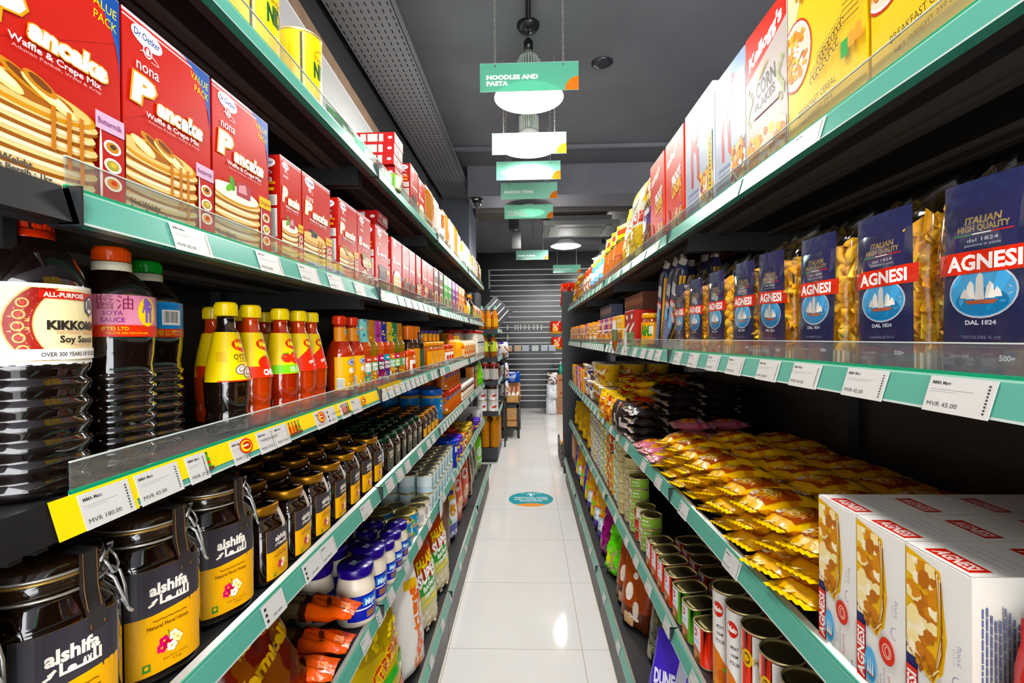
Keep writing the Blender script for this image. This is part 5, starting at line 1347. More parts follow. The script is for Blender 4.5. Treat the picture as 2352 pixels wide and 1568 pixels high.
# -- soft packs
PROF = {'pillow': lambda v: math.sin(PI * min(max(v, 0), 1)) ** .42,
        'stand': lambda v: (1 - max(0, v - .35) / .65 * 1.0) ** .55 * min(1, (v / .05 + .55)) if v < 1 else 0,
        'brick': lambda v: min(1, v / .04 + .75) if v < .78 else max(0, 1 - (v - .78) / .2) ** .6}
def pouch(name, wd, h, d, colf, art, desc, cat, group, prof='pillow', nx=12, nz=14, crink=.0012, mat='film', seal=.05, narrow=0, zig=False, seed=0, part=None):
    rnd = random.Random(seed + int(wd * 1e4) + len(desc)); P = PROF[prof]
    jit = [[rnd.uniform(-1, 1) for _ in range(nx + 1)] for _ in range(nz + 1)]
    def wx(v): return 1 - narrow * max(0, (v - .55) / .45) ** 1.5
    def bul(u, v):     # u in -1..1, v 0..1
        vv = v
        if prof == 'pillow':
            vv = (v - seal) / (1 - 2 * seal); 
            if vv <= 0 or vv >= 1: return .02
        elif v > 1 - seal: return .02
        return max(.02, (1 - min(1, abs(u)) ** 3.2) ** .5 * P(vv))
    def jt(u, v):
        x = (u + 1) / 2 * nx; y = v * nz
        i, j = min(int(max(x, 0)), nx - 1), min(int(max(y, 0)), nz - 1); fx, fy = x - i, y - j
        return (jit[j][i] * (1 - fx) * (1 - fy) + jit[j][i + 1] * fx * (1 - fy) + jit[j + 1][i] * (1 - fx) * fy + jit[j + 1][i + 1] * fx * fy) * crink
    def fn(u, v, o, s=-1):
        k = v / h; uu = u / (wd / 2)
        b = bul(uu, k) * d / 2 + jt(uu, k) * (1 if s < 0 else -1)
        return (u * wx(k), s * (b + o), v)
    m = MB()
    for s in (-1, 1):
        vs, fs, cs = [], [], []
        for j in range(nz + 1):
            for i in range(nx + 1): vs.append(fn(-wd / 2 + wd * i / nx, h * j / nz, 0, s))
        for j in range(nz):
            for i in range(nx):
                q = [j * (nx + 1) + i, j * (nx + 1) + i + 1, (j + 1) * (nx + 1) + i + 1, (j + 1) * (nx + 1) + i]
                fs.append(q if s < 0 else q[::-1]); cs.append(colf((i + .5) / nx, (j + .5) / nz, s))
        m.add(vs, fs, cs, 0, True)
    for i, x in enumerate((-wd / 2, wd / 2)):     # close the sides
        vs = [fn(x, h * j / nz, 0, s) for j in range(nz + 1) for s in (-1, 1)]
        m.add(vs, [(2 * j, 2 * j + 1, 2 * j + 3, 2 * j + 2) for j in range(nz)], [colf(i, (j + .5) / nz, -1) for j in range(nz)], 0, True)
    if prof != 'pillow':
        vs = [fn(-wd / 2 + wd * i / nx, 0, 0, s) for i in range(nx + 1) for s in (-1, 1)]
        m.add(vs, [(2 * i, 2 * i + 1, 2 * i + 3, 2 * i + 2) for i in range(nx)], colf(.5, 0, -1), 0)
    if art: m.stamp(art, lambda u, v, o: fn(u, v, o), lim=min(wd / 9, h / 14), o0=9e-4, dl=7e-5)
    if part:
        root = empty(name); m.build('pouch', mat, root); part(root, fn)
        return Proto(root, desc, cat, group)
    return Proto(m.build(name, mat), desc, cat, group)
def bands(*bs):
    def f(u, v, s):
        for lim, c in bs:
            if v <= lim: return c
        return bs[-1][1]
    return f
def blotch(cols, seed=1, base=.5):
    r = random.Random(seed); t = {}
    def f(u, v, s):
        k = (int(u * 6), int(v * 7), s)
        if k not in t: t[k] = cols[0] if r.random() < base else r.choice(cols)
        return t[k]
    return f
# noodle packets (lying flat: the pack's front becomes the upper side)
def noodle_art(wd, h):
    a = Art()
    a.poly([(-wd * .4, h * .12), (wd * .44, h * .12), (wd * .44, h * .62), (-wd * .4, h * .55)], 'a8481c').ell(0, h * .3, wd * .4, h * .17, 'd88a2a', 16).ell(-wd * .05, h * .28, wd * .3, h * .11, 'e8a848', 14)
    for k in range(5): a.ring(wd * random.uniform(-.2, .2), h * random.uniform(.22, .38), wd * .14, h * .05, .003, random.choice(['f4d080', 'f0c060', 'fbe8b0']), 12)
    a.ring(-wd * .2, h * .2, wd * .13, h * .06, .006, 'f4ecd8', 12)
    a.rect(-wd * .3, h * .66, wd * .3, h * .8, 'c0301c').text('MAYEE', 0, h * .73, h * .09, 'f4ece0', w=wd * .5, b=.06).ell(wd * .25, h * .86, wd * .1, h * .03, '8a2a14', 8)
    return a
nYG = 'yellow instant noodle packets'
def end_seals(c, wd, h, txt=True):
    def f(root, fn):
        for nm, v0, v1, sg in (('end_seal', -.012, .008, 1), ('end_seal', h - .008, h + .012, -1)):
            m = MB(); nx = 12; vs = []
            for z in (v0, (v0 + v1) / 2, v1):
                for i in range(nx + 1): vs.append((-wd / 2 + wd * i / nx, .0015 * (1 if i % 2 else -1) + (0.004 if abs(z - h / 2) > h / 2 else 0), z))
            m.add(vs, [(q * (nx + 1) + i, q * (nx + 1) + i + 1, (q + 1) * (nx + 1) + i + 1, (q + 1) * (nx + 1) + i) for q in range(2) for i in range(nx)], c, 0, False)
            zc = v0 + .008 if sg > 0 else v1 - .008
            m.box(-.004, -.0045, min(v0, v1), .004, -.004, max(v0, v1), 'e8dca0')
            for k in range(4): m.box(-wd * .4 + k * .004, -.004, v0 + .004, -wd * .4 + k * .004 + .002, -.0036, v1 - .004, '8a6a1c')
            m.build(nm, 'film', root)
    return f
npk = []
for sd, cc in ((3, ['f2b818', 'eca010', 'f4cc20', 'e08a14']), (9, ['f0b014', 'f4c81c', 'e89418'])):
    npk.append(pouch('noodle_packet', .118, .13, .05, blotch(cc, sd, .7), noodle_art(.118, .13), 'yellow instant noodle packet', 'noodle packet', nYG, crink=.0022, seed=sd, part=end_seals('f0cc28', .118, .13)))
def simple_noodle(desc, cols, a1, group, sealc):
    art = Art().rect(-.03, .03, .03, .07, a1[0]).ell(0, .05, .024, .016, a1[1], 12).rect(-.034, .08, .034, .1, a1[2]).text('RAMEN', 0, .09, .012, a1[3], w=.05, b=.05)
    return pouch('noodle_packet', .10, .125, .036, blotch(cols, 5, .75), art, desc, 'noodle packet', group, crink=.002, part=end_seals(sealc, .10, .125))
nbk = simple_noodle('glossy black noodle packet', ['201a1a', '2a2022', '141012'], ('3a2018', 'a84a24', '241a1a', 'd89aa0'), 'black noodle packets', 'b0a09c')
npink = simple_noodle('pink and yellow noodle packet', ['c87a8a', 'd8a04a', 'b85a6a'], ('e8b040', 'c83a24', 'd890a0', 'f0e8e0'), 'pink noodle packets', 'd8a0aa')
norg = simple_noodle('orange and yellow noodle packet', ['e8a824', 'd8561e', 'f0c83a'], ('c8401c', 'f0c040', 'f0d040', 'a82a14'), 'orange noodle packets', 'f0d050')
nred = simple_noodle('red noodle packet', ['c0301c', 'a8281a', 'd85a2a'], ('e88a2a', 'f0d060', 'e8e0d0', 'a82a14'), 'orange noodle packets', 'e8c040')
# pasta bags
def pasta_piece(m, kind, M, c):
    i0 = len(m.v)
    if kind == 'bow':
        v = []
        for i, x in enumerate((-.017, -.012, -.005, 0, .005, .012, .017)):
            hh = (.013, .0125, .009, .004, .009, .0125, .013)[i]; zz = (.003, .0, -.001, .004, -.001, 0, .003)[i]
            v += [(x, -hh, zz), (x, 0, zz + (.003 if i in (2, 3, 4) else 0)), (x, hh, zz)]
        m.add(v, [(3 * i + k, 3 * i + k + 1, 3 * i + k + 4, 3 * i + k + 3) for i in range(6) for k in range(2)], c, 0, False)
    elif kind == 'penne':
        v = []
        for x, sh in ((-.019, .004), (.019, .004)):
            for k in range(8): a = 2 * PI * k / 8; v.append((x + sh * math.cos(a), .0048 * math.cos(a), .0048 * math.sin(a)))
        m.add(v, [(k, (k + 1) % 8, 8 + (k + 1) % 8, 8 + k) for k in range(8)], c, 0, True)
        m.add([(p[0], p[1] * .7, p[2] * .7) for p in v], [tuple(range(8)), tuple(range(8, 16))], '5a3410')
    elif kind == 'tube':
        pts = [(.012 * math.cos(t), .012 * math.sin(t) - .004, 0) for t in (.2, .8, 1.4, 2.0, 2.6, 3.0)]
        m.tube(pts, .0052, c, n=7)
        for p, q in ((pts[0], pts[1]), (pts[-1], pts[-2])):
            d = (Vector(p) - Vector(q)).normalized(); m.tube([Vector(p), Vector(p) + d * .0004], .0034, '6a3c12', n=6)
    elif kind == 'shell':
        v, f = [], []
        for i in range(5):
            for k in range(9):
                a = PI * k / 8; r = math.sin(PI * (i + .3) / 4.6) ** .7
                v.append((-.014 + .007 * i, .0105 * r * math.cos(a), .0095 * r * math.sin(a) + (.0006 if k % 2 else 0)))
        m.add(v, [(i * 9 + k, i * 9 + k + 1, i * 9 + k + 10, i * 9 + k + 9) for i in range(4) for k in range(8)], c, 0, True)
    elif kind == 'fusilli':
        v = []
        for i in range(13):
            a = i * .85; x = -.02 + .0033 * i
            v += [(x, .0062 * math.cos(a), .0062 * math.sin(a)), (x, .001 * math.cos(a + 1.5), .001 * math.sin(a + 1.5)), (x, -.0062 * math.cos(a), -.0062 * math.sin(a))]
        m.add(v, [(3 * i + k, 3 * i + k + 1, 3 * i + k + 4, 3 * i + k + 3) for i in range(12) for k in range(2)], c, 0, True)
    m.xf(M, i0)
def agnesi_label(a0, hh, W, name):
    a = Art()
    a.rect(-W / 2, 0, W / 2, hh, '262c50').text('ITALIAN', .0, hh * .795, hh * .035, 'a08a5a', w=W * .42, b=.03, sh=.15).text('HIGH QUALITY', .0, hh * .755, hh * .03, 'a08a5a', w=W * .6, b=.03)
    a.rect(-W * .34, hh * .722, -W * .12, hh * .728, '3a8a4a').rect(-W * .12, hh * .722, W * .1, hh * .728, 'e8e6e0').rect(W * .1, hh * .722, W * .34, hh * .728, 'c8322a')
    a.text('dal 1824', 0, hh * .695, hh * .018, 'c8ccd8', w=W * .36).text('passione in pasta', 0, hh * .67, hh * .014, 'b8bccc', w=W * .42)
    a.ell(0, hh * .43, W * .40, hh * .135, 'c8ced8', 24).ell(0, hh * .43, W * .38, hh * .126, '5fa8d8', 24).ell(0, hh * .38, W * .31, hh * .07, '3a84b8', 20)
    for k, (x, b, t) in enumerate(((-.13, .395, .49), (-.02, .39, .53), (.1, .395, .48), (-.2, .4, .45), (.18, .4, .45))):
        a.poly([(W * (x - .055), hh * b), (W * (x + .06), hh * b), (W * (x + .04), hh * (t - .02)), (W * x, hh * t), (W * (x - .04), hh * (t - .03))], 'e8e4da' if k % 2 == 0 else 'd4d2cc')
    a.poly([(-W * .2, hh * .388), (W * .2, hh * .388), (W * .15, hh * .368), (-W * .15, hh * .368)], 'a8604a')
    a.rect(-W * .5 - a0, hh * .525, W * .5 + a0, hh * .64, 'd8301f').text('AGNESI', 0, hh * .583, hh * .075, 'f6f2ee', w=W * .86, b=.035)
    a.text('DAL 1824', 0, hh * .275, hh * .022, 'c8ccd8', w=W * .36, b=.03).text(name, 0, hh * .2, hh * .016, '8a90b0', w=W * .46).rect(-W * .32, hh * .15, W * .3, hh * .153, '5a6088')
    a.text('CUOCERE', -W * .25, hh * .10, hh * .014, 'a8acc0', w=W * .25).text('500g', W * .3, hh * .1, hh * .026, 'c8ccd8', w=W * .16, b=.04).rect(-W * .4, hh * .015, W * .4, hh * .05, '343a5c')
    return a
def pasta_bag(kind, cols, name, desc, hb=.165):
    root = empty('pasta_bag')
    a, b, e = .0515, .034, .5
    random.seed(len(name) * 7 + 3)
    m = MB().lathe([(a * .85, 0, 'c8a050'), (a * .95, .004), (a * .96, hb * .85), (a * .85, hb * .97), (.001, hb)], 30, 'd08a28', e=e, ay=b / a)
    fn = sup(a, b, e)
    for q in range(190):
        c = vary(random.choice(cols), .16); z = random.uniform(.022, hb * .97)
        t = random.random()
        if t < .42: u, N = Vector((a * .95, random.uniform(-.62, .9) * b, z)), 0
        elif t < .62: u, N = Vector((-a * .95, random.uniform(-.62, .9) * b, z)), PI
        elif t < .85:
            x = random.choice((-1, 1)) * random.uniform(.80, .97) * a; p = fn(x, z, 0); u, N = Vector((x, p[1] * .86, z)), -PI / 2 + (.5 if x > 0 else -.5)
        else: u, N = Vector((random.uniform(-a, a) * .7, random.uniform(-.1, .8) * b, hb * .96)), None
        R = Matrix.Rotation(random.uniform(-.22, .22), 4, 'X') @ Matrix.Rotation(random.uniform(0, 6.28), 4, 'Z')
        if N is None: M = Matrix.Translation(u) @ R
        else: M = Matrix.Translation(u) @ Matrix.Rotation(N, 4, 'Z') @ Matrix.Rotation(PI / 2, 4, 'Y') @ R
        pasta_piece(m, kind, M, c)
    o = m.build('pasta', 'matte', root); o['kind'] = 'stuff'
    # white striped foot of the bag
    m = MB(); n = 60
    vs = [((a * 1.0 + .0025) * math.copysign(abs(math.cos(2 * PI * i / n)) ** e, math.cos(2 * PI * i / n)), (b + .0025) * math.copysign(abs(math.sin(2 * PI * i / n)) ** e, math.sin(2 * PI * i / n)), z) for z in (.001, .019) for i in range(n)]
    m.add(vs, [(i, (i + 1) % n, n + (i + 1) % n, n + i) for i in range(n)], [('ded6c4' if i % 2 else '9a7a44') for i in range(n)], 0)
    m.build('striped_base', 'film', root)
    W, hh = a * 1.50, .178; f2 = sup(a + .005, b + .005, e)
    m = MB(); nx = 12
    vs = [f2(-W / 2 + W * k / nx, z, 0) for z in (.002, hh) for k in range(nx + 1)]
    m.add(vs, [(k, k + 1, nx + 2 + k, nx + 1 + k) for k in range(nx)], '262c50', 0, True)
    m.stamp(agnesi_label(.006, hh, W, name), lambda u, v, d: f2(u, v + .001, d), lim=.012, o0=4e-4, dl=4e-5)
    m.build('label', 'film', root)
    m = MB(); n = 32; rnd = random.Random(5); vs = []
    lev = [(.0, 1.02), (.05, 1.03), (hb * .6, 1.03), (hb * .95, 1.0), (hb * 1.05, .86), (hb * 1.13, .72), (hb * 1.17, .78), (hb * 1.24, .95)]
    for li, (z, k) in enumerate(lev):
        for i in range(n):
            t = 2 * PI * i / n; j = rnd.uniform(-.0018, .0018) * (3 if li > 3 else 1)
            yk = 1 if li < 4 else max(.12, 1 - .28 * (li - 3))
            x = (a + .0045) * k * math.copysign(abs(math.cos(t)) ** e, math.cos(t)); y = (b + .0055) * k * yk * math.copysign(abs(math.sin(t)) ** e, math.sin(t))
            vs.append((x + j, y + j + (.006 * (li - 4) if li > 4 else 0), z + 3 * j))
    m.add(vs, [(l * n + i, l * n + (i + 1) % n, (l + 1) * n + (i + 1) % n, (l + 1) * n + i) for l in range(len(lev) - 1) for i in range(n)], 'ffffff', 0, True)
    m.build('clear_film', 'wrap', root)
    random.seed(11)
    return Proto(root, desc, 'pasta bag', 'clear bags of pasta')
YP = ['f6b83c', 'f0aa30', 'f8cc66', 'eaa02a']
pas = [pasta_bag('fusilli', YP[:2] + ['d8c040', 'c86a28', 'e0b030'], 'TRICOLORE N.104', 'bag of mixed colour spiral pasta with navy label'),
       pasta_bag('bow', YP, 'FARFALLE N.62', 'bag of bow tie pasta with navy label'),
       pasta_bag('tube', YP, 'CHIFFERI N.52', 'bag of elbow macaroni with navy label'),
       pasta_bag('penne', YP, 'PENNE N.19', 'bag of penne pasta with navy label'),
       pasta_bag('penne', YP, 'RIGATONI N.12', 'bag of ridged tube pasta with navy label'),
       pasta_bag('shell', YP, 'GNOCCHI N.46', 'bag of shell pasta with navy label'),
       pasta_bag('fusilli', YP, 'FUSILLI N.78', 'bag of yellow spiral pasta with navy label')]
def spag():
    root = empty('spaghetti_pack'); h = .262
    m = MB().lathe([(.026, 0), (.029, .006), (.029, h * .9), (.024, h * .94), (.020, h)], 20, '2a2d44', e=.6, ay=.6); m.build('wrapper', 'film', root)
    m = MB().lathe([(.0045, 0), (.0045, h * .88)], 8, 'e0a030', cx=.0245, cy=-.009); m.lathe([(.0045, 0), (.0045, h * .88)], 8, 'e8b040', cx=.028, cy=.0); m.xf(Matrix.Translation((0, 0, .004)))
    o = m.build('spaghetti', 'matte', root)
    a = Art(); a.rect(-.022, .006, .020, h * .86, '6a78a0').rect(-.022, h * .42, .020, h * .86, '2a2d44').rect(-.022, h * .48, .022, h * .58, 'd8301f').text('AGNESI', 0, h * .53, .014, 'f6f2ee', w=.038, b=.03).ell(0, h * .42, .016, .024, '7ab8e0', 16).rect(-.02, h * .64, .018, h * .78, 'c8c8cc').rect(-.022, .006, -.004, .016, 'd83a24')
    for k in range(5): a.rect(-.016, .03 + k * .012, .014, .032 + k * .012, 'a8b0c8')
    m = MB(); m.stamp(a, sup(.0295, .018, .6), lim=.012, o0=6e-4); m.build('label', 'film', root)
    m = MB(); rnd = random.Random(4)
    vs = [((.02 + .004 * k) * math.cos(t * PI / 8) + rnd.uniform(-.002, .002), (.012 - .003 * k) * math.sin(t * PI / 8), h + .010 * k) for k in range(3) for t in range(16)]
    m.add(vs, [(l * 16 + i, l * 16 + (i + 1) % 16, l * 16 + 16 + (i + 1) % 16, l * 16 + 16 + i) for l in range(2) for i in range(16)], '9a948c', 0, True); m.build('crimped_top', 'film', root)
    return Proto(root, 'long spaghetti pack', 'spaghetti pack', 'leaning spaghetti packs')
spg = spag()
amj_a = Art().rect(-.05, .015, .05, .092, 'efa01e').text('AMI', .004, .062, .034, '2f8a3a', w=.05, b=.07).ell(-.025, .03, .008, .008, '9ac03a', 8).rect(.02, .05, .034, .078, 'e8e0c8')
amij = jar('pasta_sauce_jar', .04, .125, 'a04a14', 'f0a82a', amj_a, (.015, .092, 'efa01e'), 'orange pasta sauce jar with green lettering', group='pasta sauce jars')
# ------------------------------------------------------------------ bags
def bag_art(wd, h, items):
    a = Art()
    for it in items:
        k = it[0]
        if k == 'r': a.rect(wd * it[1], h * it[2], wd * it[3], h * it[4], it[5])
        elif k == 'e': a.ell(wd * it[1], h * it[2], wd * it[3], h * it[4], it[5], 16, it[6] if len(it) > 6 else 0)
        elif k == 't': a.text(it[1], wd * it[2], h * it[3], h * it[4], it[6], w=it[5] * (wd if abs(it[7] if len(it) > 7 else 0) < 1 else h), rot=it[7] if len(it) > 7 else 0, b=.05, out=it[8] if len(it) > 8 else None)
        elif k == 'p': a.poly([(wd * x, h * y) for x, y in it[1]], it[2])
        elif k == 's': a.speck(it[1], wd * it[2], h * it[3], wd * it[4], h * it[5], wd * it[6], wd * it[7], it[8])
    return a.clip(-wd * .49, 0, wd * .49, h * .97)
def bag(desc, wd, h, d, colf, items, name='food_bag', cat='bag', group='bags on the bottom shelf', **k):
    return pouch(name, wd, h, d, colf, bag_art(wd, h, items) if items else None, desc, cat, group, **k)
RG = 'rice and flour sacks'
fort = bag('white rice sack with large orange lettering', .225, .385, .13, bands((.08, 'd8d4cc'), (1, 'e4e0d8')),
           [('t', 'Fortune', .12, .44, .14, .74, 'e0641e', PI / 2), ('p', [(-.1, .78), (.3, .74), (.34, .82), (-.1, .86)], 'e0b030'), ('e', -.1, .93, .16, .05, 'b07030'), ('p', [(.2, .62), (.36, .58), (.36, .7), (.26, .72)], 'd8481e'), ('e', .34, .4, .04, .05, 'c8c4bc')], 'rice_sack', group=RG, prof='stand', crink=.004, narrow=.25)
extr = bag('yellow rice sack with green and red lettering', .25, .375, .12, bands((.3, 'c8b040'), (.7, 'b89a20'), (1, 'a08418')),
           [('t', 'EXTREME', .05, .62, .10, .8, 'b03a1c', .5, ('e8c030', .04)), ('p', [(-.4, .34), (.44, .52), (.44, .6), (-.4, .42)], '3f9a3a'), ('p', [(-.1, .0), (.45, .0), (.45, .42), (-.1, .28)], 'd8482a'), ('t', 'FRESH', .2, .22, .12, .5, 'f4ece0', .3), ('s', 30, -.45, .7, .4, .95, .03, .06, ['d8b838', '8a7010', 'c8a028']), ('p', [(-.4, .02), (-.1, .02), (-.02, .16), (-.2, .2)], 'e8d080')], 'rice_sack', group=RG, prof='stand', crink=.004, narrow=.2)
fal = bag('red topped basmati rice sack', .24, .36, .13, bands((.28, 'd8c8a0'), (.42, 'c8c87a'), (.56, '4a9a48'), (1, 'a83a22')),
          [('t', 'FALAK', .06, .76, .11, .62, 'e8d030', .12), ('t', 'SUPER', .1, .62, .13, .72, 'f2eee8', .12), ('t', 'BASMATI', .12, .5, .05, .5, 'e8f0e0', .1), ('t', 'FINEST', .1, .42, .05, .4, 'e8f0e0', .1), ('s', 40, -.4, .04, .4, .28, .02, .04, ['efe4c8', 'e0d0a8', 'f6eed8']), ('p', [(-.45, .30), (.45, .36), (.45, .4), (-.45, .33)], 'e8d060')], 'rice_sack', group=RG, prof='stand', crink=.004, narrow=.35)
brb = bag('brown paper flour bag with light stripe', .17, .36, .11, bands((1, '6a4a34')), [('r', -.4, .1, -.1, .8, '8a6444'), ('s', 20, -.3, .1, .3, .8, .02, .05, ['7a5840', '5a3c2a'])], 'flour_bag', group=RG, prof='brick')
blb = bag('yellow and blue flour bag', .22, .36, .11, bands((.28, '3a3f98'), (.62, 'd0d8e0'), (1, 'e0b02a')), [('e', .1, .5, .3, .16, 'e8ecf0'), ('e', .1, .5, .18, .1, 'c88a3a'), ('t', 'Atta', .0, .78, .09, .5, '3a3f98'), ('p', [(-.4, .3), (.0, .3), (-.2, .5)], '5aa83a'), ('t', 'FLOUR', .0, .14, .07, .6, 'e8ecf4')], 'flour_bag', group=RG, prof='stand')
redb = bag('orange red bag with white round logo', .24, .36, .10, bands((1, 'd24a22')), [('e', 0, .7, .22, .1, 'e8dcd0'), ('e', 0, .7, .16, .07, 'c83a1c'), ('e', .1, .35, .26, .14, 'e0b090'), ('s', 20, -.1, .25, .3, .45, .03, .05, ['e8c8a8', 'c88a5a', 'f0e0d0'])], 'flour_bag', group=RG, prof='stand')
ylb = bag('tall dark red sack with pale side', .20, .33, .11, bands((1, '7a3a2c')), [('p', [(.1, 0), (.5, 0), (.5, 1), (.3, .8)], 'd8c8b8'), ('s', 12, -.3, .2, .1, .8, .03, .06, ['5a2a20', '9a5a44'])], 'flour_bag', group=RG, prof='stand')
clb = bag('clear and black bag of dry goods', .2, .32, .1, blotch(['6a6a50', '2a2a26', '8a8a70', 'c8c8b8'], 4, .4), None, 'flour_bag', group=RG, prof='stand')
grb = bag('bright green bag', .2, .30, .1, bands((.3, '5ac82a'), (1, '7ad83a')), [('e', 0, .6, .25, .15, 'd8ecc8'), ('r', -.4, .3, .3, .38, 'c8e8b0'), ('e', .1, .15, .08, .05, 'e8602a')], 'flour_bag', group=RG, prof='stand')
z = top('L6')
put(extr, -.47, 1.40, z, 'L', 'L6', rot=(0, 0, -.35)); put(fort, -.465, 1.69, z, 'L', 'L6', rot=(0, 0, -.3)); put(fal, -.47, 1.96, z, 'L', 'L6', rot=(0, 0, -.3)); put(fal, -.47, 2.26, z, 'L', 'L6', rot=(0, 0, -.3))
put(extr, -.62, 1.75, z, 'L', 'L6', row='back row'); put(brb, -.50, 2.60, z, 'L', 'L6', rot=(0, 0, -.3)); put(blb, -.50, 2.81, z, 'L', 'L6', rot=(0, 0, -.35)); put(redb, -.50, 3.06, z, 'L', 'L6', rot=(.05, 0, -.2)); put(redb, -.50, 3.34, z, 'L', 'L6', rot=(.08, 0, -.2))
put(ylb, -.50, 3.6, z, 'L', 'L6', rot=(0, 0, -.3)); put(clb, -.50, 3.84, z, 'L', 'L6', rot=(0, 0, -.2)); put(clb, -.50, 4.06, z, 'L', 'L6', rot=(0, 0, -.2)); put(grb, -.50, 4.3, z, 'L', 'L6', rot=(.1, 0, -.3))
# ------------------------------------------------------------------ L1 top shelf
z = top('L1')
put(nid, -.49, .86, z, 'L', 'L1'); put(nid, -.49, 1.045, z, 'L', 'L1')
gp = bag('green foil pouch lying behind the guard', .12, .13, .05, blotch(['2f7a3a', '1f5a2a', 'c8e0c8'], 3, .7), None, group='green foil pouches')
put(gp, -.48, 1.30, z, 'L', 'L1', rot=(-.25, 0, 0)); put(gp, -.48, 1.46, z, 'L', 'L1', rot=(-.3, 0, .2))
def stackbox():
    a = Art(); w_, h_ = .15, .038
    for x0, x1 in ((.02, .035), (.04, .075), (.08, .1)): a.rect(w_ - x1 - .02, .006, w_ - x0 - .02, .032, 'cfd0c4')
    a.rect(.008, .008, .022, .03, '6a2a3a').rect(.011, .013, .019, .026, 'e0d8d0').ell(.134, .019, .008, .005, 'e8e0d8', 8)
    b = Art(); nona_logo(b, .03, .026, .02); b.rect(.05, .01, .1, .028, 'c8c0b8')
    m = carton('baking_mix_box', .11, .038, .15, 'b51a1a', b, None)
    mb = MB(); mb.stamp(a, flat((.055, .15, 0), (0, -1, 0), (0, 0, 1), (1, 0, 0))); mb.stamp(a, flat((-.055, .15, 0), (0, -1, 0), (0, 0, 1), (-1, 0, 0)))
    mb.build('side_print', 'card', m)
    return Proto(m, 'flat red baking box', 'box', G)
sbx = stackbox()
for k in range(6): put(sbx, -.455, 1.72 + .008 * (k % 3), z + k * .0395, 'L', label='flat red baking box, %s from bottom in the top shelf stack' % ordn(k + 1))
put(sbox['lv'], -.44, 1.90, z, 'L', 'L1'); put(sbox['sp'], -.445, 2.05, z, 'L', 'L1')
gcan = sm_can('small bright green lidded tub', '7ad02a', 'e8f0e0', '4a9a20', r=.04, h=.05, group='small green tubs')
put(gcan, -.45, 1.58, z, 'L', 'L1')
pb_w = bag('white paper bag with brown window', .13, .19, .07, bands((1, 'e2dcd2')), [('r', -.25, .4, .2, .75, 'a8602a'), ('t', 'Bread Flour', 0, .2, .06, .7, '8a7a6a')], 'flour_bag', group='paper bags on the top shelf', prof='brick')
pb_b = bag('brown kraft paper bag', .13, .20, .07, bands((.8, 'c08a58'), (1, 'b87a40')), [('p', [(-.2, .2), (.3, .2), (.2, .7), (-.2, .6)], '9a5a2a')], 'flour_bag', group='paper bags on the top shelf', prof='brick')
pb_y = bag('yellow and white paper bag', .12, .18, .06, bands((.5, 'e8e2cc'), (1, 'd8c21e')), [('e', 0, .3, .25, .12, '3a3a30')], 'flour_bag', group='paper bags on the top shelf', prof='brick')
for y, p, t in ((2.2, pb_b, .2), (2.33, pb_w, .3), (2.47, pb_w, -.1), (2.62, pb_b, .2), (2.78, pb_w, .4), (2.94, pb_b, .3), (3.08, pb_w, .2), (3.24, pb_y, .1), (3.4, pb_w, .2), (3.55, pb_w, .2), (3.7, pb_y, .2), (3.86, pb_y, 0), (4.0, pb_w, .2), (4.15, pb_y, .1), (4.3, pb_b, 0), (4.43, pb_y, .2)): put(p, -.46, y, z, 'L', 'L1', rot=(0, 0, t))
# ------------------------------------------------------------------ L2 pancake shelf
z = top('L2'); X = -.428
put(vbox['banana'], X, .287, z, 'L', 'L2'); put(vbox['banana'], X, .433, z, 'L', 'L2'); put(vbox['banana'], X, .5795, z, 'L', 'L2'); put(vbox['berry'], X, .7275, z, 'L', 'L2')
for y, k in ((.877, 'p1'), (.986, 'p2'), (1.157, 'p3'), (1.272, 'b1'), (1.428, 'lv'), (1.588, 'sp'), (1.705, 'br'), (1.80, 'br'), (1.905, 'p1'), (2.02, 'b1'), (2.135, 'lv')): put(sbox[k], X, y, z, 'L', 'L2')
for y in (2.27, 2.40): put(brn, X, y, z, 'L', 'L2')
for y in (2.54, 2.665): put(grn, X, y, z, 'L', 'L2')
for y in (2.80, 2.93): put(prp, X, y, z, 'L', 'L2')
for y in (3.07, 3.2): put(orn, X, y, z, 'L', 'L2')
for k in range(2): put(sbx, -.47, 1.56 + .02 * k, z + .186 + k * .042, 'L', label=('lower' if k == 0 else 'upper') + ' flat red baking box lying across upright boxes')
for y in (.987, 1.16, 1.30, 1.44, 1.6): put(sbox['p2'] if y < 1.2 else sbox['lv'], X - .075, y, z, 'L', 'L2', 'second row')
syr = bottle('syrup_bottle', [(.024, 0), (.028, .004), (.028, .11), (.014, .15), (.011, .17)], '8a3a14', (.014, .17, .195, 'e07a1e'), [(.02, .09, .0283, 'e0a030', None, .06)], 'amber syrup bottle with orange cap', group='syrup and oil bottles')
syd = bottle('syrup_bottle', [(.026, 0), (.03, .004), (.03, .12), (.014, .155), (.011, .17)], '241a10', (.014, .17, .195, 'd8962a'), [(.02, .1, .0303, '3a5a3a', None, .06)], 'dark syrup bottle with yellow cap', group='syrup and oil bottles')
ylp = bag('small yellow and white pouch', .11, .14, .05, blotch(['e8d890', 'd8e0a0', 'e07a3a', 'e8ece0'], 8, .4), None, group='small dessert pouches')
pkp = bag('small pink and lime pouch', .10, .14, .05, bands((.5, 'd8e04a'), (1, 'e05a6a')), [('e', 0, .3, .25, .12, 'e8e8e0')], group='small dessert pouches')
for i, (y, p) in enumerate(((3.33, syr), (3.42, syr), (3.51, ylp), (3.63, ylp), (3.74, syd), (3.83, syr), (3.93, pkp), (4.05, ylp), (4.16, pkp), (4.27, ylp), (4.38, pkp), (4.47, ylp))): put(p, X - .03, y, z, 'L', 'L2')
for y in (3.36, 3.45, 3.54, 3.63, 3.72): put(syr, X - .11, y, z, 'L', 'L2', 'second row')
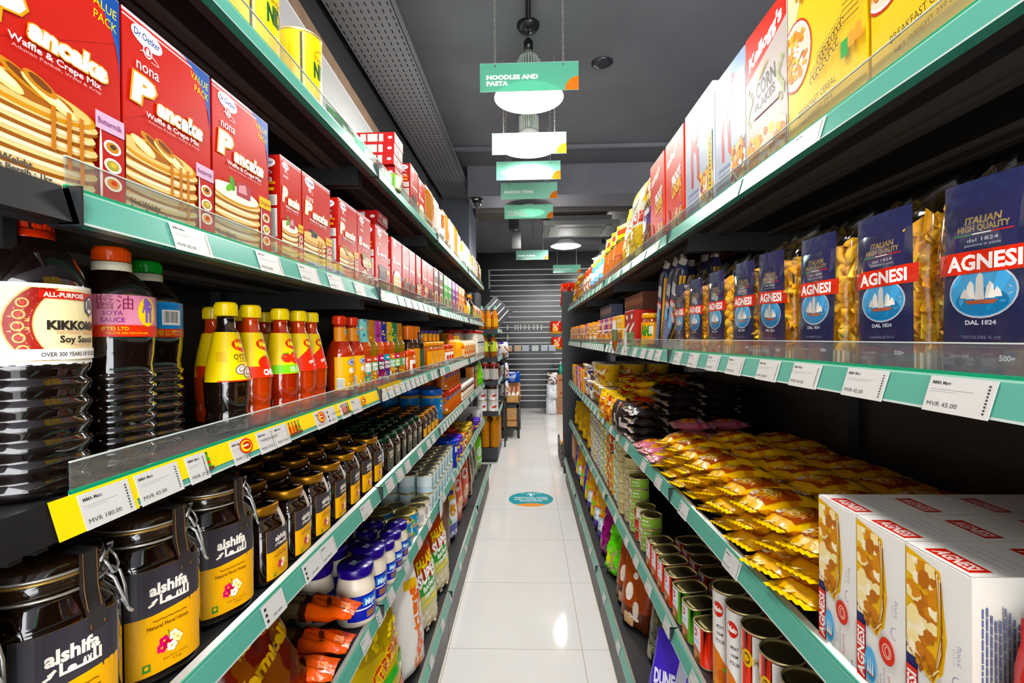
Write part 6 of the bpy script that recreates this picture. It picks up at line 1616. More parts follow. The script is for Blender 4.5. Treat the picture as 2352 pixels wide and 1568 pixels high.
# ------------------------------------------------------------------ L3 sauces
z = top('L3')
put(kik, -.478, .452, z, 'L', 'L3', rot=(0, 0, -.25)); put(soy1, -.478, .548, z, 'L', 'L3', rot=(0, 0, -.5)); put(soy2, -.515, .645, z, 'L', 'L3', rot=(0, 0, -.35))
for p, x, y in ((mg_oy, -.475, .755), (mg_ch, -.475, .823), (mg_ke, -.475, .922), (mg_cg, -.475, .997), (mg_cg, -.48, 1.065)): put(p, x, y, z, 'L', 'L3', rot=(0, 0, -.15))
for p, x, y in ((mg_oy, -.60, .745), (mg_oy, -.68, .79), (mg_ch, -.565, .86), (mg_ke, -.565, .955), (mg_ke, -.565, 1.03), (mg_oy, -.69, .88), (mg_cg, -.65, 1.06), (fresh, -.56, 1.14), (fresh, -.57, 1.22)): put(p, x, y, z, 'L', 'L3', 'second row')
put(fresh, -.475, 1.215, z, 'L', 'L3', rot=(0, 0, -.2)); put(fresh, -.475, 1.30, z, 'L', 'L3', rot=(0, 0, -.2))
for k, i in enumerate((0, 1, 2, 3, 4, 5)): put(pb[i], -.475, 1.372 + .062 * k, z, 'L', 'L3', rot=(0, 0, -.3))
put(pb[1], -.475, 1.75, z, 'L', 'L3', desc='spare printed neck sauce bottle with brown sleeve')
put(smj, -.46, 1.83, z, 'L', 'L3'); put(ocap, -.475, 1.905, z, 'L', 'L3'); put(ocap, -.475, 1.985, z, 'L', 'L3')
put(ocap, -.54, 1.84, z, 'L', 'L3', 'second row'); put(syd, -.475, 2.06, z, 'L', 'L3')
for k in range(4): put(ojar, -.47, 2.16 + .098 * k, z, 'L', 'L3'); put(bjar, -.475, 2.165 + .098 * k, z + .129, 'L', 'L3', 'stacked row', scale=.5)
for y in (2.12, 2.24, 2.36): put(rjar, -.60, y, z, 'L', 'L3', 'second row', scale=1.35)
for y in (2.58, 2.66, 2.74): put(smj, -.46, y, z, 'L', 'L3', scale=1.1)
for y in (2.6, 2.72, 2.84): put(tanj, -.585, y, z, 'L', 'L3', 'second row', scale=1.25)
for y in (2.82, 2.90): put(must2, -.46, y, z, 'L', 'L3')
for y in (2.98, 3.06, 3.14): put(must, -.46, y, z, 'L', 'L3')
spj = bag('orange and white spread carton pouch', .10, .13, .06, blotch(['e8b878', 'f0e0c8', 'd8562a', 'e89a4a'], 6, .4), None, group='white spread pouches', prof='brick')
for k in range(6): put(spj, -.45, 3.26 + .115 * k, z, 'L', 'L3')
for y in (3.3, 3.46): put(tanj, -.58, y, z, 'L', 'L3', 'second row', scale=1.2)
for y in (3.66, 3.82, 3.98): put(wjar, -.58, y, z, 'L', 'L3', 'second row', scale=1.3)
for y in (3.98, 4.12, 4.26, 4.40): put(wjar, -.475, y, z, 'L', 'L3')
# ------------------------------------------------------------------ L4 honey
z = top('L4')
for i, y in enumerate((.358, .483, .61, .737)): put(cjar, -.498, y, z, 'L', 'L4', rot=(0, 0, -.45))
for y in (.43, .56, .69): put(cjar, -.64, y, z, 'L', 'L4', 'second row')
RN = ['front row', 'second row', 'third row', 'fourth row', 'fifth row']
for r in range(4):
    for k in range(7):
        if r == 0 or k > 0 or r < 3: put(hj, -.476 - .092 * r, .838 + .0945 * k + (.035 if r % 2 else 0), z, 'L', 'L4', RN[r], rot=(0, 0, random.uniform(-.08, .08)))
for r in range(5):
    for k in range(6): put(gj, -.472 - .083 * r, 1.525 + .082 * k + (.02 if r % 2 else 0), z, 'L', 'L4', RN[r], rot=(0, 0, random.uniform(-.08, .08)))
for r in range(4):
    for k in range(4): put(oj2, -.47 - .083 * r, 2.03 + .083 * k, z, 'L', 'L4', RN[r])
    put(btub, -.492 - .112 * r, 2.455, z, 'L', 'L4', RN[r]); put(btub, -.545 - .112 * r, 2.565, z, 'L', 'L4', 'row behind, ' + RN[r])
for k in range(5):
    for r in range(2): put(rtub, -.478 - .1 * r, 2.695 + .098 * k, z, 'L', 'L4', RN[r]); put(rtub, -.478 - .1 * r, 2.695 + .098 * k, z + .132, 'L', 'L4', 'stacked ' + RN[r], scale=.85)
for k in range(8):
    for r in range(3): put(wlid, -.47 - .085 * r, 3.19 + .085 * k, z, 'L', 'L4', RN[r])
dkb = bottle('syrup_bottle', [(.026, 0), (.03, .004), (.03, .13), (.014, .18), (.011, .2)], '201812', (.014, .2, .225, '1a1a1c'), [(.02, .08, .0303, 'c8963a', None, .06)], 'dark bottle with black cap', group='dark bottles by the honey')
for k in range(4): put(dkb, -.56, 3.92 + .075 * k, z, 'L', 'L4', 'second row')
for k, p in enumerate((orn, brn, orn, grb)): put(p, -.45, 3.93 + .15 * k, z, 'L', 'L4', scale=1 if p is not grb else .72)
# ------------------------------------------------------------------ L5 mayonnaise shelf
z = top('L5')
verm = bag('dark red clear packet of vermicelli', .20, .26, .08, blotch(['8a4a24', '6a1c14', 'a85a2a', '7a2418'], 12, .35), [('t', 'Roasted', -.02, .62, .07, .5, 'c8962a', .3), ('t', 'Vermicelli', .0, .42, .10, .85, 'd8a83a', .3), ('s', 25, -.4, .55, .4, .95, .01, .05, ['b87a44', '9a5a30', '5a2a1a'])], 'vermicelli_bag', group='vermicelli packets', crink=.006)
put(verm, -.48, .915, z + .022, 'L', 'L5', rot=(-.6, 0, -.15)); put(verm, -.48, .69, z + .022, 'L', 'L5', rot=(-.6, 0, -.1)); put(verm, -.66, .95, z + .016, 'L', 'L5', 'second row', rot=(-.4, 0, 0))
redp = bag('flat red packet at the shelf edge', .13, .12, .03, blotch(['c8301c', 'a8241a', 'e0503a'], 4, .6), None, group='red packets')
put(redp, -.45, 1.01, z + .016, 'L', 'L5', rot=(-PI / 2, 0, 0))
orp = bag('crumpled orange pasta packet with clear back', .085, .30, .055, bands((.45, 'e2561a'), (.52, '3a2018'), (1, '6a5a40')), [('p', [(-.3, .2), (.3, .28), (.3, .33), (-.3, .25)], '5a2a18'), ('r', -.25, .06, .1, .14, 'e8a07a')], 'pasta_packet', group='orange pasta packets', crink=.006)
for k, (y, zz) in enumerate(((1.045, .03), (1.135, .03), (1.175, .085))): put(orp, -.425, y, z + zz, 'L', label='crumpled orange pasta packet, %s of the three beside mayonnaise jars' % ('nearest', 'middle', 'topmost')[k], rot=(-PI / 2, 0, .12 - .1 * k), scale=.88)
for x, y in ((-.467, 1.285), (-.467, 1.39)): put(may1, x, y, z, 'L', 'L5', rot=(0, 0, -.35))
for x, y in ((-.575, 1.28), (-.575, 1.385), (-.68, 1.3)): put(may1, x, y, z, 'L', 'L5', 'second row')
for y in (1.485, 1.562, 1.64): put(may2, -.452, y, z, 'L', 'L5', rot=(0, 0, -.35)); put(may2, -.53, y, z, 'L', 'L5', 'second row'); put(may2, -.608, y, z, 'L', 'L5', 'third row')
for r in range(3):
    for k in range(2):
        for l in range(2): put(tunaB, -.472 - .1 * r, 1.74 + .098 * k, z + l * .0465, 'L', 'L5', ('lower ', 'upper ')[l] + RN[r], rot=(0, 0, -.3))
put(canW, -.46, 1.945, z, 'L', 'L5', rot=(0, 0, -.3)); put(canW, -.545, 1.95, z, 'L', 'L5', 'second row'); put(canD, -.64, 1.93, z, 'L', 'L5', 'third row'); put(canD, -.73, 1.95, z, 'L', 'L5', 'fourth row'); put(canW, -.46, 2.03, z, 'L', 'L5', rot=(0, 0, -.3))
for r in range(4):
    for k in range(8):
        for l in range(2):
            if l == 1 or r == 0: put(canM, -.458 - .077 * r, 2.115 + .077 * k, z + l * .079, 'L', 'L5', ('lower ', 'upper ')[l] + RN[r], rot=(0, 0, .4))
            elif r < 4: put(canM, -.458 - .077 * r, 2.115 + .077 * k, z, 'L', 'L5', 'lower ' + RN[r])
hang = bag('clear plastic strip packet hanging at rail joint', .05, .10, .012, bands((.3, 'e0e4e0'), (1, 'c8ccc8')), None, group='clear strip packets', mat='film')
put(hang, -.404, 2.20, z - .062, 'L', label='clear plastic strip packet hanging over the mayonnaise shelf rail')
bmt = tub('big blue milk powder tub', '2a40a8', '2f4ab8', '2a40a8', Art().text('Rich', 0, .11, .03, 'e8ecf4', w=.06, b=.05).ell(.01, .05, .03, .03, 'e8b030', 14).ell(.02, .04, .015, .015, '8a3a1c', 10).rect(-.05, .012, .05, .03, '3a3a90'), r=.055, h=.165, name='milk_powder_tub', group='blue milk powder tubs')
vio = tub('violet and yellow spread tub', '6a4ab0', '6a4ac0', '8a6ad0', Art().rect(-.05, .015, .05, .03, 'e8c040'), r=.05, h=.07, name='spread_tub', group='violet spread tubs')
for r in range(3): put(bmt, -.475 - .12 * r, 2.81, z, 'L', 'L5', RN[r])
for l in range(2): put(vio, -.472, 2.94, z + .071 * l, 'L', 'L5', ('lower row', 'upper row')[l]); put(vio, -.472, 3.05, z + .071 * l, 'L', 'L5', ('lower row', 'upper row')[l])
for k in range(7):
    for r in range(3): put((ylid, ylid, smj, rtub)[(k + r) % 4] if k % 3 else ylid, -.465 - .08 * r, 3.15 + .082 * k, z, 'L', 'L5', RN[r], scale=(1, .94, 1.04)[k % 3])
for k in range(4): put(dkb, -.47, 3.76 + .06 * k, z, 'L', 'L5', scale=.6)
for k in range(2): put(vio, -.472, 4.04 + .11 * k, z, 'L', 'L5')
m = MB().box(-.11, 0, 0, .11, .2, .004, 'd8d6d0')
for q in ((-.11, 0, .11, .004, .09), (-.11, .196, .11, .2, .12), (-.11, 0, -.106, .2, .12), (.106, 0, .11, .2, .12)): m.box(q[0], q[1], 0, q[2], q[3], q[4], 'dcdad6')
tr = Proto(m.build('display_tray', 'card'), 'open white card tray at the far shelf end', 'tray')
put(tr, -.43, 4.36, z, 'L', label='open white card tray at the far end of the mayonnaise shelf')
# ------------------------------------------------------------------ R1 cereals
z = top('R1'); X = .398
put(cr_yel, X, .315, z, 'R', 'R1'); put(cr_yel, X, .496, z, 'R', 'R1'); put(cr_yel, X, .676, z, 'R', 'R1'); put(cr_red, X, .837, z, 'R', 'R1')
put(cr_k, X, .981, z, 'R', 'R1'); put(cr_k2, X, 1.158, z, 'R', 'R1'); put(cr_fl, X, 1.347, z, 'R', 'R1'); put(cr_fl, X, 1.525, z, 'R', 'R1')
chp = bag('yellow and violet chocolate cereal pouch', .17, .28, .07, bands((.35, '7a3a24'), (.6, '5a2a7a'), (1, 'e8b428')), [('t', 'CHOCOS', 0, .62, .08, .75, '2a1a14', .1), ('t', 'Fills', 0, .52, .08, .5, 'f0ece4', .1), ('s', 14, -.3, .05, .3, .3, .05, .1, ['8a4a24', '5a2a18', 'd89a50']), ('r', -.35, .78, .35, .86, 'c83a20')], 'cereal_pouch', group='cereal pouches', prof='stand')
cfb = bag('big yellow corn flakes bag with red band', .27, .31, .12, bands((.45, 'd8b83a'), (.7, 'dcd8c4'), (1, 'e8c41c')), [('r', -.5, .47, .5, .6, 'd0321e'), ('t', 'CHEERA', .0, .535, .10, .8, 'f4eee6', .1), ('s', 60, -.45, .04, .45, .42, .03, .06, ['e8c860', 'd8b040', 'f0d880', 'c89a2a']), ('e', 0, .75, .2, .08, 'c8ccc8')], 'cereal_pouch', group='cereal pouches', prof='stand', crink=.004)
ybg = bag('yellow topped cereal bag', .16, .27, .09, bands((.4, '9a4a2a'), (.62, 'd8641e'), (1, 'ecc428')), [('t', 'CHOCOS', 0, .68, .07, .7, '2a1a14', .1), ('r', -.3, .8, .3, .9, 'd84a20'), ('e', 0, .25, .3, .15, 'b86a3a')], 'cereal_pouch', group='cereal pouches', prof='stand')
bbg = bag('light blue cereal bag', .17, .24, .09, bands((.3, '9a5a44'), (.75, '7ab4dc'), (1, 'e8c83a')), [('r', -.25, .4, .2, .6, 'e0ecf4'), ('s', 14, -.4, .04, .4, .28, .04, .08, ['8a4a34', 'c89a84'])], 'cereal_pouch', group='cereal pouches', prof='stand')
wbg = bag('white bag with orange top', .16, .24, .08, bands((.7, 'e4ddd0'), (1, 'e0501e')), [('e', .05, .4, .3, .16, 'a8502a'), ('e', .05, .4, .18, .1, 'e8dcd0')], 'cereal_pouch', group='cereal pouches', prof='stand')
brg = bag('brown and gold granola bag', .15, .24, .08, bands((1, '9a6a30')), [('r', -.3, .1, .0, .4, 'd8a83a'), ('r', -.35, .5, .35, .7, 'c8b49a'), ('t', 'GRANOLA', 0, .6, .07, .7, '6a3a1a')], 'cereal_pouch', group='cereal pouches', prof='stand')
put(chp, .44, 1.715, z, 'R', 'R1'); put(cfb, .46, 1.95, z, 'R', 'R1'); put(ybg, .53, 1.72, z + .06, 'R', label='yellow cereal bag leaning behind the chocolate cereal pouch', rot=(-.1, 0, 0))
for y, p in ((2.19, cfb), (2.42, ybg), (2.58, ybg), (2.75, ybg), (2.93, bbg), (3.12, bbg), (3.32, bbg), (3.5, wbg), (3.68, wbg), (3.85, wbg), (4.03, brg), (4.2, brg), (4.37, ybg), (4.55, brg), (4.7, brg)): put(p, .475 if p is not cfb else .50, y, z, 'R', 'R1', rot=(0, 0, .3 if p is not cfb else .15))
# ------------------------------------------------------------------ R2 pasta
z = top('R2')
for p, y in zip(pas, (.457, .578, .714, .836, .95, 1.082, 1.216)): put(p, .443, y, z, 'R', 'R2', rot=(random.uniform(-.03, .03), random.uniform(-.04, .04), .08 if y < .6 else .04))
put(pas[6], .443, 1.335, z, 'R', 'R2'); put(pas[0], .443, .335, z, 'R', 'R2')
for i, y in enumerate((.40, .53, .66, .78, .90, 1.02, 1.14, 1.26)): put(pas[(i + 2) % 7], .545, y, z, 'R', 'R2', 'second row')
for x, y, t in ((.50, 1.70, .02), (.445, 1.665, .28), (.45, 1.60, .36), (.445, 1.54, .44), (.52, 1.62, .12), (.53, 1.52, .1), (.53, 1.44, .1)): put(spg, x, y, z + .03 * abs(t), 'R', 'R2', rot=(0, t, 0))
put(spg, .44, 1.57, z + .018, 'R', label='long spaghetti pack leaning flattest against the spiral pasta bags', rot=(0, .95, 0))
put(amij, .45, 1.80, z, 'R', label='orange pasta sauce jar with green lettering beside spaghetti packs', rot=(0, 0, .5)); put(amij, .54, 1.80, z, 'R', label='orange pasta sauce jar hidden behind the front sauce jar')
rc = Art(); rc.rect(0, .1, .09, .14, 'a01c1c').ell(.045, .12, .02, .01, 'e0d0c0', 12).rect(.0, .0, .09, .06, '6a8a5a').poly([(0, .05), (.09, .09), (.09, .1), (0, .07)], 'e8e4dc')
rbx = Proto(carton('curry_box', .09, .145, .08, 'b0241c', rc), 'red and white curry box', 'box', 'boxes on the pasta shelf')
for r in range(3): put(rbx, .405 + .085 * r, 1.945, z, 'R', 'R2', RN[r])
put(rbx, .405, 2.04, z, 'R', 'R2')
m = MB().box(-.026, 0, 0, .026, .001, .105, 'e4e2de')
a = Art().rect(.006, .09, .046, .094, '9a9a9a').rect(.01, .08, .042, .083, 'aaaaaa').rect(.024, .05, .028, .056, '7a7a7a').rect(.024, .035, .028, .041, '7a7a7a').rect(.016, .012, .036, .018, '6a6a6a')
m.stamp(a, flat((-.026, 0, 0), (1, 0, 0), (0, 0, 1), (0, -1, 0)))
pc = Proto(m.build('shelf_card', 'card'), 'tall white card', 'card')
put(pc, .3745, 1.93, ZR[1] + .0, 'R', label='tall white card standing in the pasta shelf rail')
gtag = bag('green herb sachet', .055, .13, .02, bands((.35, 'a85a2a'), (.7, '6a7a5a'), (1, 'd8dcd0')), [('s', 12, -.4, .1, .4, .6, .06, .12, ['3a5a34', '8a9a6a', 'c87a3a'])], group='herb sachets')
put(gtag, .371, 2.14, z - .02, 'R', label='green herb sachet clipped over the pasta shelf guard')
pal = [('e8922a', 'c8702a', 'orange'), ('e0a030', 'e8d0b0', 'amber'), ('8a4a9a', 'e8a030', 'violet'), ('d8a89a', 'c87a4a', 'pale brown'), ('e86a7a', 'f0e0e0', 'pink'), ('ecb428', 'a85a2a', 'yellow')]
thin = []
for c1, c2, nm in pal:
    a = Art().rect(0, .085, .05, .11, c1).ell(.025, .095, .012, .008, 'f0e8e0', 10).rect(0, 0, .05, .05, c2).speck(6, .005, .01, .045, .07, .004, .009, ['f0d8b0', '8a3a1c', 'e8e0d0']).rect(0, .06, .05, .066, 'f0e8e0')
    thin.append(Proto(carton('curry_box', .05, .115, .085, c1, a.clip(0, 0, .05, .115)), nm + ' thin curry spice box', 'box', 'thin curry spice boxes'))
y = 2.14; order = [5, 5, 0, 0, 2, 0, 2, 2, 0, 3, 2, 0, 0, 3, 1, 1, 1, 0, 1, 1, 1, 0, 0, 4, 2, 3, 3, 1, 3, 0, 3, 1, 0, 2, 4, 1, 3, 0, 1, 0, 3, 1, 0, 0, 1, 3, 0, 1, 1, 0]
for k, i in enumerate(order):
    put(thin[i], .402, y + .026, z, 'R', 'R2', scale=1.18 if k < 6 else 1); y += .061 if k < 6 else .0525
    if y > 4.74: break
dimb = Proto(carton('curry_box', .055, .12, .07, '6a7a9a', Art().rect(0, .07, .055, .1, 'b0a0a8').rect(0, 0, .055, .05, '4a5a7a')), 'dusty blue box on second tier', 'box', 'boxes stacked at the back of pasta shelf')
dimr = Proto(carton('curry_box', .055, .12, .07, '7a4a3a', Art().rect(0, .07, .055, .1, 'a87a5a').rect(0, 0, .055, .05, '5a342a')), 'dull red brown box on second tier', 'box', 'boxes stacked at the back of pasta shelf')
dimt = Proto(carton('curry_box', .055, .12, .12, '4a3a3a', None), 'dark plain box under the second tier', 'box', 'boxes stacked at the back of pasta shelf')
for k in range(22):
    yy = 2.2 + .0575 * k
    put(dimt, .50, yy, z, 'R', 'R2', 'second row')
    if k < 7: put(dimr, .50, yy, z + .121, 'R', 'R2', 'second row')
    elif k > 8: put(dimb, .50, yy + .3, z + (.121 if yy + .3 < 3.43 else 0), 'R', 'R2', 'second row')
# ------------------------------------------------------------------ R3 noodles
z = top('R3')
for r in range(5):
    for k in range(3): put(lasb, .400 + .0845 * r, .4975 + .079 * k, z, 'R', label='white lasagna box, %s from camera, %s' % (('nearest', 'second', 'third')[k], RN[r]))
rnp = bag('red and yellow packet at the frame edge', .09, .17, .05, bands((.4, 'd8a83a'), (1, 'c82a24')), None, group='red packets')
put(rnp, .43, .40, z, 'R', label='red and yellow packet standing before the nearest lasagna box')
for c in range(9):
    for r in range(3):
        for l in range(3):
            if l == 0 and r > 0: continue
            p = npk[(c + r + l) % 2]
            yy = .762 + .0955 * c + random.uniform(-.004, .004)
            put(p, .402 + .138 * r + .006 * l + random.uniform(-.006, .006), yy, z + .026 + .036 * l, 'R', label='yellow instant noodle packet, %s column from lasagna boxes, %s, %s layer' % (ordn(c + 1), RN[r], ('bottom', 'middle', 'top')[l]),
                rot=(-PI / 2 + random.uniform(-.05, .05), -.2 + random.uniform(-.07, .07), random.uniform(-.08, .08)))
for c in range(3):
    for r in range(3):
        for l in range(1 + (r > 0) + (c == 2 and r > 0)): put(npink, .402 + .135 * r, 1.635 + .105 * c if c < 2 else 1.84, z + .02 + .037 * l, 'R', 'R3', ('bottom ', 'middle ', 'top ')[l] + RN[r], rot=(-PI / 2, random.uniform(-.1, .1), random.uniform(-.15, .15)))
for c in range(3):
    for r in range(3):
        for l in range((4, 6, 7)[r]):
            if c == 2 and r == 0 and l > 3: continue
            if c == 2 and r > 0 and l < 3: zc = l
            put(nbk, .404 + .136 * r, 1.955 + .11 * c, z + .02 + .0345 * l, 'R', label='black noodle packet, %s column, %s, %s layer up' % (ordn(c + 1), RN[r], ordn(l + 1)), rot=(-PI / 2 + random.uniform(-.08, .08), random.uniform(-.08, .08), random.uniform(-.1, .1)))
stb = bag('standing black and silver noodle packet', .10, .14, .05, blotch(['1e1a1a', '2a2424', 'b8aca4', '8a3a2a'], 6, .6), [('r', -.5, .1, -.3, .9, 'a8a4a0')], 'noodle_packet', 'noodle packet', 'black noodle packets', prof='pillow')
put(stb, .395, 2.10, z, 'R', 'R3', rot=(-.1, 0, .3)); put(stb, .395, 2.22, z, 'R', 'R3', rot=(-.1, 0, .2))
for c in range(5):
    p = (norg, nred, norg, npk[0], norg)[c]
    put(p, .405, 2.33 + .085 * c, z + .004, 'R', 'R3', 'standing row', rot=(-.15, 0, .5))
    for r in range(1, 4):
        for l in range(3, 6): put((norg, nred, npk[1])[(c + r + l) % 3], .36 + .125 * r, 2.31 + .10 * c, z + .02 + .036 * (l - (0 if r > 1 else 0)) - .0, 'R', 'R3', ('', '', '', 'fourth layer ', 'fifth layer ', 'sixth layer ')[l] + RN[r], rot=(-PI / 2, random.uniform(-.12, .12), random.uniform(-.2, .2)))
        for l in range(0, 3): put((nred, norg)[l % 2], .36 + .125 * r, 2.31 + .10 * c, z + .02 + .036 * l, 'R', 'R3', ('first layer ', 'second layer ', 'third layer ')[l] + RN[r], rot=(-PI / 2, 0, 0))
for c in range(3):
    for r in range(3):
        for l in range(2): put(cupY if (c + l) % 3 else cupO, .472 + .14 * r, 2.90 + .142 * c, z + .1335 * l, 'R', 'R3', ('lower ', 'upper ')[l] + RN[r], scale=1.3, rot=(0, 0, .4), desc='large yellow noodle bowl' if (c + l) % 3 else 'large orange and white noodle bowl')
for c in range(3):
    for r in range(3):
        for l in range(2): put((cupO, cupV, cupO, cupY)[(c + l + (r > 0) * 2) % 4], .455 + .108 * r, 3.33 + .11 * c, z + .101 * l, 'R', 'R3', ('lower ', 'upper ')[l] + RN[r])
for k in range(8):
    yy = 3.74 + .058 * 2 * k
    if yy > 4.7: break
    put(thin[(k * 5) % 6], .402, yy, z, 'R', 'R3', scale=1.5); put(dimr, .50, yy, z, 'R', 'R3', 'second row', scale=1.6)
# ------------------------------------------------------------------ R4 tins
z = top('R4')
for k, y in enumerate((.893, .970, 1.047, 1.124)): put(lun[1 if k < 2 else 0], .449, y, z, 'R', 'R4', rot=(0, 0, .5 if k > 1 else .35))
for k, y in enumerate((.816, .739)): put(lun[k % 2], .449, y, z, 'R', 'R4', 'near row')
for k, y in enumerate((.816, .893, .970)): put(lun[0], .528, y, z, 'R', 'R4', 'second row')
for k, (y, p) in enumerate(((1.225, recR), (1.318, recG), (1.405, recG), (1.49, recR), (1.572, recR), (1.648, recR), (1.724, recR))): put(p, .450, y, z, 'R', 'R4', rot=(0, 0, .22))
for y in (1.40, 1.49, 1.572, 1.648, 1.724): put(recR, .552, y, z, 'R', 'R4', 'second row', rot=(0, 0, .22))
put(recR, .65, 1.40, z, 'R', 'R4', 'third row')
def col(p, x, y, n, nm):
    hh = p.root.children[0].data.vertices and max(v.co.z for v in p.root.children[1].data.vertices)
    for l in range(n): put(p, x, y, z + l * (hh + .0005), 'R', label='%s, %s from bottom of %s' % (p.desc, ordn(l + 1), nm), rot=(0, 0, random.uniform(.1, .6)))
col(cG, .455, 1.87, 3, 'the stack beside rectangular tins'); col(cW, .455, 1.965, 3, 'the stack after the green tins'); col(cG, .453, 2.06, 5, 'the tall stack before tan tins')
col(cT, .457, 2.163, 6, 'the tan stack')
seq = [(cT, 7), (cP, 7), (cP, 7), (cY, 5), (cO, 7), (cO, 6), (cB, 7), (cL, 7), (cB, 7), (cL, 7), (cK, 7), (cK, 7), (cB, 7), (cK, 7), (cK, 7)]
y = 2.27
for i, (p, n) in enumerate(seq):
    stp = .094 if p is cT else .0745
    col(p, .447, y, n, 'the %s stack from tan one' % ordn(i + 1)); y += stp
for k in range(6):
    for l in (5, 6): put((cP, cO, cB, cL, cK, cK)[k], .525, 2.38 + .16 * k, z + l * .0425, 'R', 'R4', ('', '', '', '', '', 'upper ', 'topmost ')[l] + 'second row') if False else None
goldp = bag('golden snack bag', .15, .22, .08, blotch(['d8a420', 'e8c040', 'a8741c', 'c08a18'], 9, .5), None, group='golden snack bags', prof='stand', crink=.005)
for k in range(7): put(goldp, .47 + .02 * (k % 2), 3.52 + .165 * k, z, 'R', 'R4', rot=(0, 0, .5))
# ------------------------------------------------------------------ R5 bags
z = top('R5') + .004
SNG = 'bags on the right bottom shelf'
dvio = bag('violet pouch with white lettering', .17, .27, .06, bands((1, '5a4ac0')), [('t', 'DUNE', .02, .5, .16, .6, 'e8e6f4', .25), ('r', .3, .0, .5, 1, 'b8b8c8'), ('t', 'DUNE', .0, .25, .07, .35, 'c8c4ec', .25), ('e', -.2, .1, .2, .05, '7a6ad8')], 'snack_bag', group=SNG, prof='stand')
doli = bag('dark olive pouch with cream lettering', .18, .29, .06, bands((1, '4a4a30')), [('t', 'DUNAK', .0, .8, .08, .8, 'b0ac8a', -.1), ('s', 14, -.3, .3, .3, .7, .05, .1, ['6a6a44', '8a7a44', '3a4a2a']), ('t', 'PHOENIX', .0, .2, .08, .8, 'a8a07a', -.1), ('e', -.3, .1, .15, .1, 'c8c4b0')], 'snack_bag', group=SNG, prof='stand')
dnav = bag('navy pouch with pale lettering', .15, .25, .06, bands((1, '2a2858')), [('t', 'DUNE', 0, .55, .14, .75, '8a88b8', -.2), ('e', 0, .15, .2, .06, 'a85a2a')], 'snack_bag', group=SNG, prof='stand')
brs = bag('rust brown snack bag with white cups', .17, .27, .08, bands((.25, '5a2a1c'), (1, '9a4424')), [('e', -.12, .5, .12, .13, 'e0d4c4'), ('e', .15, .3, .1, .12, 'd8ccbc'), ('r', -.2, .04, .1, .2, 'c8a078'), ('e', .0, .75, .08, .05, 'e8dcd0'), ('t', 'Date', .1, .18, .06, .3, 'f0e4d4')], 'snack_bag', group=SNG, prof='stand', crink=.003)
lim = bag('crumpled bright lime green bag', .19, .22, .09, blotch(['6ad83a', '5ac42a', '8ae85a'], 2, .6), [('r', -.2, .1, .1, .6, 'b0a070'), ('e', -.2, .3, .12, .2, 'c8d040')], 'snack_bag', group=SNG, prof='stand', crink=.012)
mag = bag('magenta snack bag', .18, .24, .09, blotch(['8a1a6a', '6a144a', 'a83a8a'], 3, .6), None, 'snack_bag', group=SNG, prof='stand', crink=.006)
ybl = bag('yellow over pale blue snack bag', .16, .26, .08, bands((.2, '4a3a98'), (.5, 'b8d0e0'), (1, 'e8a824')), [('r', -.4, .5, .4, .53, 'd8401c'), ('e', 0, .35, .3, .1, 'e8f0f4'), ('t', 'Bites', 0, .36, .08, .5, '3a6a9a', .2)], 'snack_bag', group=SNG, prof='stand', crink=.004)
oyb = bag('orange and lime snack bag', .16, .25, .08, bands((.4, 'e8c84a'), (1, 'e09a2a')), [('r', -.4, .35, .4, .45, '8ac03a'), ('s', 10, -.3, .1, .3, .8, .05, .1, ['f0e0a0', 'd85a2a'])], 'snack_bag', group=SNG, prof='stand')
vib = bag('violet blue snack bag', .15, .27, .07, bands((1, '4a48a8')), [('r', -.3, .5, .3, .8, '7a78c8')], 'snack_bag', group=SNG, prof='stand')
put(dvio, .40, 1.51, z, 'R', 'R5', rot=(-.2, 0, .45), scale=.86); put(doli, .455, 1.735, z, 'R', 'R5', rot=(-.1, 0, .3), scale=.9); put(dnav, .475, 1.50, z, 'R', 'R5', rot=(-.1, 0, .3))
put(dvio, .47, 1.27, z, 'R', 'R5', rot=(-.1, 0, .1)); put(brs, .425, 1.99, z, 'R', 'R5', rot=(-.08, .03, .55)); put(brs, .43, 2.14, z, 'R', 'R5', rot=(-.08, .03, .5)); put(brs, .53, 2.03, z, 'R', 'R5', 'second row', rot=(-.08, 0, .3))
put(lim, .43, 2.41, z, 'R', 'R5', rot=(-.1, .05, .4)); put(mag, .43, 2.62, z, 'R', 'R5', rot=(-.1, 0, .4))
for y, p in ((2.80, ybl), (2.97, ybl), (3.14, oyb), (3.3, ybl), (3.47, oyb), (3.63, vib), (3.79, oyb), (3.95, ybl), (4.12, oyb), (4.28, vib)): put(p, .435, y, z, 'R', 'R5', rot=(-.1, 0, .4))
cb = Proto(carton('cardboard_box', .3, .26, .22, 'b06a2c', None), 'plain orange brown cardboard box at far right end', 'box')
put(cb, .40, 4.55, z, 'R', label='plain orange brown cardboard box at the far right bottom shelf end')

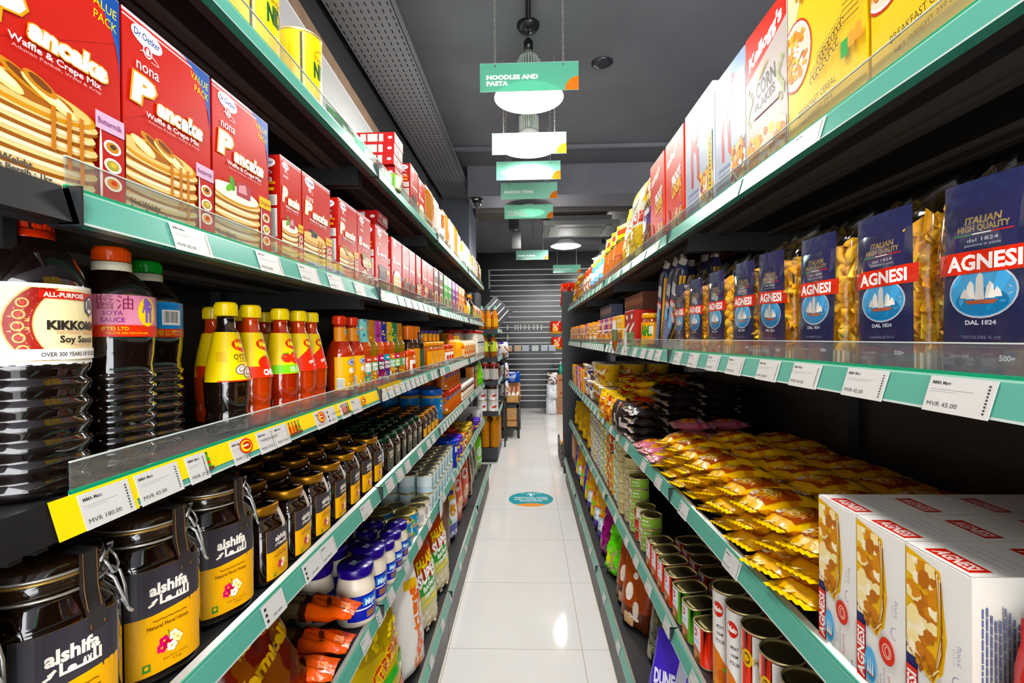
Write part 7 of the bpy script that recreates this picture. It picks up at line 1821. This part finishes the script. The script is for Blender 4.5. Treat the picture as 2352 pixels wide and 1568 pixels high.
# ------------------------------------------------------------------ the far end of the shop
def far_unit():
    x0, x1, y0, y1 = -.60, -.35, 5.5, 6.2
    org = (-.45, 5.85, 0); root = empty('shelving_bay', org)
    tag(root, 'far narrow shelving unit with oil bottles past the honey shelves', 'shelving unit', 'black shelving bays along the aisle')
    MB().box(x0 - .03, y0, 0, x0, y1, 1.95, '202022').build('back_panel', 'metal_paint', root, org)
    MB().box(x0, y0, .04, x1 - .01, y1, .165, '2a2a2c').box(x0, y0 + .03, 0, x1 - .04, y1 - .03, .04, '1a1a1c').build('base', 'metal_paint', root, org)
    for zz in (1.50, 1.18, .92, .575):
        s = MB().box(x0, y0, zz - .05, x1, y1, zz, '232325').build('shelf', 'metal_paint', root, org)
        MB().box(x1, y0, zz - .04, x1 + .012, y1, zz + .005, 'a8c4ba').build('ticket_rail', 'plastic', s, org)
    MB().box(x1 - .012, y0 + .004, .6, x1 - .004, y0 + .012, .92, 'd0d0cc').build('upright', 'metal_paint', root, org)
far_unit()
FU = 'far narrow shelving unit'
PLACES[FU] = 'far oil unit'
amb = bottle('juice_bottle', [(.034, 0), (.037, .005), (.037, .15), (.03, .175), (.016, .215), (.013, .235)], 'c8701c', (.016, .235, .262, '7ab89a', 'e8e0dc'), [(.03, .12, .0373, 'e09a2c', None, .1)], 'amber bottle with pale green cap', group='amber bottles far away')
jui = bottle('juice_bottle', [(.036, 0), (.04, .005), (.04, .17), (.03, .21), (.018, .235), (.016, .25)], 'b8661c', (.02, .25, .275, '4ac06a'), [(.07, .18, .0403, 'c8d85a', Art().rect(-.03, .15, .0, .17, '2a3a6a'), .11)], 'brown juice bottle with green cap', group='juice bottles far away')
oil = bottle('oil_bottle', [(.044, 0), (.05, .006)] + ribs(.05, .01, .14, .026, .003) + [(.05, .15), (.046, .2), (.05, .24), (.046, .27), (.018, .31), (.016, .325)], 'd88a10', (.02, .325, .35, 'd8a820'), [], 'golden cooking oil bottle', group='cooking oil bottles', mat='amber_oil')
for k in range(3): put(amb, -.535 + .075 * k, 5.55, 1.50, 'F', FU)
for k in range(2): put(jui, -.50 + .095 * k, 5.555, 1.18, 'F', FU); put(rjar, -.50 + .1 * k, 5.56, .92, 'F', FU); put(smj, -.50 + .1 * k, 5.56, 1.062, 'F', FU, 'upper row', scale=1.05)
tinw = can('white tin with red chillies', .06, .125, [(.004, .12, 'd8d4d0')], Art().text('XO', -.02, .09, .014, '5a5a60', w=.02).ell(.02, .05, .03, .012, 'c8321c', 12, .3).line([(-.03, .08), (.01, .05)], .003, 'c8321c'), 'white chilli tins far away', ring=False)
for k in range(2):
    for l in range(2): put(tinw, -.54 + .125 * k, 5.575, .575 + .126 * l, 'F', FU, ('lower row', 'upper row')[l])
for k in range(2):
    for r in range(5): put(oil, -.505 + .105 * k, 5.56 + .115 * r, .165, 'F', FU, RN[r], desc='golden cooking oil bottle')
m = MB().box(-.14, -.008, -.14, .14, .008, .14, '1a1a1d', 0)
for k, x in enumerate((-.09, -.03, .03, .09)): m.box(x - .006, -.010, -.12 if k % 2 else -.02, x + .006, -.008, .12, 'c8ccd0', 0)  # pale bars paint the slat wall's reflection onto the board
for q in ((-.14, -.14, .14, -.125), (-.14, .125, .14, .14), (-.14, -.14, -.125, .14), (.125, -.14, .14, .14)): m.box(q[0], -.013, q[1], q[2], -.008, q[3], '34343a')
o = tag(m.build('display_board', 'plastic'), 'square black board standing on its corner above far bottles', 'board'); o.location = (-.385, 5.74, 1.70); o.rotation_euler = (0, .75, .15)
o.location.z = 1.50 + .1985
def crate_stand():
    org = (-.27, 7.15, 0); root = empty('crate_stand', org); tag(root, 'wooden slatted crate stand with black metal frame', 'crate stand')
    x0, x1, y0, y1 = -.385, -.16, 6.82, 7.5
    f = MB()
    for x in (x0, x1):
        for y in (y0, y1): f.box(x - .02, y, 0, x + .02, y + .03, .50, '1d1b1a')
    f.box(x0, y0, .43, x1, y0 + .03, .47, '1d1b1a').box(x0, y0, .12, x1, y0 + .03, .15, '1d1b1a').box(x1 - .015, y0, .43, x1 + .015, y1, .47, '1d1b1a')
    f.build('frame', 'metal_paint', root, org)
    for k in range(3): MB().box(x0 + .02, y0 + .01, .165 + .09 * k, x1 - .02, y0 + .02, .245 + .09 * k, 'ffffff').build('slat', 'pine', root, org); MB().box(x1, y0 + .03, .165 + .09 * k, x1 + .01, y1, .245 + .09 * k, 'ffffff').build('slat', 'pine', root, org)
    MB().box(x0 + .02, y0 + .03, .14, x1 - .005, y1, .15, '6a4a2a').build('bottom_board', 'matte', root, org)
crate_stand()
def veg_crate():
    org = (-.27, 7.15, .50); root = empty('vegetable_crate', org); tag(root, 'open pine crate filled with garlic and onions', 'crate')
    MB().box(-.40, 6.80, .505, -.14, 7.5, .52, 'ffffff').build('base', 'pine', root, org)
    for q in ((-.40, 6.80, -.14, 6.815, .60), (-.40, 7.485, -.14, 7.5, .72), (-.40, 6.80, -.388, 7.5, .62), (-.152, 6.80, -.14, 7.5, .62)): MB().box(q[0], q[1], .52, q[2], q[3], q[4], 'ffffff').build('side_board', 'pine', root, org)
veg_crate()
def bulb(c, c2, nm, desc, cat):
    m = MB(); r = .026
    m.lathe([(.004, 0, c2), (r * .8, .006), (r, .02), (r * .85, .034), (r * .35, .044), (.004, .054, c2)], 12, c)
    for k in range(6):
        a = k * PI / 3; m.tube([(r * .8 * math.cos(a), r * .8 * math.sin(a), .007), (r * 1.0 * math.cos(a), r * math.sin(a), .02), (r * .36 * math.cos(a), r * .36 * math.sin(a), .043)], .0012, c2, n=4)
    return Proto(m.build(nm, 'matte'), desc, cat)
gar = bulb('e4dcd4', 'c8b8b4', 'garlic_bulb', 'white garlic bulb', 'garlic'); oni = bulb('b8806a', '8a4a34', 'onion', 'brown red onion', 'onion')
for r in range(10):
    for k in range(4):
        p = gar if r < 4 else oni
        put(p, -.365 + .065 * k + random.uniform(-.004, .004), 6.845 + .064 * r, .522 + .03 + .008 * r, 'F', 'crate', RN[r] if r < 5 else ordn(r + 1) + ' row', desc=p.desc)
    MB
m = MB().box(-.398 + .012, 6.816, .521, -.153, 7.484, .5525, 'd8c8b8'); 
o = m.build('crate_filling', 'matte'); tag(o, 'layer of loose onion skins lining the pine crate', 'lining', kind='stuff')
blue = bag('large blue bag of garlic on back of crate', .24, .17, .1, blotch(['2a4a9a', '1f3a80', '3a5ab0'], 5, .6), [('t', 'GARLIC', 0, .5, .2, .5, 'a8b8d8'), ('e', -.05, .9, .3, .08, 'd8dce4')], 'blue_bag', group='bags at the far end', prof='stand')
put(blue, -.27, 7.43, .722, 'F', label='large blue plastic bag resting on the back of the onion crate', rot=(-.1, 0, 0)).scale = (1.05, 1, 1)
bread = bag('white and blue bread bag', .16, .24, .12, blotch(['d8d4d0', 'b05a2a', '3a3a98', 'e0e0e0', 'a8502a'], 7, .4), None, 'bread_bag', group='bread bags at the far end', crink=.012)
def rack():
    org = (-.40, 6.5, 0); root = empty('bread_rack', org); tag(root, 'dark bread rack stacked with bread bags behind oil unit', 'rack')
    f = MB()
    for x in (-.56, -.32):
        for y in (6.3, 6.68): f.box(x - .01, y - .01, 0, x + .01, y + .01, 1.2, '1c1c1e')
    f.build('frame', 'metal_paint', root, org)
    for zz in (.62, .86, 1.14): MB().box(-.57, 6.29, zz - .02, -.31, 6.69, zz, '242426').build('shelf', 'metal_paint', root, org)
rack()
for zz, n in ((.86, 2), (1.14, 2), (.62, 2)):
    for k in range(n): put(bread, -.47 + .13 * k, 6.42 + .1 * k, zz + .004, 'F', label='white and blue bread bag, %s on the %s rack shelf' % (('inner', 'outer')[k], {.86: 'middle', 1.14: 'top', .62: 'lowest'}[zz]), rot=(-.05, 0, .3), scale=.85)
# right end
red = bag('red snack bag with yellow spot', .11, .24, .05, blotch(['c8281c', 'd84a3a', 'a81c14', 'e0705a'], 3, .5), [('r', -.2, .2, .1, .32, 'e8b030')], 'snack_bag', group='red snack bags on end panel', crink=.006)
redy = bag('red and yellow snack bag', .10, .22, .05, bands((.4, 'e8a82a'), (.7, 'e0dcd8'), (1, 'd8341c')), None, 'snack_bag', group='red snack bags on end panel', crink=.006)
for k, (p, x, zz) in enumerate(((red, .385, 1.72), (red, .445, 1.73), (redy, .50, 1.72))): put(p, x, 5.13 + .012 * k, zz, 'F', label='%s hanging behind the top of the end panel' % ('outermost red snack bag', 'middle red snack bag', 'red and yellow snack bag')[k], rot=(0, .05, 0))
chips = bag('red crisp bag', .19, .24, .06, bands((.15, 'd8a030'), (1, 'c8301c')), [('e', 0, .35, .3, .2, 'e8a030'), ('s', 10, -.3, .2, .3, .8, .05, .1, ['f0d8a0', '7ab03a', 'e8e0d8'])], 'crisp_bag', group='crisp bags hanging on the back wall')
for x, zz in ((.52, 1.48), (.54, 1.17), (.70, 1.17), (.72, 1.48)): put(chips, x, 9.66, zz, 'F', label='red crisp bag, %s %s of four on the back wall' % ('upper' if zz > 1.4 else 'lower', 'inner' if x < .6 else 'outer'))
bn = []
for c, nm in (('c8a88a', 'tan'), ('a8acb8', 'grey'), ('b8c0b8', 'pale green')):
    m = MB().box(-.07, 0, 0, .07, .12, .004, c)
    for q in ((-.07, 0, .07, .004), (-.07, .116, .07, .12), (-.07, 0, -.066, .12), (.066, 0, .07, .12)): m.box(q[0], q[1], .004, q[2], q[3], .11, c)
    m.box(-.072, -.004, .1, .072, .0, .112, 'd8dcd8')
    bn.append(Proto(m.build('storage_bin', 'plastic'), nm + ' plastic bin hooked on the slatted back wall', 'bin', 'plastic bins on the back wall'))
for k, (x, i) in enumerate(((-.40, 0), (-.22, 0), (-.07, 1), (.12, 2), (.30, 1), (.45, 1))): put(bn[i], x, 9.60, 1.14, 'F', label='%s plastic bin on back wall, %s in the row' % (('tan', 'grey', 'pale green')[i], ordn(k + 1)))
hk = MB().box(-.012, 0, -.05, .012, .004, .05, 'd0d0cc').tube([(0, 0, .02), (0, -.1, .015), (0, -.11, .03)], .004, 'b8b8b4', n=5)
hk = Proto(hk.build('wall_hook', 'metal_paint'), 'white hook tag on the back wall', 'hook', 'hook tags on the back wall')
for k, x in enumerate((-.42, -.27, -.22, -.16, -.08, .0, .10, .17, .25)): put(hk, x, 9.718, 1.61, 'F', 'back wall', 'upper line'); 
put(hk, -.42, 9.718, 1.41, 'F', label='single white hook tag below the others on back wall')
bx = Proto(carton('cardboard_box', .36, .42, .34, 'a87a58', Art().rect(.04, .3, .14, .34, '8a3a28').rect(.2, .18, .3, .22, '8a3a28').rect(.06, .06, .16, .1, '8a3a28').rect(.2, .34, .32, .37, '8a3a28')), 'brown cardboard carton with red print', 'box', 'cartons at the far right')
bx2 = Proto(carton('cardboard_box', .36, .30, .36, '9a7458', Art().line([(0, .15), (.36, .17)], .004, '7a5a40').speck(6, .02, .02, .3, .25, .01, .03, ['8a6448', 'a88468'])), 'worn brown carton under the printed carton', 'box', 'cartons at the far right')
put(bx2, .66, 8.95, 0, 'F', label='worn brown carton at floor level under the printed carton'); put(bx, .68, 8.96, .305, 'F', label='brown cardboard carton with red print stacked on worn carton')
sack = bag('white plastic sack', .2, .3, .14, blotch(['d8dade', 'c8ccd4', 'e4e4e4'], 2, .5), None, 'plastic_sack', group='white sacks at the far right', prof='stand', crink=.014)
put(sack, .40, 8.98, .0, 'F', label='lowest white plastic sack beside the cartons'); put(sack, .41, 8.98, .285, 'F', label='upper white plastic sack beside the cartons').scale = (1, 1, .9)
pot = bag('brown and white sack on top of white sacks', .18, .2, .12, blotch(['d0ccc8', '7a4a34', 'e0dcd8', '3a3a6a'], 5, .4), None, 'plastic_sack', group='white sacks at the far right', prof='stand', crink=.01)
put(pot, .42, 8.99, .56, 'F', label='brown and white sack topmost of the far right pile')
grb2 = bottle('spray_bottle', [(.03, 0), (.034, .005), (.034, .12), (.012, .17), (.01, .2)], '3fa07a', (.012, .2, .23, 'e4e8e4'), [], 'green bottle on the carton', mat='plastic')
wtb = bottle('spray_bottle', [(.045, 0), (.05, .005), (.05, .13), (.02, .18), (.016, .2)], 'c8d8e4', (.02, .2, .24, 'd8e0e8'), [], 'clear white bottle on the carton', mat='plastic')
put(grb2, .575, 9.05, .727, 'F', label='slim green bottle standing on the printed carton'); put(wtb, .68, 9.1, .727, 'F', label='fat clear bottle standing on the printed carton')
pl = MB()
for k in range(3): pl.box(0, 0, .02 + .07 * k, .02, .6, .07 + .07 * k, '5a5654')
pl.box(.002, .01, 0, .018, .05, .24, '3a3836').box(.002, .55, 0, .018, .59, .24, '3a3836')
o = tag(pl.build('slatted_crate', 'matte'), 'low grey slatted crate side past the end panel', 'crate'); o.location = (.335, 5.3, 0)
ob = Proto(carton('juice_carton', .06, .16, .06, 'e0962a', Art().rect(.01, .03, .05, .1, 'e8e0d0')), 'small orange carton on the far crate', 'carton')
put(ob, .385, 5.36, 0, 'F', label='small orange carton on the floor past the end panel', scale=1.6)

# remove products that were built but never placed
def drop(o):
    for c in list(o.children): drop(c)
    bpy.data.objects.remove(o)
for o in [o for o in SC.objects if o.parent is None and o.type in ('MESH', 'EMPTY') and not o.get('label') and not o.get('kind')]: drop(o)
